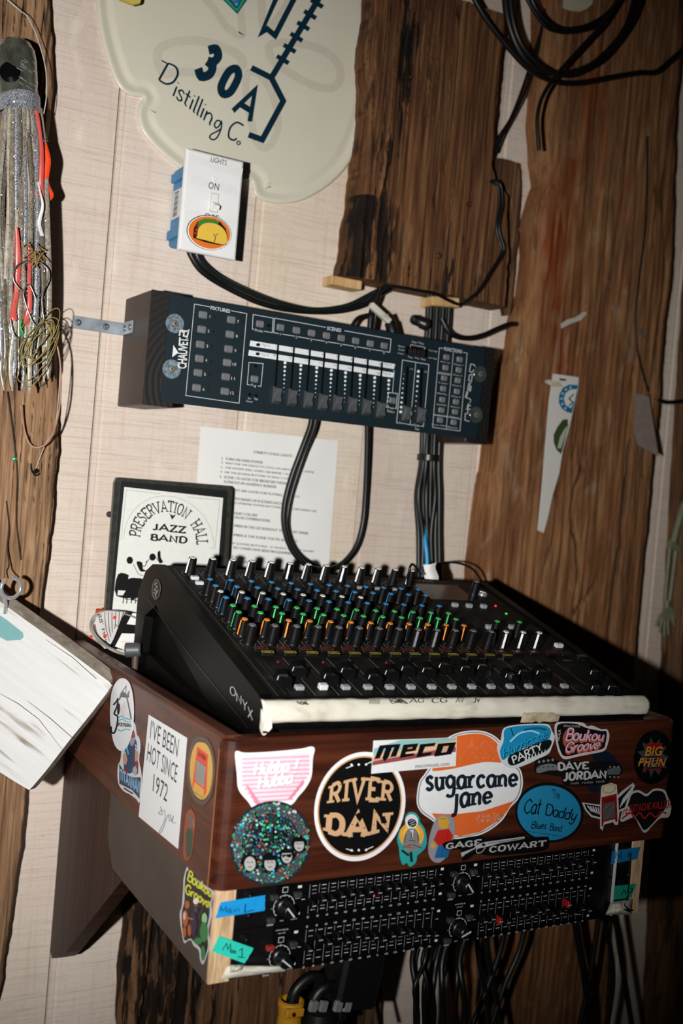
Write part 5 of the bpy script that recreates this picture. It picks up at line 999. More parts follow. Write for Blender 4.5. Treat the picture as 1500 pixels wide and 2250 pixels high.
# torn papers on the beam
BP = PY(-.0545)
o, a = sticker('torn_sticker', 'torn white sticker strip with blue ring badge and fish on the beam', Plane((0, -.0535, 0), (0, -1, 0)), [(1214, 821), (1271, 829), (1269, 858), (1258, 905), (1250, 940), (1236, 990), (1228, 1040), (1213, 1090), (1205, 1130), (1194, 1171), (1180, 1165), (1190, 1060), (1198, 960), (1205, 880), (1209, 852)], '#d6d3cd', h=.002)
a.poly('#c4b48b', [(1213, 838), (1230, 838), (1236, 850), (1214, 850)]); a.poly('#3c2d1b', [(1228, 831), (1244, 833), (1242, 837), (1230, 836)])
a.poly('#1e6c8f', [(1269, 846), (1250, 845), (1236, 852), (1228, 868), (1227, 884), (1234, 898), (1246, 906), (1256, 908), (1262, 885), (1268, 862)]); a.poly('#d8d8d0', [(1268, 855), (1252, 856), (1242, 864), (1238, 876), (1242, 890), (1254, 897), (1262, 880)]); a.line('#26506b', [(1260, 866), (1250, 876), (1258, 884), (1250, 892)], 3); 
for k in range(6): t = math.radians(100+k*26); a.poly('#cfd9dc', box_q(1257+24*math.cos(t), 877-26*math.sin(t), 3.4, 4.4, 20))
a.poly('#3c4a2a', [(1247, 921), (1236, 922), (1224, 938), (1216, 955), (1216, 972), (1222, 988), (1232, 998), (1236, 985), (1242, 960), (1248, 935)]); a.poly('#a9b3a0', [(1247, 935), (1240, 960), (1232, 985), (1224, 985), (1230, 960), (1240, 942)]); a.build('print', o)
for pts, lab, col in (([(1231, 712), (1245, 702), (1262, 698), (1283, 684), (1289, 688), (1276, 704), (1256, 710), (1233, 722)], 'narrow curled white paper scrap stapled high on the beam', '#bdb5ac'), ([(1197, 836), (1209, 834), (1214, 850), (1198, 841)], 'tiny white torn paper corner beside the torn sticker', '#c9c2b4'), ([(1238, -12), (1304, -14), (1300, 10), (1288, 20), (1272, 26), (1252, 24), (1236, 18)], 'torn cream paper scrap at the very top of the beam', '#c3baa0'), ([(1399, 722), (1406, 720), (1414, 735), (1415, 744), (1408, 740)], 'faint grey paper fleck on the right of the beam', '#6b625a'), ([(1344, 672), (1352, 668), (1350, 680), (1343, 680)], 'faint white fleck high on the beam', '#857c72')):
    o, a = sticker('paper_scrap', lab, Plane((0, -.0535, 0), (0, -1, 0)), pts, col, h=.003, cat='paper', t=.0006)
mb = MB(); FPp = Plane(pw(1398, 900, -.055), (-.5, -1, .1)); plate(mb, FPp, [(1394, 863), (1425, 872), (1446, 1003), (1400, 978), (1391, 950)], 0, .0012, mat('grey_card', '#75675f', .8)); tag(mb.build('folded_card'), 'grey folded card flap sticking out from the right edge of the beam', 'card')

# ------------------------------------------------------------------ fishing lure
LY = -.085; GLIT = mat('glitter_silver', '#8f9298', .25, .3, vary=.9, sc=700, bump=.3)
lu = thing('fishing_lure', 'big trolling lure with glittery squid skirt and bullet head hanging on the driftwood', 'fishing lure', pw(40, 860, LY))
hd = pw(33, 85, LY); h0 = pw(38, 215, LY); ax = (h0-hd).normalized(); L_ = (h0-hd).length
HM = mat('resin_head', '#4a4b42', .08, vary=.9, sc=45, coat=1, stretch=(1, 1, .5)); nt = HM.node_tree
MB().lathe([(0, 0), (.010, .001), (.017, .005), (.0215, .013), (.0232, .024), (.0235, L_*.75), (.0215, L_)], hd, ax, HM, 32).build('head', lu)
e = MB(); ec = hd+ax*.046+V((-.0115, -.0195, 0)); e.lathe([(.0115, -.006), (.0115, .0005), (.006, .002), (0, .002)], ec, (-.35, -1, 0), mat('lure_eye', '#0b0b0c', .1), 20); e.build('eye', lu)
f_ = MB(); 
for k in range(26):
    t = random.random(); s2 = random.uniform(.025, L_*.9); an = random.uniform(-.2, 1.2); rr = .0236
    c = hd+ax*s2+V((math.sin(an)*rr, -math.cos(an)*rr, 0)); tt = V((math.cos(an), math.sin(an), 0)); q = random.uniform(.003, .010); 
    f_.add([c-tt*q*.5, c+tt*q*.5+ax*.002, c+tt*q*.5+ax*.0026, c-tt*q*.5+ax*.0008], [(0, 1, 2, 3)], mat(random.choice(['foil_white', 'foil_green', 'foil_pink']), random.choice(['#dfe3e0']), .2, .6))
MC['foil_green'] = mat('foil_green2', '#4fb08a', .2, .6); f_.build('foil_flecks', lu, kind='stuff')
n0 = pw(42, 212, LY); MB().lathe([(.0225, 0), (.0235, .003), (.0235, .016), (.0245, .022)], n0-ax*.002, ax, GLIT, 28).build('collar', lu)
SKM = [mat('skirt_clear_brown', '#877b68', .2, vary=.45, sc=200, coat=.6, alpha=.9), mat('skirt_smoke', '#978f83', .2, vary=.45, sc=260, coat=.6, alpha=.9), GLIT, mat('skirt_pale', '#a89f90', .25, vary=.3, sc=150, coat=.6), mat('skirt_dark', '#62584a', .25, vary=.4, sc=180, coat=.6)]
PINK = mat('skirt_pink', '#c9544a', .3, vary=.15, coat=.4); ORG = mat('skirt_orange', '#ff4a1c', .35, coat=.3); PWH = mat('skirt_white', '#ddd6d6', .35)
def strand(x0, x1, x2, yend, m, w0, w1, dy, z0_=236):
    Y = lambda t: lerp(z0_, yend, t); wb = random.uniform(-5, 5)
    pts = sm([(x0, Y(0), 0), (lerp(x0, x1, .6), Y(.15), 0), (x1+wb, Y(.4), 0), (lerp(x1, x2, .5)-wb, Y(.7), 0), (x2+wb, Y(.9), 0), (x2-wb*.6, Y(1), 0)], 6, False); n = len(pts); mbs = MB(); rows = []
    for i, p in enumerate(pts):
        t = i/(n-1); w_ = lerp(w0, w1, t)*(.5 if t > .96 else 1)*(1+.15*math.sin(t*9+x0)); c = pw(p.x, p.y, LY+dy*(1-.3*t)+.004*math.sin(t*6+x0))
        rows.append([c+V((math.cos(q)*w_/2, math.sin(q)*w_*.22, 0)) for q in (0, PI/3, 2*PI/3, PI, 4*PI/3, 5*PI/3, 2*PI)])
    mbs.grid(rows, m); return mbs.build('skirt_strand', lu)
for i in range(22):
    t = (i+.5)/22; x0 = 10+76*t; x1 = -6+112*t+random.uniform(-5, 5); x2 = -8+112*t+random.uniform(-12, 12)
    strand(x0, x1, x2, random.uniform(790, 868), SKM[i % 5], random.uniform(.005, .0085), random.uniform(.0030, .0058), -.012*math.sin(PI*t)-.006*(i % 2))
for i in range(14): t = (i+.5)/14; strand(14+68*t, -2+104*t, 4+86*t+random.uniform(-8, 8), random.uniform(740, 860), SKM[(i*3+1) % 5], .007, .004, -.003)
strand(36, 40, 30, 705, PINK, .0045, .009, -.0235, 500); strand(64, 66, 60, 722, PINK, .004, .0075, -.0235, 540); strand(78, 90, 92, 480, PINK, .005, .006, -.0190); strand(80, 90, 70, 690, PINK, .002, .005, -.010, 420); strand(90, 100, 105, 442, ORG, .008, .009, -.008, 290); strand(84, 90, 88, 530, PWH, .002, .006, -.0215, 400)
strand(46, 48, 44, 745, mat('skirt_green', '#2fae57', .3), .002, .0025, -.0235, 700)
g_ = MB(); gc = [mat('glitter_'+n_, c, .15, .6, emit=.0) for n_, c in (('white', '#f2f4f6'), ('blue', '#9fc6ff'), ('pinkish', '#ffc2c2'), ('green', '#b4f5d4'))]
for k in range(900):
    y = random.uniform(215, 760); t = random.random(); x = lerp(10, 88, t) if y < 300 else lerp(2, 106, t); c = pw(x, y, LY-.0125-.012*math.sin(PI*t)); s2 = random.uniform(.0003, .0008)
    n_ = V((random.uniform(-.4, .4), -1, random.uniform(-.4, .4))).normalized(); a = n_.orthogonal().normalized(); b = n_.cross(a)
    g_.add([c+a*s2, c+b*s2, c-a*s2, c-b*s2], [(0, 1, 2, 3)], gc[k % 4])
g_.build('glitter_specks', lu, kind='stuff')
HK = mat('hook_wire_steel', '#a8a49a', .3, .9)
hk = sm([pw(x, y, LY-.026) for x, y in ((78, 655), (64, 625), (52, 640), (54, 660), (64, 690), (72, 708), (84, 716), (96, 706), (93, 680), (92, 655), (96, 636), (105, 615), (104, 592), (88, 577), (66, 573), (44, 578), (30, 596), (30, 616), (42, 634), (52, 640))], 4, False)
MB().tube(hk, .0009, HK, 8).build('snap_hook', lu)
cable('line', '', [(22, 700, LY-.024), (30, 735, LY-.024), (48, 744, LY-.024), (72, 738, LY-.024)], .0008, HK, parent=lu)
TWN = mat('jute_twine', '#8f7346', .9, vary=.3, sc=300, bump=.5)
rnd = random.Random(5)
tw = MB()
for k in range(9):
    cx_, cy_ = 78+rnd.uniform(-14, 16), 765+rnd.uniform(-25, 25); rx_, ry_ = rnd.uniform(18, 34), rnd.uniform(40, 75); ro = rnd.uniform(10, 40)
    lp = circ(cx_, cy_, rx_*.8, ry_, ro, 20); lp.append(lp[0]); tw.tube(sm([pw(x, y, LY-.020-.004*math.sin(i*.7+k)) for i, (x, y) in enumerate(lp)], 2, False), .0006, mat('leader_line', ['#8c7d4b', '#9b7a58', '#77706a'][0], .4), 6)
o = tw.build('tangled_leader', lu, label='tangled olive leader line')
kn = MB()
for k in range(26): x, y = 74+rnd.uniform(-10, 16), 560+rnd.uniform(-30, 20); kn.tube([pw(x, y, LY-.026), pw(x+rnd.uniform(-14, 14), y+rnd.uniform(-10, 16), LY-.03+rnd.uniform(-.004, .008)), pw(x+rnd.uniform(-18, 22), y+rnd.uniform(-16, 30), LY-.026)], .0007, TWN, 5)
kn.build('twine_knot', lu)
cable('bare_leader', 'reddish leader strand curving down from the lure over the driftwood', [(96, 700, -.1), (112, 730, -.1), (128, 770, -.098), (134, 830, -.09), (130, 900, -.08), (115, 955, -.065), (95, 980, -.055), (70, 980, -.05), (55, 950, -.05), (45, 890, -.06)], .0011, mat('copper_leader', '#a87f66', .5), 'fishing line')
cable('bare_leader', 'thin pale leader strand ending in a small hook on the driftwood', [(118, 740, -.1), (132, 800, -.09), (122, 930, -.07), (100, 975, -.05), (88, 1005, -.042), (78, 1032, -.04)], .0006, mat('pale_leader', '#b9ab98', .5), 'fishing line')
hk = thing('small_hook', 'small dark bent fish hook dangling on the driftwood', 'hook', pw(78, 1045, -.04)); MB().tube(sm([pw(x, y, -.041) for x, y in ((67, 1018), (68, 1030), (73, 1040), (80, 1045), (87, 1040))], 4, False), .0009, mat('dark_hook', '#2b2724', .3, .8), 8).build('hook_bend', hk); MB().lathe([(0, 0), (.003, .001), (.003, .005), (0, .006)], pw(84, 1038, -.041), (-.6, 0, .4), mat('dark_hook', '#2b2724', .3, .8), 10).build('swivel', hk)
tag(MB().lathe([(0, 0), (.0024, .0008), (.003, .0026), (.0024, .0045), (0, .0052)], pw(31, 1008, -.037), (0, -1, 0), mat('green_bead', '#0d8a66', .1, coat=1), 14).build('bead'), 'tiny translucent green bead on the driftwood', 'bead')
cable('twine', 'thin dark twine strand hanging down the driftwood left of the hooks', [(16, 860, -.04), (30, 960, -.038), (38, 1040, -.038), (36, 1140, -.038), (46, 1230, -.038)], .0010, mat('dark_twine', '#2e241b', .9), 'twine')
cable('monofilament', 'curved clear fishing line near the top of the lure', [(5, -10, -.06), (40, 20, -.06), (62, 40, -.065), (84, 90, -.07), (100, 150, -.075), (102, 210, -.08), (96, 250, -.085)], .0006, mat('clear_line', '#c9c6bd', .2), 'fishing line')
# ------------------------------------------------------------------ white painted board sign + eye screw
a, b, c = pw(20, 1300, -.112), pw(245, 1500, -.204), pw(68, 1735, -.172); n_ = (b-a).cross(c-a).normalized()
if n_.y > 0: n_ = -n_
WP = Plane(b, n_); WWD = wood('distressed_white_paint', '#85796a', '#c3c3c0', '#cac9c8', scl=(14, 14, 14), rough=.75, bump=.3, pos=(.27, .36, .6), blotch=('#7d6c58', 1, .60, .72))
gd = (WP.at(245, 1500)-WP.at(0, 1318)).normalized(); eul = Matrix((gd, n_.cross(gd).normalized(), n_)).transposed().to_euler()
for nd, sc_ in zip([nd for nd in WWD.node_tree.nodes if nd.type == 'MAPPING'], ((8, 130, 40), (7, 60, 30))):
    nd.vector_type = 'TEXTURE'; nd.inputs['Rotation'].default_value = eul; nd.inputs['Scale'].default_value = tuple(1/q for q in sc_)
ws = thing('painted_board', 'distressed white painted plank sign with teal brushstroke at lower left', 'sign', b)
loop = [(-90, 1246), (-40, 1282), (0, 1322), (120, 1408), (240, 1498), (246, 1506), (235, 1522), (200, 1568), (150, 1630), (100, 1695), (72, 1728), (64, 1736), (40, 1722), (0, 1697), (-90, 1640)]
edge = mat('weathered_bare_edge', '#8b8072', .8, vary=.35, sc=90, bump=.5, stretch=(1, 1, 1))
T0 = geometry.tessellate_polygon([[WP.at(*p) for p in loop]]); mb = MB(); F = [WP.at(p[0], p[1]) for p in loop]; B = [p-n_*.017+(V((.003, 0, .0085)) if i_ < 5 else V((0, 0, 0))) for i_, p in enumerate(F)]; k = len(F)
mb.add(F, T0, WWD); mb.add(B, T0, edge); mb.add(F+B, [(i, (i+1) % k, k+(i+1) % k, k+i) for i in range(k)], edge); fixn(mb.build('board', ws))
A = Art(WP, .0003)
A.poly('#6e9c9c', [(-20, 1345), (0, 1352), (15, 1362), (35, 1378), (50, 1390), (52, 1400), (45, 1406), (30, 1407), (15, 1408), (0, 1400), (-20, 1390)])
A.build('teal_brushstroke', ws)
for pts in ([(0, 1524), (40, 1546), (85, 1580), (138, 1648)], [(100, 1405), (160, 1445), (212, 1492)], [(60, 1540), (110, 1578), (160, 1622)]):
    A = Art(WP, .0004); A.line('#3a3028', pts, [.6, 1.5, 1.3, .5][:len(pts)]); A.build('split_line', ws)
rc = pw(24, 1292, -.116); er = MB(); er.tube([rc+V((math.cos(q)*.0118, .25*math.cos(q)*.0118, math.sin(q)*.0118)) for q in [math.radians(-235+18*i) for i in range(19)]], .0024, CHROME, 12)
er.tube([rc+V((-.0068, -.002, -.0100)), rc+V((-.004, 0, -.02)), rc+V((-.004, .001, -.03))], .0023, CHROME, 10); er.build('eye_screw', ws)
cable('twine', 'thin wire running from the eye screw up the driftwood', [(18, 1270, -.112), (15, 1255, -.08), (20, 1240, -.05), (16, 1200, -.04), (20, 1160, -.037), (14, 1100, -.036)], .0009, mat('dark_twine', '#2e241b', .9), 'twine')
# ------------------------------------------------------------------ plastic skeleton arm
SK_M = mat('glow_plastic_bone', '#7b7d62', .55, vary=.12, sc=60)
sa = thing('skeleton_arm', 'greenish plastic skeleton arm hanging at the right edge of the wall', 'decoration', pw(1463, 1395, -.03))
def bone(nm, pts, r, y=-.03): MB().tube(sm([pw(x, q, y) for x, q in pts], 4, False), r, SK_M, 10).build(nm, sa)
bone('upper_arm_bone', [(1512, 1080), (1500, 1110), (1490, 1150), (1480, 1190)], [.0075]*3+[.006]*9+[.0075]) if 0 else bone('upper_arm_bone', [(1510, 1085), (1498, 1120), (1488, 1155), (1478, 1195)], .0058)
bone('elbow_joint', [(1470, 1196), (1480, 1200), (1488, 1204)], .0075); bone('forearm_bone', [(1471, 1205), (1467, 1245), (1463, 1285), (1460, 1322)], .0036); bone('forearm_bone', [(1484, 1208), (1480, 1245), (1475, 1285), (1470, 1322)], .0036)
bone('wrist', [(1465, 1318), (1464, 1335)], .0058)
pm_ = MB(); cc = [(1460, 1330), (1470, 1332), (1480, 1352), (1478, 1362), (1450, 1362), (1450, 1350)]; plate(pm_, PY(-.027), cc, 0, .006, SK_M); pm_.build('palm', sa)
for i, (x, x2, y2) in enumerate(((1450, 1441, 1376), (1455, 1449, 1390), (1461, 1459, 1398), (1468, 1468, 1394), (1476, 1481, 1372))): bone('finger', [(x, 1350), (lerp(x, x2, .5)-1, lerp(1355, y2, .5)), (x2, y2)], .0026, -.028-.001*i)
# ------------------------------------------------------------------ underneath: plugs and cables
YP = mat('yellow_connector', '#c08a1e', .45, vary=.08, coat=.2)
yc = thing('yellow_connector', 'yellow twist-lock power connector hanging below the rack', 'connector', pw(630, 2260, -.2)); a, b = pw(640, 2195, -.2), pw(626, 2330, -.2); ax = (b-a).normalized()
MB().lathe([(.0135, 0), (.0165, .001), (.0172, .005), (.0160, .012), (.0150, .02), (.0160, .03), (.0165, .08)], a, ax, YP, 24).build('shell', yc)
MB().box(a+ax*.009+V((-.003, -.0165, 0)), (.026, .008, .011), YP, Matrix.Rotation(.08, 3, 'Y'), bev=.002).build('cord_clamp', yc)
MB().lathe([(.003, 0), (.0022, .002), (0, .0022)], a+ax*.009+V((-.006, -.0205, 0)), (0, -1, 0), mat('brass', '#c08a3c', .35, 1), 12).build('clamp_screw', yc)
cable('power_lead', 'thick black lead curving into the yellow connector', [(640, 2205, -.2), (648, 2178, -.2), (665, 2158, -.2), (685, 2146, -.2), (703, 2150, -.2), (700, 2175, -.2), (690, 2196, -.2)], .0075)
cable('power_lead', 'thick black lead arching over to the second clamp', [(688, 2200, -.21), (700, 2180, -.21), (718, 2168, -.21), (740, 2170, -.205), (748, 2195, -.2), (745, 2240, -.2)], .008)
bc = thing('black_connector', 'black power connector with bright metal cord clamp beside the yellow one', 'connector', pw(705, 2260, -.2)); a = pw(704, 2200, -.2)
MB().lathe([(.014, 0), (.022, .004), (.026, .02), (.027, .07)], a+V((0, 0, -.006)), (0, .0, -1), BLK, 24).build('shell', bc)
for x in (688, 710, 742, 762): MB().box(pw(x, 2211, -.222), (.0115 if x < 730 else .012, .007, .014), CHROME if x < 730 else STEEL, Matrix.Rotation(.2, 3, 'Y'), bev=.0015).build('metal_clamp', bc)
b2_ = MB(); b2_.box(pw(775, 2140, -.20), (.062, .05, .075), mat('adapter_black', '#0e0f10', .4), Matrix.Rotation(.15, 3, 'Y'), bev=.005); o = b2_.build('power_adapter'); tag(o, 'black power adapter block hanging in shadow under the rack', 'adapter')
cable('thin_lead', 'thin black lead looping down right of the adapter block', [(800, 2100, -.18), (818, 2130, -.18), (828, 2170, -.18), (830, 2210, -.18), (842, 2260, -.18)], .0018); cable('thin_lead', 'second thin lead looping down inside the first by the adapter', [(806, 2125, -.185), (822, 2165, -.185), (826, 2210, -.185), (836, 2260, -.185)], .0016)
rn = random.Random(11)
for k in range(13):
    x = 905+k*9+rn.uniform(-4, 4); y_ = -.20-rn.uniform(0, .10); x2 = x+rn.uniform(-16, 10)
    cable('hanging_cable', 'black cable in the dense bunch hanging below the middle of the rack', [(x+14, 2050, y_), (x+rn.uniform(-6, 8), 2110, y_), (x2, 2170, y_-.01), (x2+rn.uniform(-8, 8), 2230, y_), (x2+rn.uniform(-12, 12), 2300, y_)], rn.choice((.0036, .0042, .003)), group='dense cable bunch under the rack')
for pts, r, lab in (([(1046, 2050), (1052, 2110), (1066, 2180), (1078, 2280)], .0042, 'first single black cable right of the dense bunch'), ([(1066, 2050), (1076, 2120), (1092, 2200), (1108, 2290)], .0042, 'black cable bowing right behind the crossing cable'), ([(1108, 2040), (1098, 2090), (1070, 2170), (1030, 2270)], .0045, 'black cable crossing down to the left under the rack'), ([(1154, 2030), (1140, 2090), (1110, 2160), (1080, 2250)], .0042, 'second black cable slanting left under the rack'),
                    ([(1262, 2015), (1272, 2080), (1286, 2160), (1294, 2270)], .006, 'thick dark cable bundle dropping under the right end of the rack'), ([(1316, 2010), (1306, 2080), (1290, 2180), (1266, 2280)], .0045, 'black cable slanting left beneath the right rack end'), ([(1326, 2015), (1340, 2080), (1346, 2160), (1330, 2270)], .0045, 'black cable bowing outward beneath the right rack end'), ([(1350, 2010), (1362, 2090), (1376, 2180), (1392, 2280)], .0045, 'rightmost black cable hanging beneath the rack')):
    cable('hanging_cable', lab, [(x, y, -.16) for x, y in pts], r)
# ------------------------------------------------------------------ stickers on the box front
FR = PY(BF); SD = PX(BL)
W_ = '#dedfe0'; K_ = '#111112'
def smo(pts, n=5): return [(p.x, p.y) for p in sm([(a, b, 0) for a, b in pts], n)]
# sugarcane (drawn below meco)
sug = smo([(1000, 1612), (1050, 1605), (1086, 1617), (1110, 1645), (1122, 1676), (1142, 1690), (1148, 1720), (1140, 1752), (1120, 1775), (1100, 1805), (1060, 1832), (1010, 1843), (985, 1838), (960, 1812), (945, 1800), (925, 1785), (915, 1762), (920, 1720), (933, 1700), (945, 1680), (960, 1640)])
o, a = sticker('sticker', 'orange oval sticker with white band and dark slab lettering, largest on the box front', FR, sug, W_)
a.line('#1b2a38', offs(sug, 4), 1.6, closed=True); OR = '#d8642c'
a.poly(OR, smo([(1000, 1619), (1050, 1612), (1082, 1624), (1104, 1650), (1112, 1674), (1060, 1675), (1000, 1688), (957, 1694), (950, 1688), (968, 1640)]))
a.poly(OR, [(948, 1787), (1000, 1789), (1060, 1782), (1128, 1760), (1112, 1785), (1090, 1806), (1055, 1828), (1010, 1838), (985, 1832), (965, 1810)])
rr = random.Random(3)
for k in range(70): x, y = rr.uniform(1010, 1095), rr.uniform(1628, 1668); a.line('#e8a684', [(x, y), (x+rr.uniform(-5, 5), y+rr.uniform(-5, 5))], .6)
for k in range(60): x, y = rr.uniform(1045, 1100), rr.uniform(1785, 1806); a.line('#e8b79c', [(x, y), (x+rr.uniform(-6, 4), y+rr.uniform(2, 7))], .7)
a.sk('#14212c', 'sugarcane', [(934, 1703), (1137, 1699), (1137, 1744), (934, 1757)], .15, .34, sp=.1); a.sk('#14212c', 'jane', [(993, 1731), (1082, 1732), (1080, 1777), (990, 1797)], .15, .34, sp=.1)
a.build('print', o)
# hubba
hub = smo([(516, 1657), (522, 1650), (540, 1654), (600, 1651), (660, 1645), (684, 1640), (691, 1647), (687, 1665), (684, 1705), (672, 1730), (655, 1750), (640, 1768), (600, 1790), (560, 1780), (545, 1762), (524, 1735), (520, 1700)], 4)
o, a = sticker('sticker', 'white bordered pink striped pennant sticker with bubble lettering, leftmost on the front', FR, hub, '#e6e5e6')
cp = [(530, 1664), (680, 1655), (678, 1703), (664, 1726), (640, 1758), (560, 1768), (532, 1728)]; a.poly('#e9cbd5', cp)
for k in range(11): y = 1668+k*9.4; x0 = 531+max(0, (k-6))*6; x1 = 680-max(0, k-4)*6; a.line('#d79fb3', [(x0, y), (x1, y-6)], 3.6)
a.poly('#cf8397', [(538, 1722), (546, 1728), (572, 1765), (562, 1768)]); a.poly('#cf8397', [(666, 1712), (668, 1722), (640, 1755), (630, 1758)])
for t, q in (('Hubba', [(557, 1678), (638, 1668), (637, 1697), (556, 1706)]), ('!', [(648, 1669), (657, 1668), (655, 1698), (646, 1699)]), ('Hubba', [(566, 1707), (646, 1694), (644, 1722), (565, 1736)])):
    a.sk('#a8929a', t, [(x+.8, y+1.4) for x, y in q], .24, sp=.04, shear=.15); a.sk('#f2f1f2', t, q, .2, sp=.04, shear=.15)
a.build('print', o)
# glitter disc
gd_ = circ(594, 1853, 87, 95, 28, 56)
o, a = sticker('sticker', 'round black holographic glitter sticker with four small faces overlapping the pink pennant', FR, gd_, '#23282b', h=.0006)
for k in range(5): a.line('#838b8f', circ(594, 1853, 80-k*4, 87-k*4.4, 28, 48), .7, closed=True)
a.sk('#0c0e10', 'JUCKS', [(548, 1822), (632, 1814), (632, 1850), (550, 1868)], .24, sp=.08)
for t in ((560, 1785, 575, 1830), (600, 1780, 590, 1815), (615, 1790, 606, 1820)): a.line('#0a0c0d', [t[:2], t[2:]], 4)
for x, y, r_1, hat in ((549, 1896, 15, 0), (593, 1896, 15, 1), (630, 1880, 14, 1), (657, 1855, 13, 1)):
    a.ell('#0b0c0d', x, y, r_1*1.35, r_1*1.5); a.ell('#aaa9a6', x, y+2, r_1*.82, r_1*1.05); a.line('#1c1c1c', [(x-7, y-1), (x-2, y-2)], 1.8); a.line('#1c1c1c', [(x+2, y-2), (x+7, y-1)], 1.8); a.line('#3b3434', [(x-4, y+8), (x, y+9.5), (x+4, y+8)], 1.8); a.line('#77736f', [(x, y), (x-1, y+4)], 1)
    if hat: a.poly('#0b0c0d', [(x-17, y-5), (x-10, y-9), (x-8, y-20), (x+8, y-21), (x+11, y-9), (x+18, y-6)])
    if x == 630: a.poly('#080808', [(619, 1878), (641, 1876), (639, 1884), (632, 1884), (629, 1880), (621, 1885)])
cols = ['#6affc8', '#5fe9f5', '#3f8cff', '#ff5a45', '#e8fff8', '#3fe483', '#a8e4ff', '#2fd0b4']
gm = [mat('holo_%d' % i, c, .25, .3) for i, c in enumerate(cols)]
gl = MB()
for k in range(1000):
    t = rr.uniform(0, 2*PI); q = math.sqrt(rr.random()); x, y = 594+87*q*math.cos(t)*.98, 1853+93*q*math.sin(t)*.98
    c_, s_ = math.cos(.49), math.sin(.49); x, y = 594+(x-594)*c_-(y-1853)*s_, 1853+(x-594)*s_+(y-1853)*c_
    if any((x-fx)**2+(y-fy)**2 < 17**2 for fx, fy in ((549, 1896), (593, 1896), (630, 1880), (657, 1855))): continue
    r = rr.choice((.5, .6, .6, .7, .8, .9, 1.1, 1.5, 2.3, 2.9)); gl.add([FR.at(x+r*math.cos(u*PI/3), y+r*math.sin(u*PI/3), .0030) for u in range(6)], [tuple(range(6))], rr.choice(gm))
a.build('print', o); gl.build('glitter_dots', o, kind='stuff')
# river dan
rv = circ(790, 1772, 101, 122, 0, 56); rv = [(790+(x-790)*.985+(y-1772)*-.10, 1772+(y-1772)*.985+(x-790)*-.10*0) for x, y in rv]
o, a = sticker('sticker', 'round black sticker with tan slab lettering and white rim near the left of the front', FR, rv, '#e9e9ea')
def sc(pts, f): return [(790+(x-790)*f, 1772+(y-1772)*f) for x, y in pts]
a.poly('#c69468', sc(rv, .925)); a.poly('#0d0d0e', sc(rv, .895)); TAN = '#caa27a'
def bul(x0, x1, yt, yb, ct, cb, sk_=-.035): return lambda u, v: V((lerp(x0, x1, u)-(1-v)*5, lerp(yb+cb*math.sin(PI*u), yt+ct*math.sin(PI*u), v)+ (u-.5)*(x1-x0)*sk_))
a.sk(TAN, 'RIVER', bul(722, 866, 1722, 1770, -19, -1), .19, .42, sp=.2); a.sk(TAN, 'DAN', bul(713, 865, 1778, 1830, -1, 22), .25, .46, sp=.22)
for k in range(40): x, y = rr.uniform(725, 862), rr.uniform(1712, 1840); a.ell('#0d0d0e', x, y, rr.uniform(.4, 1.7))
a.poly('#0d0d0e', [(780, 1790), (793, 1783), (796, 1796), (790, 1806), (785, 1800)]); a.poly('#0d0d0e', [(832, 1790), (845, 1795), (850, 1808), (838, 1810)])
for y, s_ in ((1680, 1), (1868, -1)): 
    for x in (-16, 0, 16): a.ell('#e2e2e2', 788+x, y-x*.02, 2.6)
    a.line('#e2e2e2', [(760, y+ (8 if s_ > 0 else -3)), (776, y+(2 if s_ > 0 else 2))], 1.8); a.line('#e2e2e2', [(802, y), (820, y+(-8))], 1.8)
a.build('print', o)
# meco
o, a = sticker('sticker', 'rectangular white sticker with retro teal, cream and red stripes over the round black one', FR, [(820, 1627), (1003, 1620), (1001, 1683), (815, 1700)], '#dcdddd', h=.0012)
a.poly('#8cb6b5', [(821, 1645), (880, 1626), (1002, 1621), (1002, 1626), (900, 1650), (820, 1658)]); a.poly('#d5b184', [(820, 1658), (1002, 1626), (1002, 1636), (819, 1668)]); a.poly('#8f4a47', [(819, 1670), (1001, 1640), (1001, 1652), (817, 1682)]); a.poly('#cf9a8c', [(818, 1668), (900, 1655), (1001, 1637), (1001, 1641), (818, 1673)])
a.poly('#dcdddd', [(822, 1628), (878, 1626), (821, 1643)])
me = [('m', 824, 876), ('e', 879, 914), ('c', 916, 952), ('o', 955, 997)]
K0 = '#0d0d0e'
for l, x0, x1 in me:
    f = quadmap([(x0+7, 1638-(x0-824)*.03), (x1+5, 1636-(x1-824)*.03), (x1-6, 1664-(x1-824)*.04), (x0-2, 1668-(x0-824)*.04)])
    P_ = lambda *z: a.poly(K0, [tuple(f(u, v)) for u, v in z])
    if l == 'm': P_((0, 0), (.25, 0), (.3, .75), (.37, .75), (.37, 0), (.52, -.3), (.65, 0), (.65, .75), (.75, .75), (.72, 0), (1, 0), (.98, 1), (.06, 1))
    if l == 'e': P_((0, 0), (1, 0), (1, .2), (.35, .25), (.35, .4), (1, .4), (1, 1), (0, 1)); a.poly('#b98c7c', [tuple(f(u, v)) for u, v in ((.38, .62), (.7, .62), (.7, .74), (.38, .74))])
    if l == 'c': P_((0, 0), (1, 0), (1, .24), (.35, .25), (.38, .75), (1, .75), (1, 1), (0, 1))
    if l == 'o': P_((0, 0), (1, 0), (1, 1), (0, 1)); a.poly('#c99f83', [tuple(f(u, v)) for u, v in ((.36, .24), (.66, .24), (.66, .76), (.36, .76))])
a.text('#3c3c3c', 'mecomusic.com', [(912, 1679), (987, 1674), (987, 1682), (912, 1688)])
a.build('print', o)
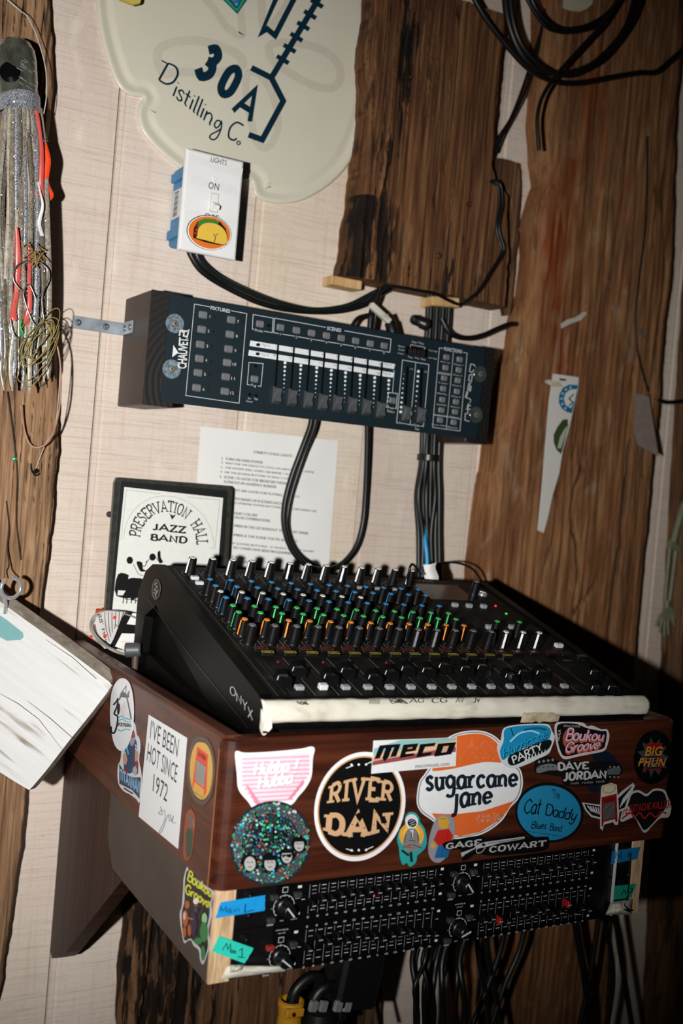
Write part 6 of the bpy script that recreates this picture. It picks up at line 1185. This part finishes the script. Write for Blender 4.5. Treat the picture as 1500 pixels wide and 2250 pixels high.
# astronaut and brick figure
ast = smo([(893, 1790), (900, 1784), (912, 1786), (920, 1796), (922, 1806), (932, 1820), (937, 1845), (934, 1862), (925, 1872), (916, 1880), (913, 1895), (900, 1904), (893, 1896), (884, 1900), (878, 1882), (876, 1862), (872, 1845), (878, 1824), (890, 1810), (889, 1800)], 4)
o, a = sticker('sticker', 'small turquoise edged sticker of a seated figure in suit and space helmet', FR, ast, '#2a9b98', h=.0003)
a.ell('#e0a23c', 904, 1836, 27, 28); a.ell('#e8c04a', 904, 1832, 18, 18); a.ell('#d9dadb', 904, 1805, 14, 16); a.ell('#16191c', 905, 1808, 10, 9, 20); a.line('#c46ac0', [(898, 1805), (910, 1800)], 2); a.line('#5fd0e0', [(900, 1810), (912, 1804)], 1.6); a.line('#e8d24a', [(901, 1814), (912, 1810)], 1.2)
a.poly('#7b7b7a', smo([(894, 1824), (904, 1820), (915, 1824), (921, 1840), (920, 1852), (928, 1862), (912, 1868), (900, 1872), (884, 1862), (886, 1850), (888, 1838)], 3)); a.poly('#e4e4e2', [(901, 1824), (908, 1824), (906, 1842)]); a.line('#1e1e1e', [(904, 1826), (904, 1842)], 2)
for p in (((891, 1832), (888, 1852)), ((917, 1832), (919, 1850)), ((898, 1846), (912, 1848)), ((884, 1862), (904, 1856)), ((906, 1856), (928, 1864))): a.line('#3a3a3a', p, 1.6)
a.line('#222', [(886, 1868), (898, 1876)], 4) if 0 else a.line('#222222', [(882, 1868), (898, 1880)], 5); a.line('#222222', [(902, 1872), (904, 1894)], 6); a.line('#b0482c', [(894, 1862), (906, 1862)], 3); a.build('print', o)
lf = smo([(975, 1790), (990, 1793), (998, 1805), (999, 1825), (992, 1855), (980, 1882), (965, 1895), (950, 1892), (941, 1875), (942, 1845), (950, 1815), (960, 1796)], 4)
o, a = sticker('sticker', 'grey oval sticker of a toy figure in red top and blue trousers', FR, lf, '#8e8a8f', h=.0009)
a.poly('#c79a35', smo([(964, 1798), (974, 1794), (985, 1800), (985, 1815), (975, 1822), (964, 1816)], 3)); a.line('#6d4c17', [(967, 1799), (981, 1799)], 1)
a.poly('#b3241b', [(962, 1824), (986, 1821), (995, 1836), (990, 1858), (962, 1858), (956, 1850), (952, 1846)]); a.ell('#c79a35', 951, 1858, 5, 6); a.line('#7c1710', [(984, 1826), (982, 1856)], 1.2)
a.poly('#1f5f96', [(962, 1858), (989, 1858), (984, 1884), (954, 1886)]); a.line('#123c63', [(974, 1860), (970, 1884)], 1.2); a.build('print', o)
# gage cowart
gg = [(978, 1850), (1050, 1836), (1062, 1841), (1100, 1838), (1136, 1832), (1153, 1831), (1155, 1840), (1198, 1838), (1205, 1842), (1205, 1856), (1196, 1868), (1140, 1876), (1080, 1880), (1046, 1876), (1030, 1886), (1015, 1891), (1012, 1868), (985, 1868), (975, 1862)]
o, a = sticker('sticker', 'black die-cut sticker with outlined letters and a lever rifle, bottom centre of front', FR, smo(gg, 3), '#0c0c0d', h=.0014)
LG = '#a9aaab'
a.sk(LG, 'GAGE', [(980, 1851), (1058, 1842), (1058, 1858), (978, 1867)], .2, .3, sp=.16); a.sk(LG, 'COWART', [(1075, 1858), (1201, 1844), (1199, 1861), (1073, 1876)], .2, .28, sp=.16)
a.poly(LG, [(1014, 1883), (1012, 1874), (1040, 1864), (1052, 1854), (1066, 1850), (1152, 1838), (1152, 1843), (1100, 1852), (1072, 1860), (1052, 1864)]); a.line('#0c0c0d', [(1020, 1880), (1046, 1865)], 3); a.line('#0c0c0d', [(1072, 1853), (1150, 1842)], 1.2); a.line(LG, [(1046, 1866), (1048, 1874), (1058, 1872), (1066, 1862)], 1.6, smooth=True); a.ell('#0c0c0d', 1062, 1856, 4, 3); a.build('print', o)
# hurricane party
hp = smo([(1104, 1604), (1115, 1596), (1140, 1592), (1180, 1590), (1204, 1592), (1212, 1606), (1218, 1620), (1212, 1640), (1204, 1656), (1180, 1668), (1160, 1678), (1130, 1688), (1110, 1684), (1100, 1672), (1094, 1655), (1092, 1640), (1100, 1625)], 4)
o, a = sticker('sticker', 'die-cut bright blue wave sticker with brush lettering above white word, top centre right', FR, hp, '#c9cdce', h=.0008)
a.poly('#1a86b4', smo([(1108, 1604), (1130, 1596), (1180, 1593), (1204, 1597), (1210, 1612), (1198, 1632), (1160, 1640), (1120, 1660), (1104, 1670), (1098, 1650), (1106, 1628)], 4)); a.poly('#101416', smo([(1120, 1660), (1160, 1642), (1200, 1626), (1212, 1630), (1200, 1650), (1160, 1668), (1128, 1682), (1116, 1676)], 3))
a.line('#9fd4e6', [(1120, 1630), (1140, 1612), (1165, 1606), (1185, 1612)], 3.5, smooth=True); a.line('#0e5a86', [(1150, 1604), (1180, 1600), (1200, 1604)], 5, smooth=True); a.line('#0f1a22', [(1122, 1600), (1128, 1618)], 2)
a.sk('#0b2f46', 'Hurricane', [(1101, 1650), (1202, 1598), (1206, 1622), (1106, 1668)], .16, sp=.02, shear=.2); a.sk('#2aa4d4', 'Hurricane', [(1100, 1648), (1201, 1597), (1205, 1620), (1105, 1666)], .1, sp=.02, shear=.2)
a.sk('#dcdede', 'PARTY', [(1122, 1661), (1188, 1630), (1192, 1646), (1128, 1679)], .16, sp=.1)
for k in range(7): a.poly('#c9cdce', [(1152+k*7, 1672-k*2), (1155+k*7, 1660-k*2.4), (1158+k*7, 1670-k*2)])
a.build('print', o)
# boukou groove right
bk = smo([(1222, 1588), (1250, 1586), (1280, 1588), (1290, 1596), (1300, 1594), (1320, 1602), (1332, 1602), (1338, 1615), (1334, 1636), (1326, 1650), (1300, 1656), (1270, 1662), (1240, 1668), (1228, 1656), (1222, 1635), (1218, 1605)], 4)
o, a = sticker('sticker', 'pink script lettering sticker with black and orange shadow, top right of front', FR, bk, '#c3bcc0', h=.0006)
a.poly('#120f10', smo([(1226, 1592), (1262, 1590), (1290, 1600), (1320, 1606), (1332, 1608), (1330, 1632), (1322, 1646), (1280, 1654), (1242, 1662), (1230, 1648), (1224, 1620)], 4)); a.ell('#a84d34', 1250, 1622, 14, 22, 10); a.ell('#120f10', 1252, 1622, 9, 16, 10)
for x, y in ((0, 0),): a.sk('#c25a36', 'Boukou', [(1242, 1600), (1330, 1607), (1328, 1634), (1240, 1633)], .2, sp=.03, shear=.2); a.sk('#c25a36', 'Groove', [(1243, 1632), (1324, 1624), (1318, 1652), (1240, 1662)], .2, sp=.03, shear=.2)
a.sk('#120f10', 'Boukou', [(1241, 1597), (1330, 1603), (1328, 1630), (1240, 1630)], .24, sp=.03, shear=.2); a.sk('#120f10', 'Groove', [(1242, 1629), (1323, 1621), (1317, 1648), (1240, 1658)], .24, sp=.03, shear=.2)
a.sk('#d4a9c0', 'Boukou', [(1242, 1598), (1329, 1604), (1327, 1629), (1241, 1629)], .15, sp=.03, shear=.2); a.sk('#d4a9c0', 'Groove', [(1243, 1630), (1322, 1622), (1316, 1647), (1241, 1657)], .15, sp=.03, shear=.2)
a.text('#c9c4c6', 'NOLA', [(1223, 1626), (1226, 1603), (1232, 1604), (1229, 1629)]); a.text('#a9a4a6', 'SOULFUNK', [(1238, 1592), (1276, 1594), (1275, 1599), (1238, 1597)]); a.build('print', o)
# dave jordan
dj = smo([(1180, 1668), (1205, 1662), (1230, 1672), (1260, 1672), (1300, 1674), (1340, 1672), (1362, 1680), (1366, 1700), (1340, 1712), (1330, 1722), (1290, 1727), (1240, 1726), (1232, 1708), (1200, 1702), (1176, 1698), (1173, 1680)], 4)
o, a = sticker('sticker', 'black sticker with grey western lettering between two guitar headstocks', FR, dj, '#131314', h=.0003)
GL_ = '#8f9192'; a.poly('#6c6e70', smo([(1178, 1690), (1186, 1682), (1210, 1678), (1228, 1684), (1226, 1692), (1205, 1693), (1182, 1699)], 3)); a.poly('#55575a', [(1334, 1690), (1360, 1684), (1364, 1692), (1360, 1702), (1334, 1702)])
for x in (1184, 1194, 1204, 1214): a.ell('#7a7c7e', x, 1674-(x-1184)*.15, 3); a.ell('#222222', x, 1686-(x-1184)*.05, 1.6)
for x in (1340, 1349, 1358): a.ell('#7a7c7e', x, 1685, 2.2); a.ell('#7a7c7e', x, 1707, 2.2)
a.sk('#b4b5b6', 'DAVE', [(1224, 1672), (1294, 1671), (1293, 1692), (1226, 1697)], .24, .28, sp=.12); a.sk('#b4b5b6', 'JORDAN', [(1238, 1693), (1333, 1690), (1332, 1712), (1236, 1720)], .24, .28, sp=.12); a.text('#8b8c8e', 'nola  roots  rock', [(1254, 1718), (1329, 1713), (1329, 1719), (1254, 1724)]); a.build('print', o)
# faded dark blue patch behind
o, a = sticker('sticker', 'faded dark blue splat sticker peeking out below the guitar headstock sticker', FR, smo([(1300, 1655), (1330, 1650), (1352, 1665), (1360, 1690), (1335, 1720), (1320, 1738), (1298, 1740), (1290, 1728), (1302, 1715), (1320, 1700), (1310, 1680)], 4), '#141a2c', h=.00005, t=.0002)
a.build('print', o) if a.mb.f else None
# cat daddy
cd_ = circ(1206, 1785, 75, 66, 8, 52)
o, a = sticker('sticker', 'oval blue sticker with black rim and black handwritten lettering', FR, cd_, '#0e0f10', h=.0005)
a.poly('#1f7fa8', circ(1206, 1786, 70, 60, 8, 52)); Kb = '#0c1014'
a.sk(Kb, 'The', [(1212, 1734), (1228, 1736), (1231, 1757), (1216, 1755)], .1, sp=.08, shear=.2); a.sk(Kb, 'Cat', [(1152, 1757), (1192, 1750), (1186, 1792), (1150, 1788)], .11, sp=.03, shear=.15); a.sk(Kb, 'Daddy', [(1197, 1764), (1272, 1778), (1262, 1814), (1197, 1800)], .11, sp=.03, shear=.15); a.sk(Kb, 'Blues', [(1168, 1803), (1202, 1805), (1200, 1823), (1166, 1821)], .12, sp=.04, shear=.15); a.sk(Kb, 'Band', [(1208, 1808), (1236, 1812), (1234, 1829), (1206, 1825)], .12, sp=.04, shear=.15)
a.text(Kb, 'www.thecatdaddybluesband.com', [(1154, 1824), (1240, 1837), (1240, 1841), (1154, 1828)]); a.build('print', o)
# big phun
bp_ = circ(1434, 1664, 42, 60, 8, 44)
o, a = sticker('sticker', 'round black sticker with orange letters over a red washboard, rightmost on the front', FR, bp_, '#08080a', h=.0003)
star = []
for k in range(22): t = 2*PI*k/22; r = 36 if k % 2 == 0 else 22; star.append((1434+r*math.cos(t)*1.0, 1664+r*1.25*math.sin(t)))
a.poly('#3a4248', star); a.poly('#8e1412', [(1421, 1633), (1455, 1633), (1454, 1642), (1452, 1696), (1449, 1696), (1449, 1690), (1420, 1692), (1418, 1698), (1415, 1698), (1420, 1640)]); a.poly('#20242a', [(1422, 1645), (1450, 1645), (1448, 1688), (1419, 1690)])
for k in range(5): a.line('#8d9398', [(1422, 1661+k*6), (1448, 1659+k*6)], .9)
a.text('#c8872a', 'BIG', [(1418, 1640), (1456, 1640), (1455, 1661), (1416, 1661)], 'b', shear=.2); a.text('#c8872a', 'PHUN', [(1404, 1665), (1464, 1666), (1461, 1684), (1401, 1684)], 'b', shear=.2, sp=.06); a.build('print', o)
# winged washboard + heart
ht = smo([(1374, 1760), (1384, 1742), (1402, 1736), (1420, 1744), (1436, 1733), (1458, 1735), (1466, 1750), (1470, 1760), (1474, 1775), (1468, 1795), (1450, 1798), (1434, 1812), (1416, 1830), (1404, 1815), (1392, 1796), (1364, 1806), (1366, 1785)], 4)
o, a = sticker('sticker', 'white edged black heart sticker with red western lettering', FR, ht, '#b9b9b9', h=.0003)
a.poly('#131415', smo([(1378, 1762), (1388, 1746), (1402, 1741), (1420, 1750), (1436, 1738), (1456, 1740), (1464, 1758), (1462, 1775), (1440, 1802), (1416, 1824), (1404, 1808), (1388, 1785)], 4))
RED = '#a31e1a'; a.sk(RED, 'HEARTACHE', [(1369, 1768), (1430, 1762), (1430, 1778), (1367, 1792)], .16, .2, sp=.1); a.sk(RED, 'KILLER', [(1434, 1762), (1474, 1757), (1473, 1776), (1433, 1778)], .16, .2, sp=.1); a.line(RED, [(1366, 1799), (1385, 1786), (1392, 1796), (1405, 1786), (1415, 1798), (1428, 1786), (1440, 1796), (1452, 1784), (1464, 1788)], 3.4, smooth=True); a.build('print', o)
wg = [(1278, 1763), (1300, 1766), (1318, 1768), (1319, 1752), (1320, 1735), (1322, 1726), (1342, 1720), (1354, 1724), (1356, 1748), (1366, 1738), (1390, 1720), (1394, 1726), (1384, 1752), (1376, 1776), (1360, 1784), (1357, 1812), (1350, 1812), (1346, 1806), (1326, 1812), (1323, 1825), (1318, 1820), (1318, 1800), (1298, 1795), (1285, 1780)]
o, a = sticker('sticker', 'sticker of a red washboard with white wings and gold halo', FR, wg, '#bdbdbc', h=.0009)
a.poly('#111111', [(1283, 1766), (1318, 1772), (1318, 1796), (1300, 1791), (1288, 1778)]); a.poly('#111111', [(1358, 1754), (1388, 1726), (1378, 1756), (1372, 1774), (1359, 1780)])
for k in range(5): a.line('#c9c9c7', [(1290+k*6, 1770+k), (1300+k*4, 1783+k*1.6)], 2.6); a.line('#c9c9c7', [(1362+k*4, 1774-k*5), (1370+k*4, 1752-k*5)], 2.2)
a.poly('#861813', [(1321, 1752), (1354, 1744), (1356, 1806), (1352, 1806), (1350, 1800), (1326, 1806), (1324, 1816), (1321, 1816)]); a.poly('#3c3a3a', [(1325, 1766), (1351, 1760), (1350, 1797), (1326, 1803)])
for k in range(10): a.line('#8b8987', [(1325, 1769+k*3.5), (1350, 1763+k*3.5)], .8)
a.text('#180606', 'FRAMED', [(1326, 1757), (1350, 1751), (1350, 1757), (1326, 1763)]); a.line('#c9a24a', circ(1337, 1733, 14, 9, -12, 24), 3.2, closed=True); a.build('print', o)
# ------------------------------------------------------------------ stickers on the left side
def side_text(a, t, q, col='#141416', shear=0, **k): a.text(col, t, q, **k)
o, a = sticker('sticker', 'white rectangular sticker with tall thin black capitals and a signature on the box side', SD, [(327, 1570), (411, 1621), (391, 1865), (305, 1794)], '#dfe0e2', h=.0003)
a.text('#151517', "I'VE BEEN", [(332, 1581), (394, 1623), (389, 1664), (329, 1622)]); a.text('#151517', 'HOT SINCE', [(326, 1632), (391, 1682), (387, 1721), (322, 1671)]); a.text('#151517', '1972', [(338, 1700), (370, 1725), (366, 1763), (335, 1738)])
a.line('#2a2a2c', [(352, 1772), (356, 1790), (348, 1786), (360, 1780), (362, 1800), (350, 1828), (356, 1826), (366, 1798), (370, 1790), (372, 1806)], 1.1, smooth=True); a.line('#2a2a2c', [(374, 1788), (376, 1804), (381, 1792), (378, 1806), (386, 1808)], 1.1, smooth=True); a.build('print', o)
ov = [(242, 1560), (246, 1520), (256, 1498), (270, 1490), (284, 1500), (292, 1530), (294, 1570), (290, 1610), (280, 1640), (266, 1650), (252, 1636), (244, 1600)]
tm = [(276, 1590), (290, 1585), (297, 1592), (300, 1612), (306, 1622), (308, 1645), (305, 1670), (311, 1706), (307, 1762), (300, 1756), (285, 1745), (272, 1738), (260, 1720), (259, 1685), (265, 1670), (268, 1640)]
o, a = sticker('sticker', 'die-cut muscular masked wrestler sticker in blue and red, below the white oval', SD, smo(tm, 3), '#c9ccd2', h=.0001)
a.poly('#1c3a5c', smo([(274, 1650), (282, 1630), (290, 1618), (300, 1630), (300, 1660), (296, 1690), (284, 1700), (272, 1690)], 3)); a.poly('#b98a70', [(270, 1660), (276, 1650), (280, 1670), (276, 1682), (270, 1676)]); a.poly('#b98a70', [(297, 1640), (304, 1650), (303, 1676), (296, 1672)]); a.ell('#8b8f96', 291, 1628, 5, 11, 10); a.poly('#8a1f22', [(286, 1608), (294, 1604), (297, 1620), (288, 1622)])
a.poly('#8a1f22', [(272, 1684), (280, 1694), (278, 1702), (271, 1694)]); a.poly('#8a1f22', [(299, 1670), (304, 1676), (303, 1700), (297, 1704)]); a.line('#c7cdd6', [(296, 1636), (304, 1644)], 2); a.line('#c7cdd6', [(297, 1644), (304, 1652)], 2); a.line('#35a0d0', [(278, 1640), (282, 1658)], 4); a.ell('#9da1a6', 296, 1694, 5, 10)
a.poly('#16304a', [(262, 1678), (274, 1700), (290, 1708), (309, 1708), (306, 1755), (290, 1736), (262, 1722)]); a.sk('#7fb4d8', 'TITANMAN', [(263, 1686), (308, 1712), (306, 1750), (263, 1716)], .2, sp=.12); a.line('#202020', [(272, 1732), (292, 1744)], 3); a.build('print', o)
o, a = sticker('sticker', 'white oval sticker with black hooked 3 and fish tail over blue waves', SD, smo(ov, 5), '#dfe0e4', h=.0009)
a.line('#0c0c0d', [(249, 1549), (256, 1541), (259, 1536), (257, 1552), (251, 1568), (258, 1574), (257, 1592), (251, 1610), (245, 1608), (244, 1596)], 3.6, smooth=True); a.ell('#0c0c0d', 260.5, 1558, 3.2, 13, 4); a.line('#4b4743', [(262, 1538), (268, 1524), (276, 1526), (282, 1548), (288, 1580)], 3, smooth=True); a.line('#4b4743', [(264, 1526), (277, 1507), (276, 1531), (284, 1518)], 2.2); a.poly('#4b4743', [(262, 1530), (270, 1519), (280, 1528), (284, 1520), (283, 1533), (272, 1533)])
for k in range(7): a.line('#b9766a', [(263+k*1.2, 1560+k*3), (276+k*1.2, 1540+k*6)], .6)
a.line('#5fa9bd', [(259, 1578), (266, 1573), (274, 1578), (288, 1582)], 2.4, smooth=True); a.line('#5fa9bd', [(259, 1585), (268, 1580), (278, 1586), (287, 1586)], 2, smooth=True); a.line('#5fa9bd', [(257, 1602), (266, 1606), (276, 1602), (286, 1604)], 2.2, smooth=True); a.text('#0e0e0e', 'SPORTFISHING', [(258, 1587), (288, 1590), (288, 1598), (258, 1596)], 'b'); a.build('print', o)
rd = smo([(440, 1617), (455, 1622), (466, 1642), (472, 1675), (471, 1715), (463, 1752), (448, 1770), (432, 1765), (419, 1745), (412, 1712), (412, 1670), (420, 1635), (430, 1619)], 5)
o, a = sticker('sticker', 'round mustard sticker with brown rim and red washboard near the box corner', SD, rd, '#3a2f28', h=.0003)
f = lambda s_: [(442+(x-442)*s_, 1694+(y-1694)*s_) for x, y in rd]
a.line('#6d5c4c', f(.92), 1.2, closed=True); a.poly('#c79a45', f(.82)); a.poly('#d2401f', [(433, 1640), (457, 1658), (453, 1742), (447, 1752), (448, 1735), (427, 1718), (424, 1735), (422, 1730)]); a.poly('#454442', [(432, 1668), (452, 1684), (449, 1730), (428, 1714)])
for k in range(12): a.line('#b8b5ad', [(431.5-k*.3, 1671+k*3.8), (452-k*.3, 1687+k*3.8)], 1.4)
a.text('#5a0f08', 'EL PONK', [(436, 1650), (452, 1662), (451, 1673), (435, 1661)], 'b'); a.text('#3a2f20', 'band site', [(427, 1738), (446, 1752), (446, 1755), (427, 1741)]); a.build('print', o)
gn = smo([(418, 1778), (425, 1784), (429, 1800), (427, 1830), (422, 1872), (416, 1888), (408, 1890), (403, 1875), (404, 1845), (406, 1815), (409, 1790)], 4)
o, a = sticker('sticker', 'small red-outlined dark green bottle shaped sticker low on the box side', SD, gn, '#8c3a22', h=.0002)
a.poly('#8a3a1e', [(p[0], p[1]) for p in smo([(418, 1784), (424, 1790), (426, 1802), (424, 1830), (419, 1870), (414, 1884), (409, 1885), (406, 1873), (407, 1845), (409, 1815), (412, 1794)], 3)]); a.poly('#27402b', smo([(408, 1830), (414, 1820), (420, 1822), (424, 1832), (420, 1872), (414, 1884), (409, 1880)], 3)); a.poly('#4d5a5c', [(415, 1790), (421, 1790), (423, 1815), (416, 1820)]); a.line('#7a8486', [(424, 1800), (426, 1820)], 1.6); a.build('print', o)
# boukou groove on rack side
SD2 = PX(-.0535)
gb = smo([(411, 1905), (416, 1915), (440, 1938), (468, 1957), (471, 1965), (464, 1985), (465, 2010), (458, 2045), (462, 2075), (456, 2094), (450, 2112), (445, 2119), (440, 2108), (437, 2088), (426, 2078), (420, 2066), (412, 2068), (405, 2072), (400, 2050), (395, 2010), (400, 1990), (403, 1950), (404, 1930)], 4)
o, a = sticker('sticker', 'tall die-cut sticker of yellow letters over orange and green cartoon gummy musicians', SD2, gb, '#c4c1c8', h=.0003)
a.poly('#120f12', smo([(413, 1912), (440, 1942), (466, 1962), (461, 1985), (460, 2010), (454, 2045), (457, 2078), (447, 2110), (442, 2105), (440, 2084), (428, 2072), (418, 2062), (404, 2064), (399, 2010), (405, 1980), (406, 1940)], 4))
YL = '#c9c93a'; a.sk(YL, 'Boukou', [(414, 1908), (468, 1954), (465, 1975), (410, 1935)], .2, sp=.04, shear=.1); a.sk(YL, 'Groove', [(408, 1938), (464, 1976), (460, 2000), (405, 1966)], .2, sp=.04, shear=.1)
for c, x, y, rx_, ry_ in (('#b4581a', 411, 1988, 5, 9), ('#b4581a', 407, 2018, 6, 18), ('#b4581a', 405, 2048, 4, 12), ('#b4581a', 416, 2044, 4, 13), ('#c9bcb4', 405, 2012, 3, 9), ('#2a1b3f', 425, 2030, 7, 26), ('#e6ded6', 430, 1980, 6, 7), ('#9e2a22', 431, 1990, 6, 2.5), ('#27384a', 430, 1998, 5, 7), ('#8fbf86', 449, 2018, 6, 12), ('#2f7a41', 448, 2048, 9, 22), ('#2f7a41', 435, 2068, 9, 8), ('#2f7a41', 446, 2094, 5, 16)): a.ell(c, x, y, rx_, ry_)
a.line('#b4581a', [(410, 2016), (424, 2020)], 4); a.line('#5a4632', [(436, 2018), (446, 1998)], 1.4); a.build('print', o)
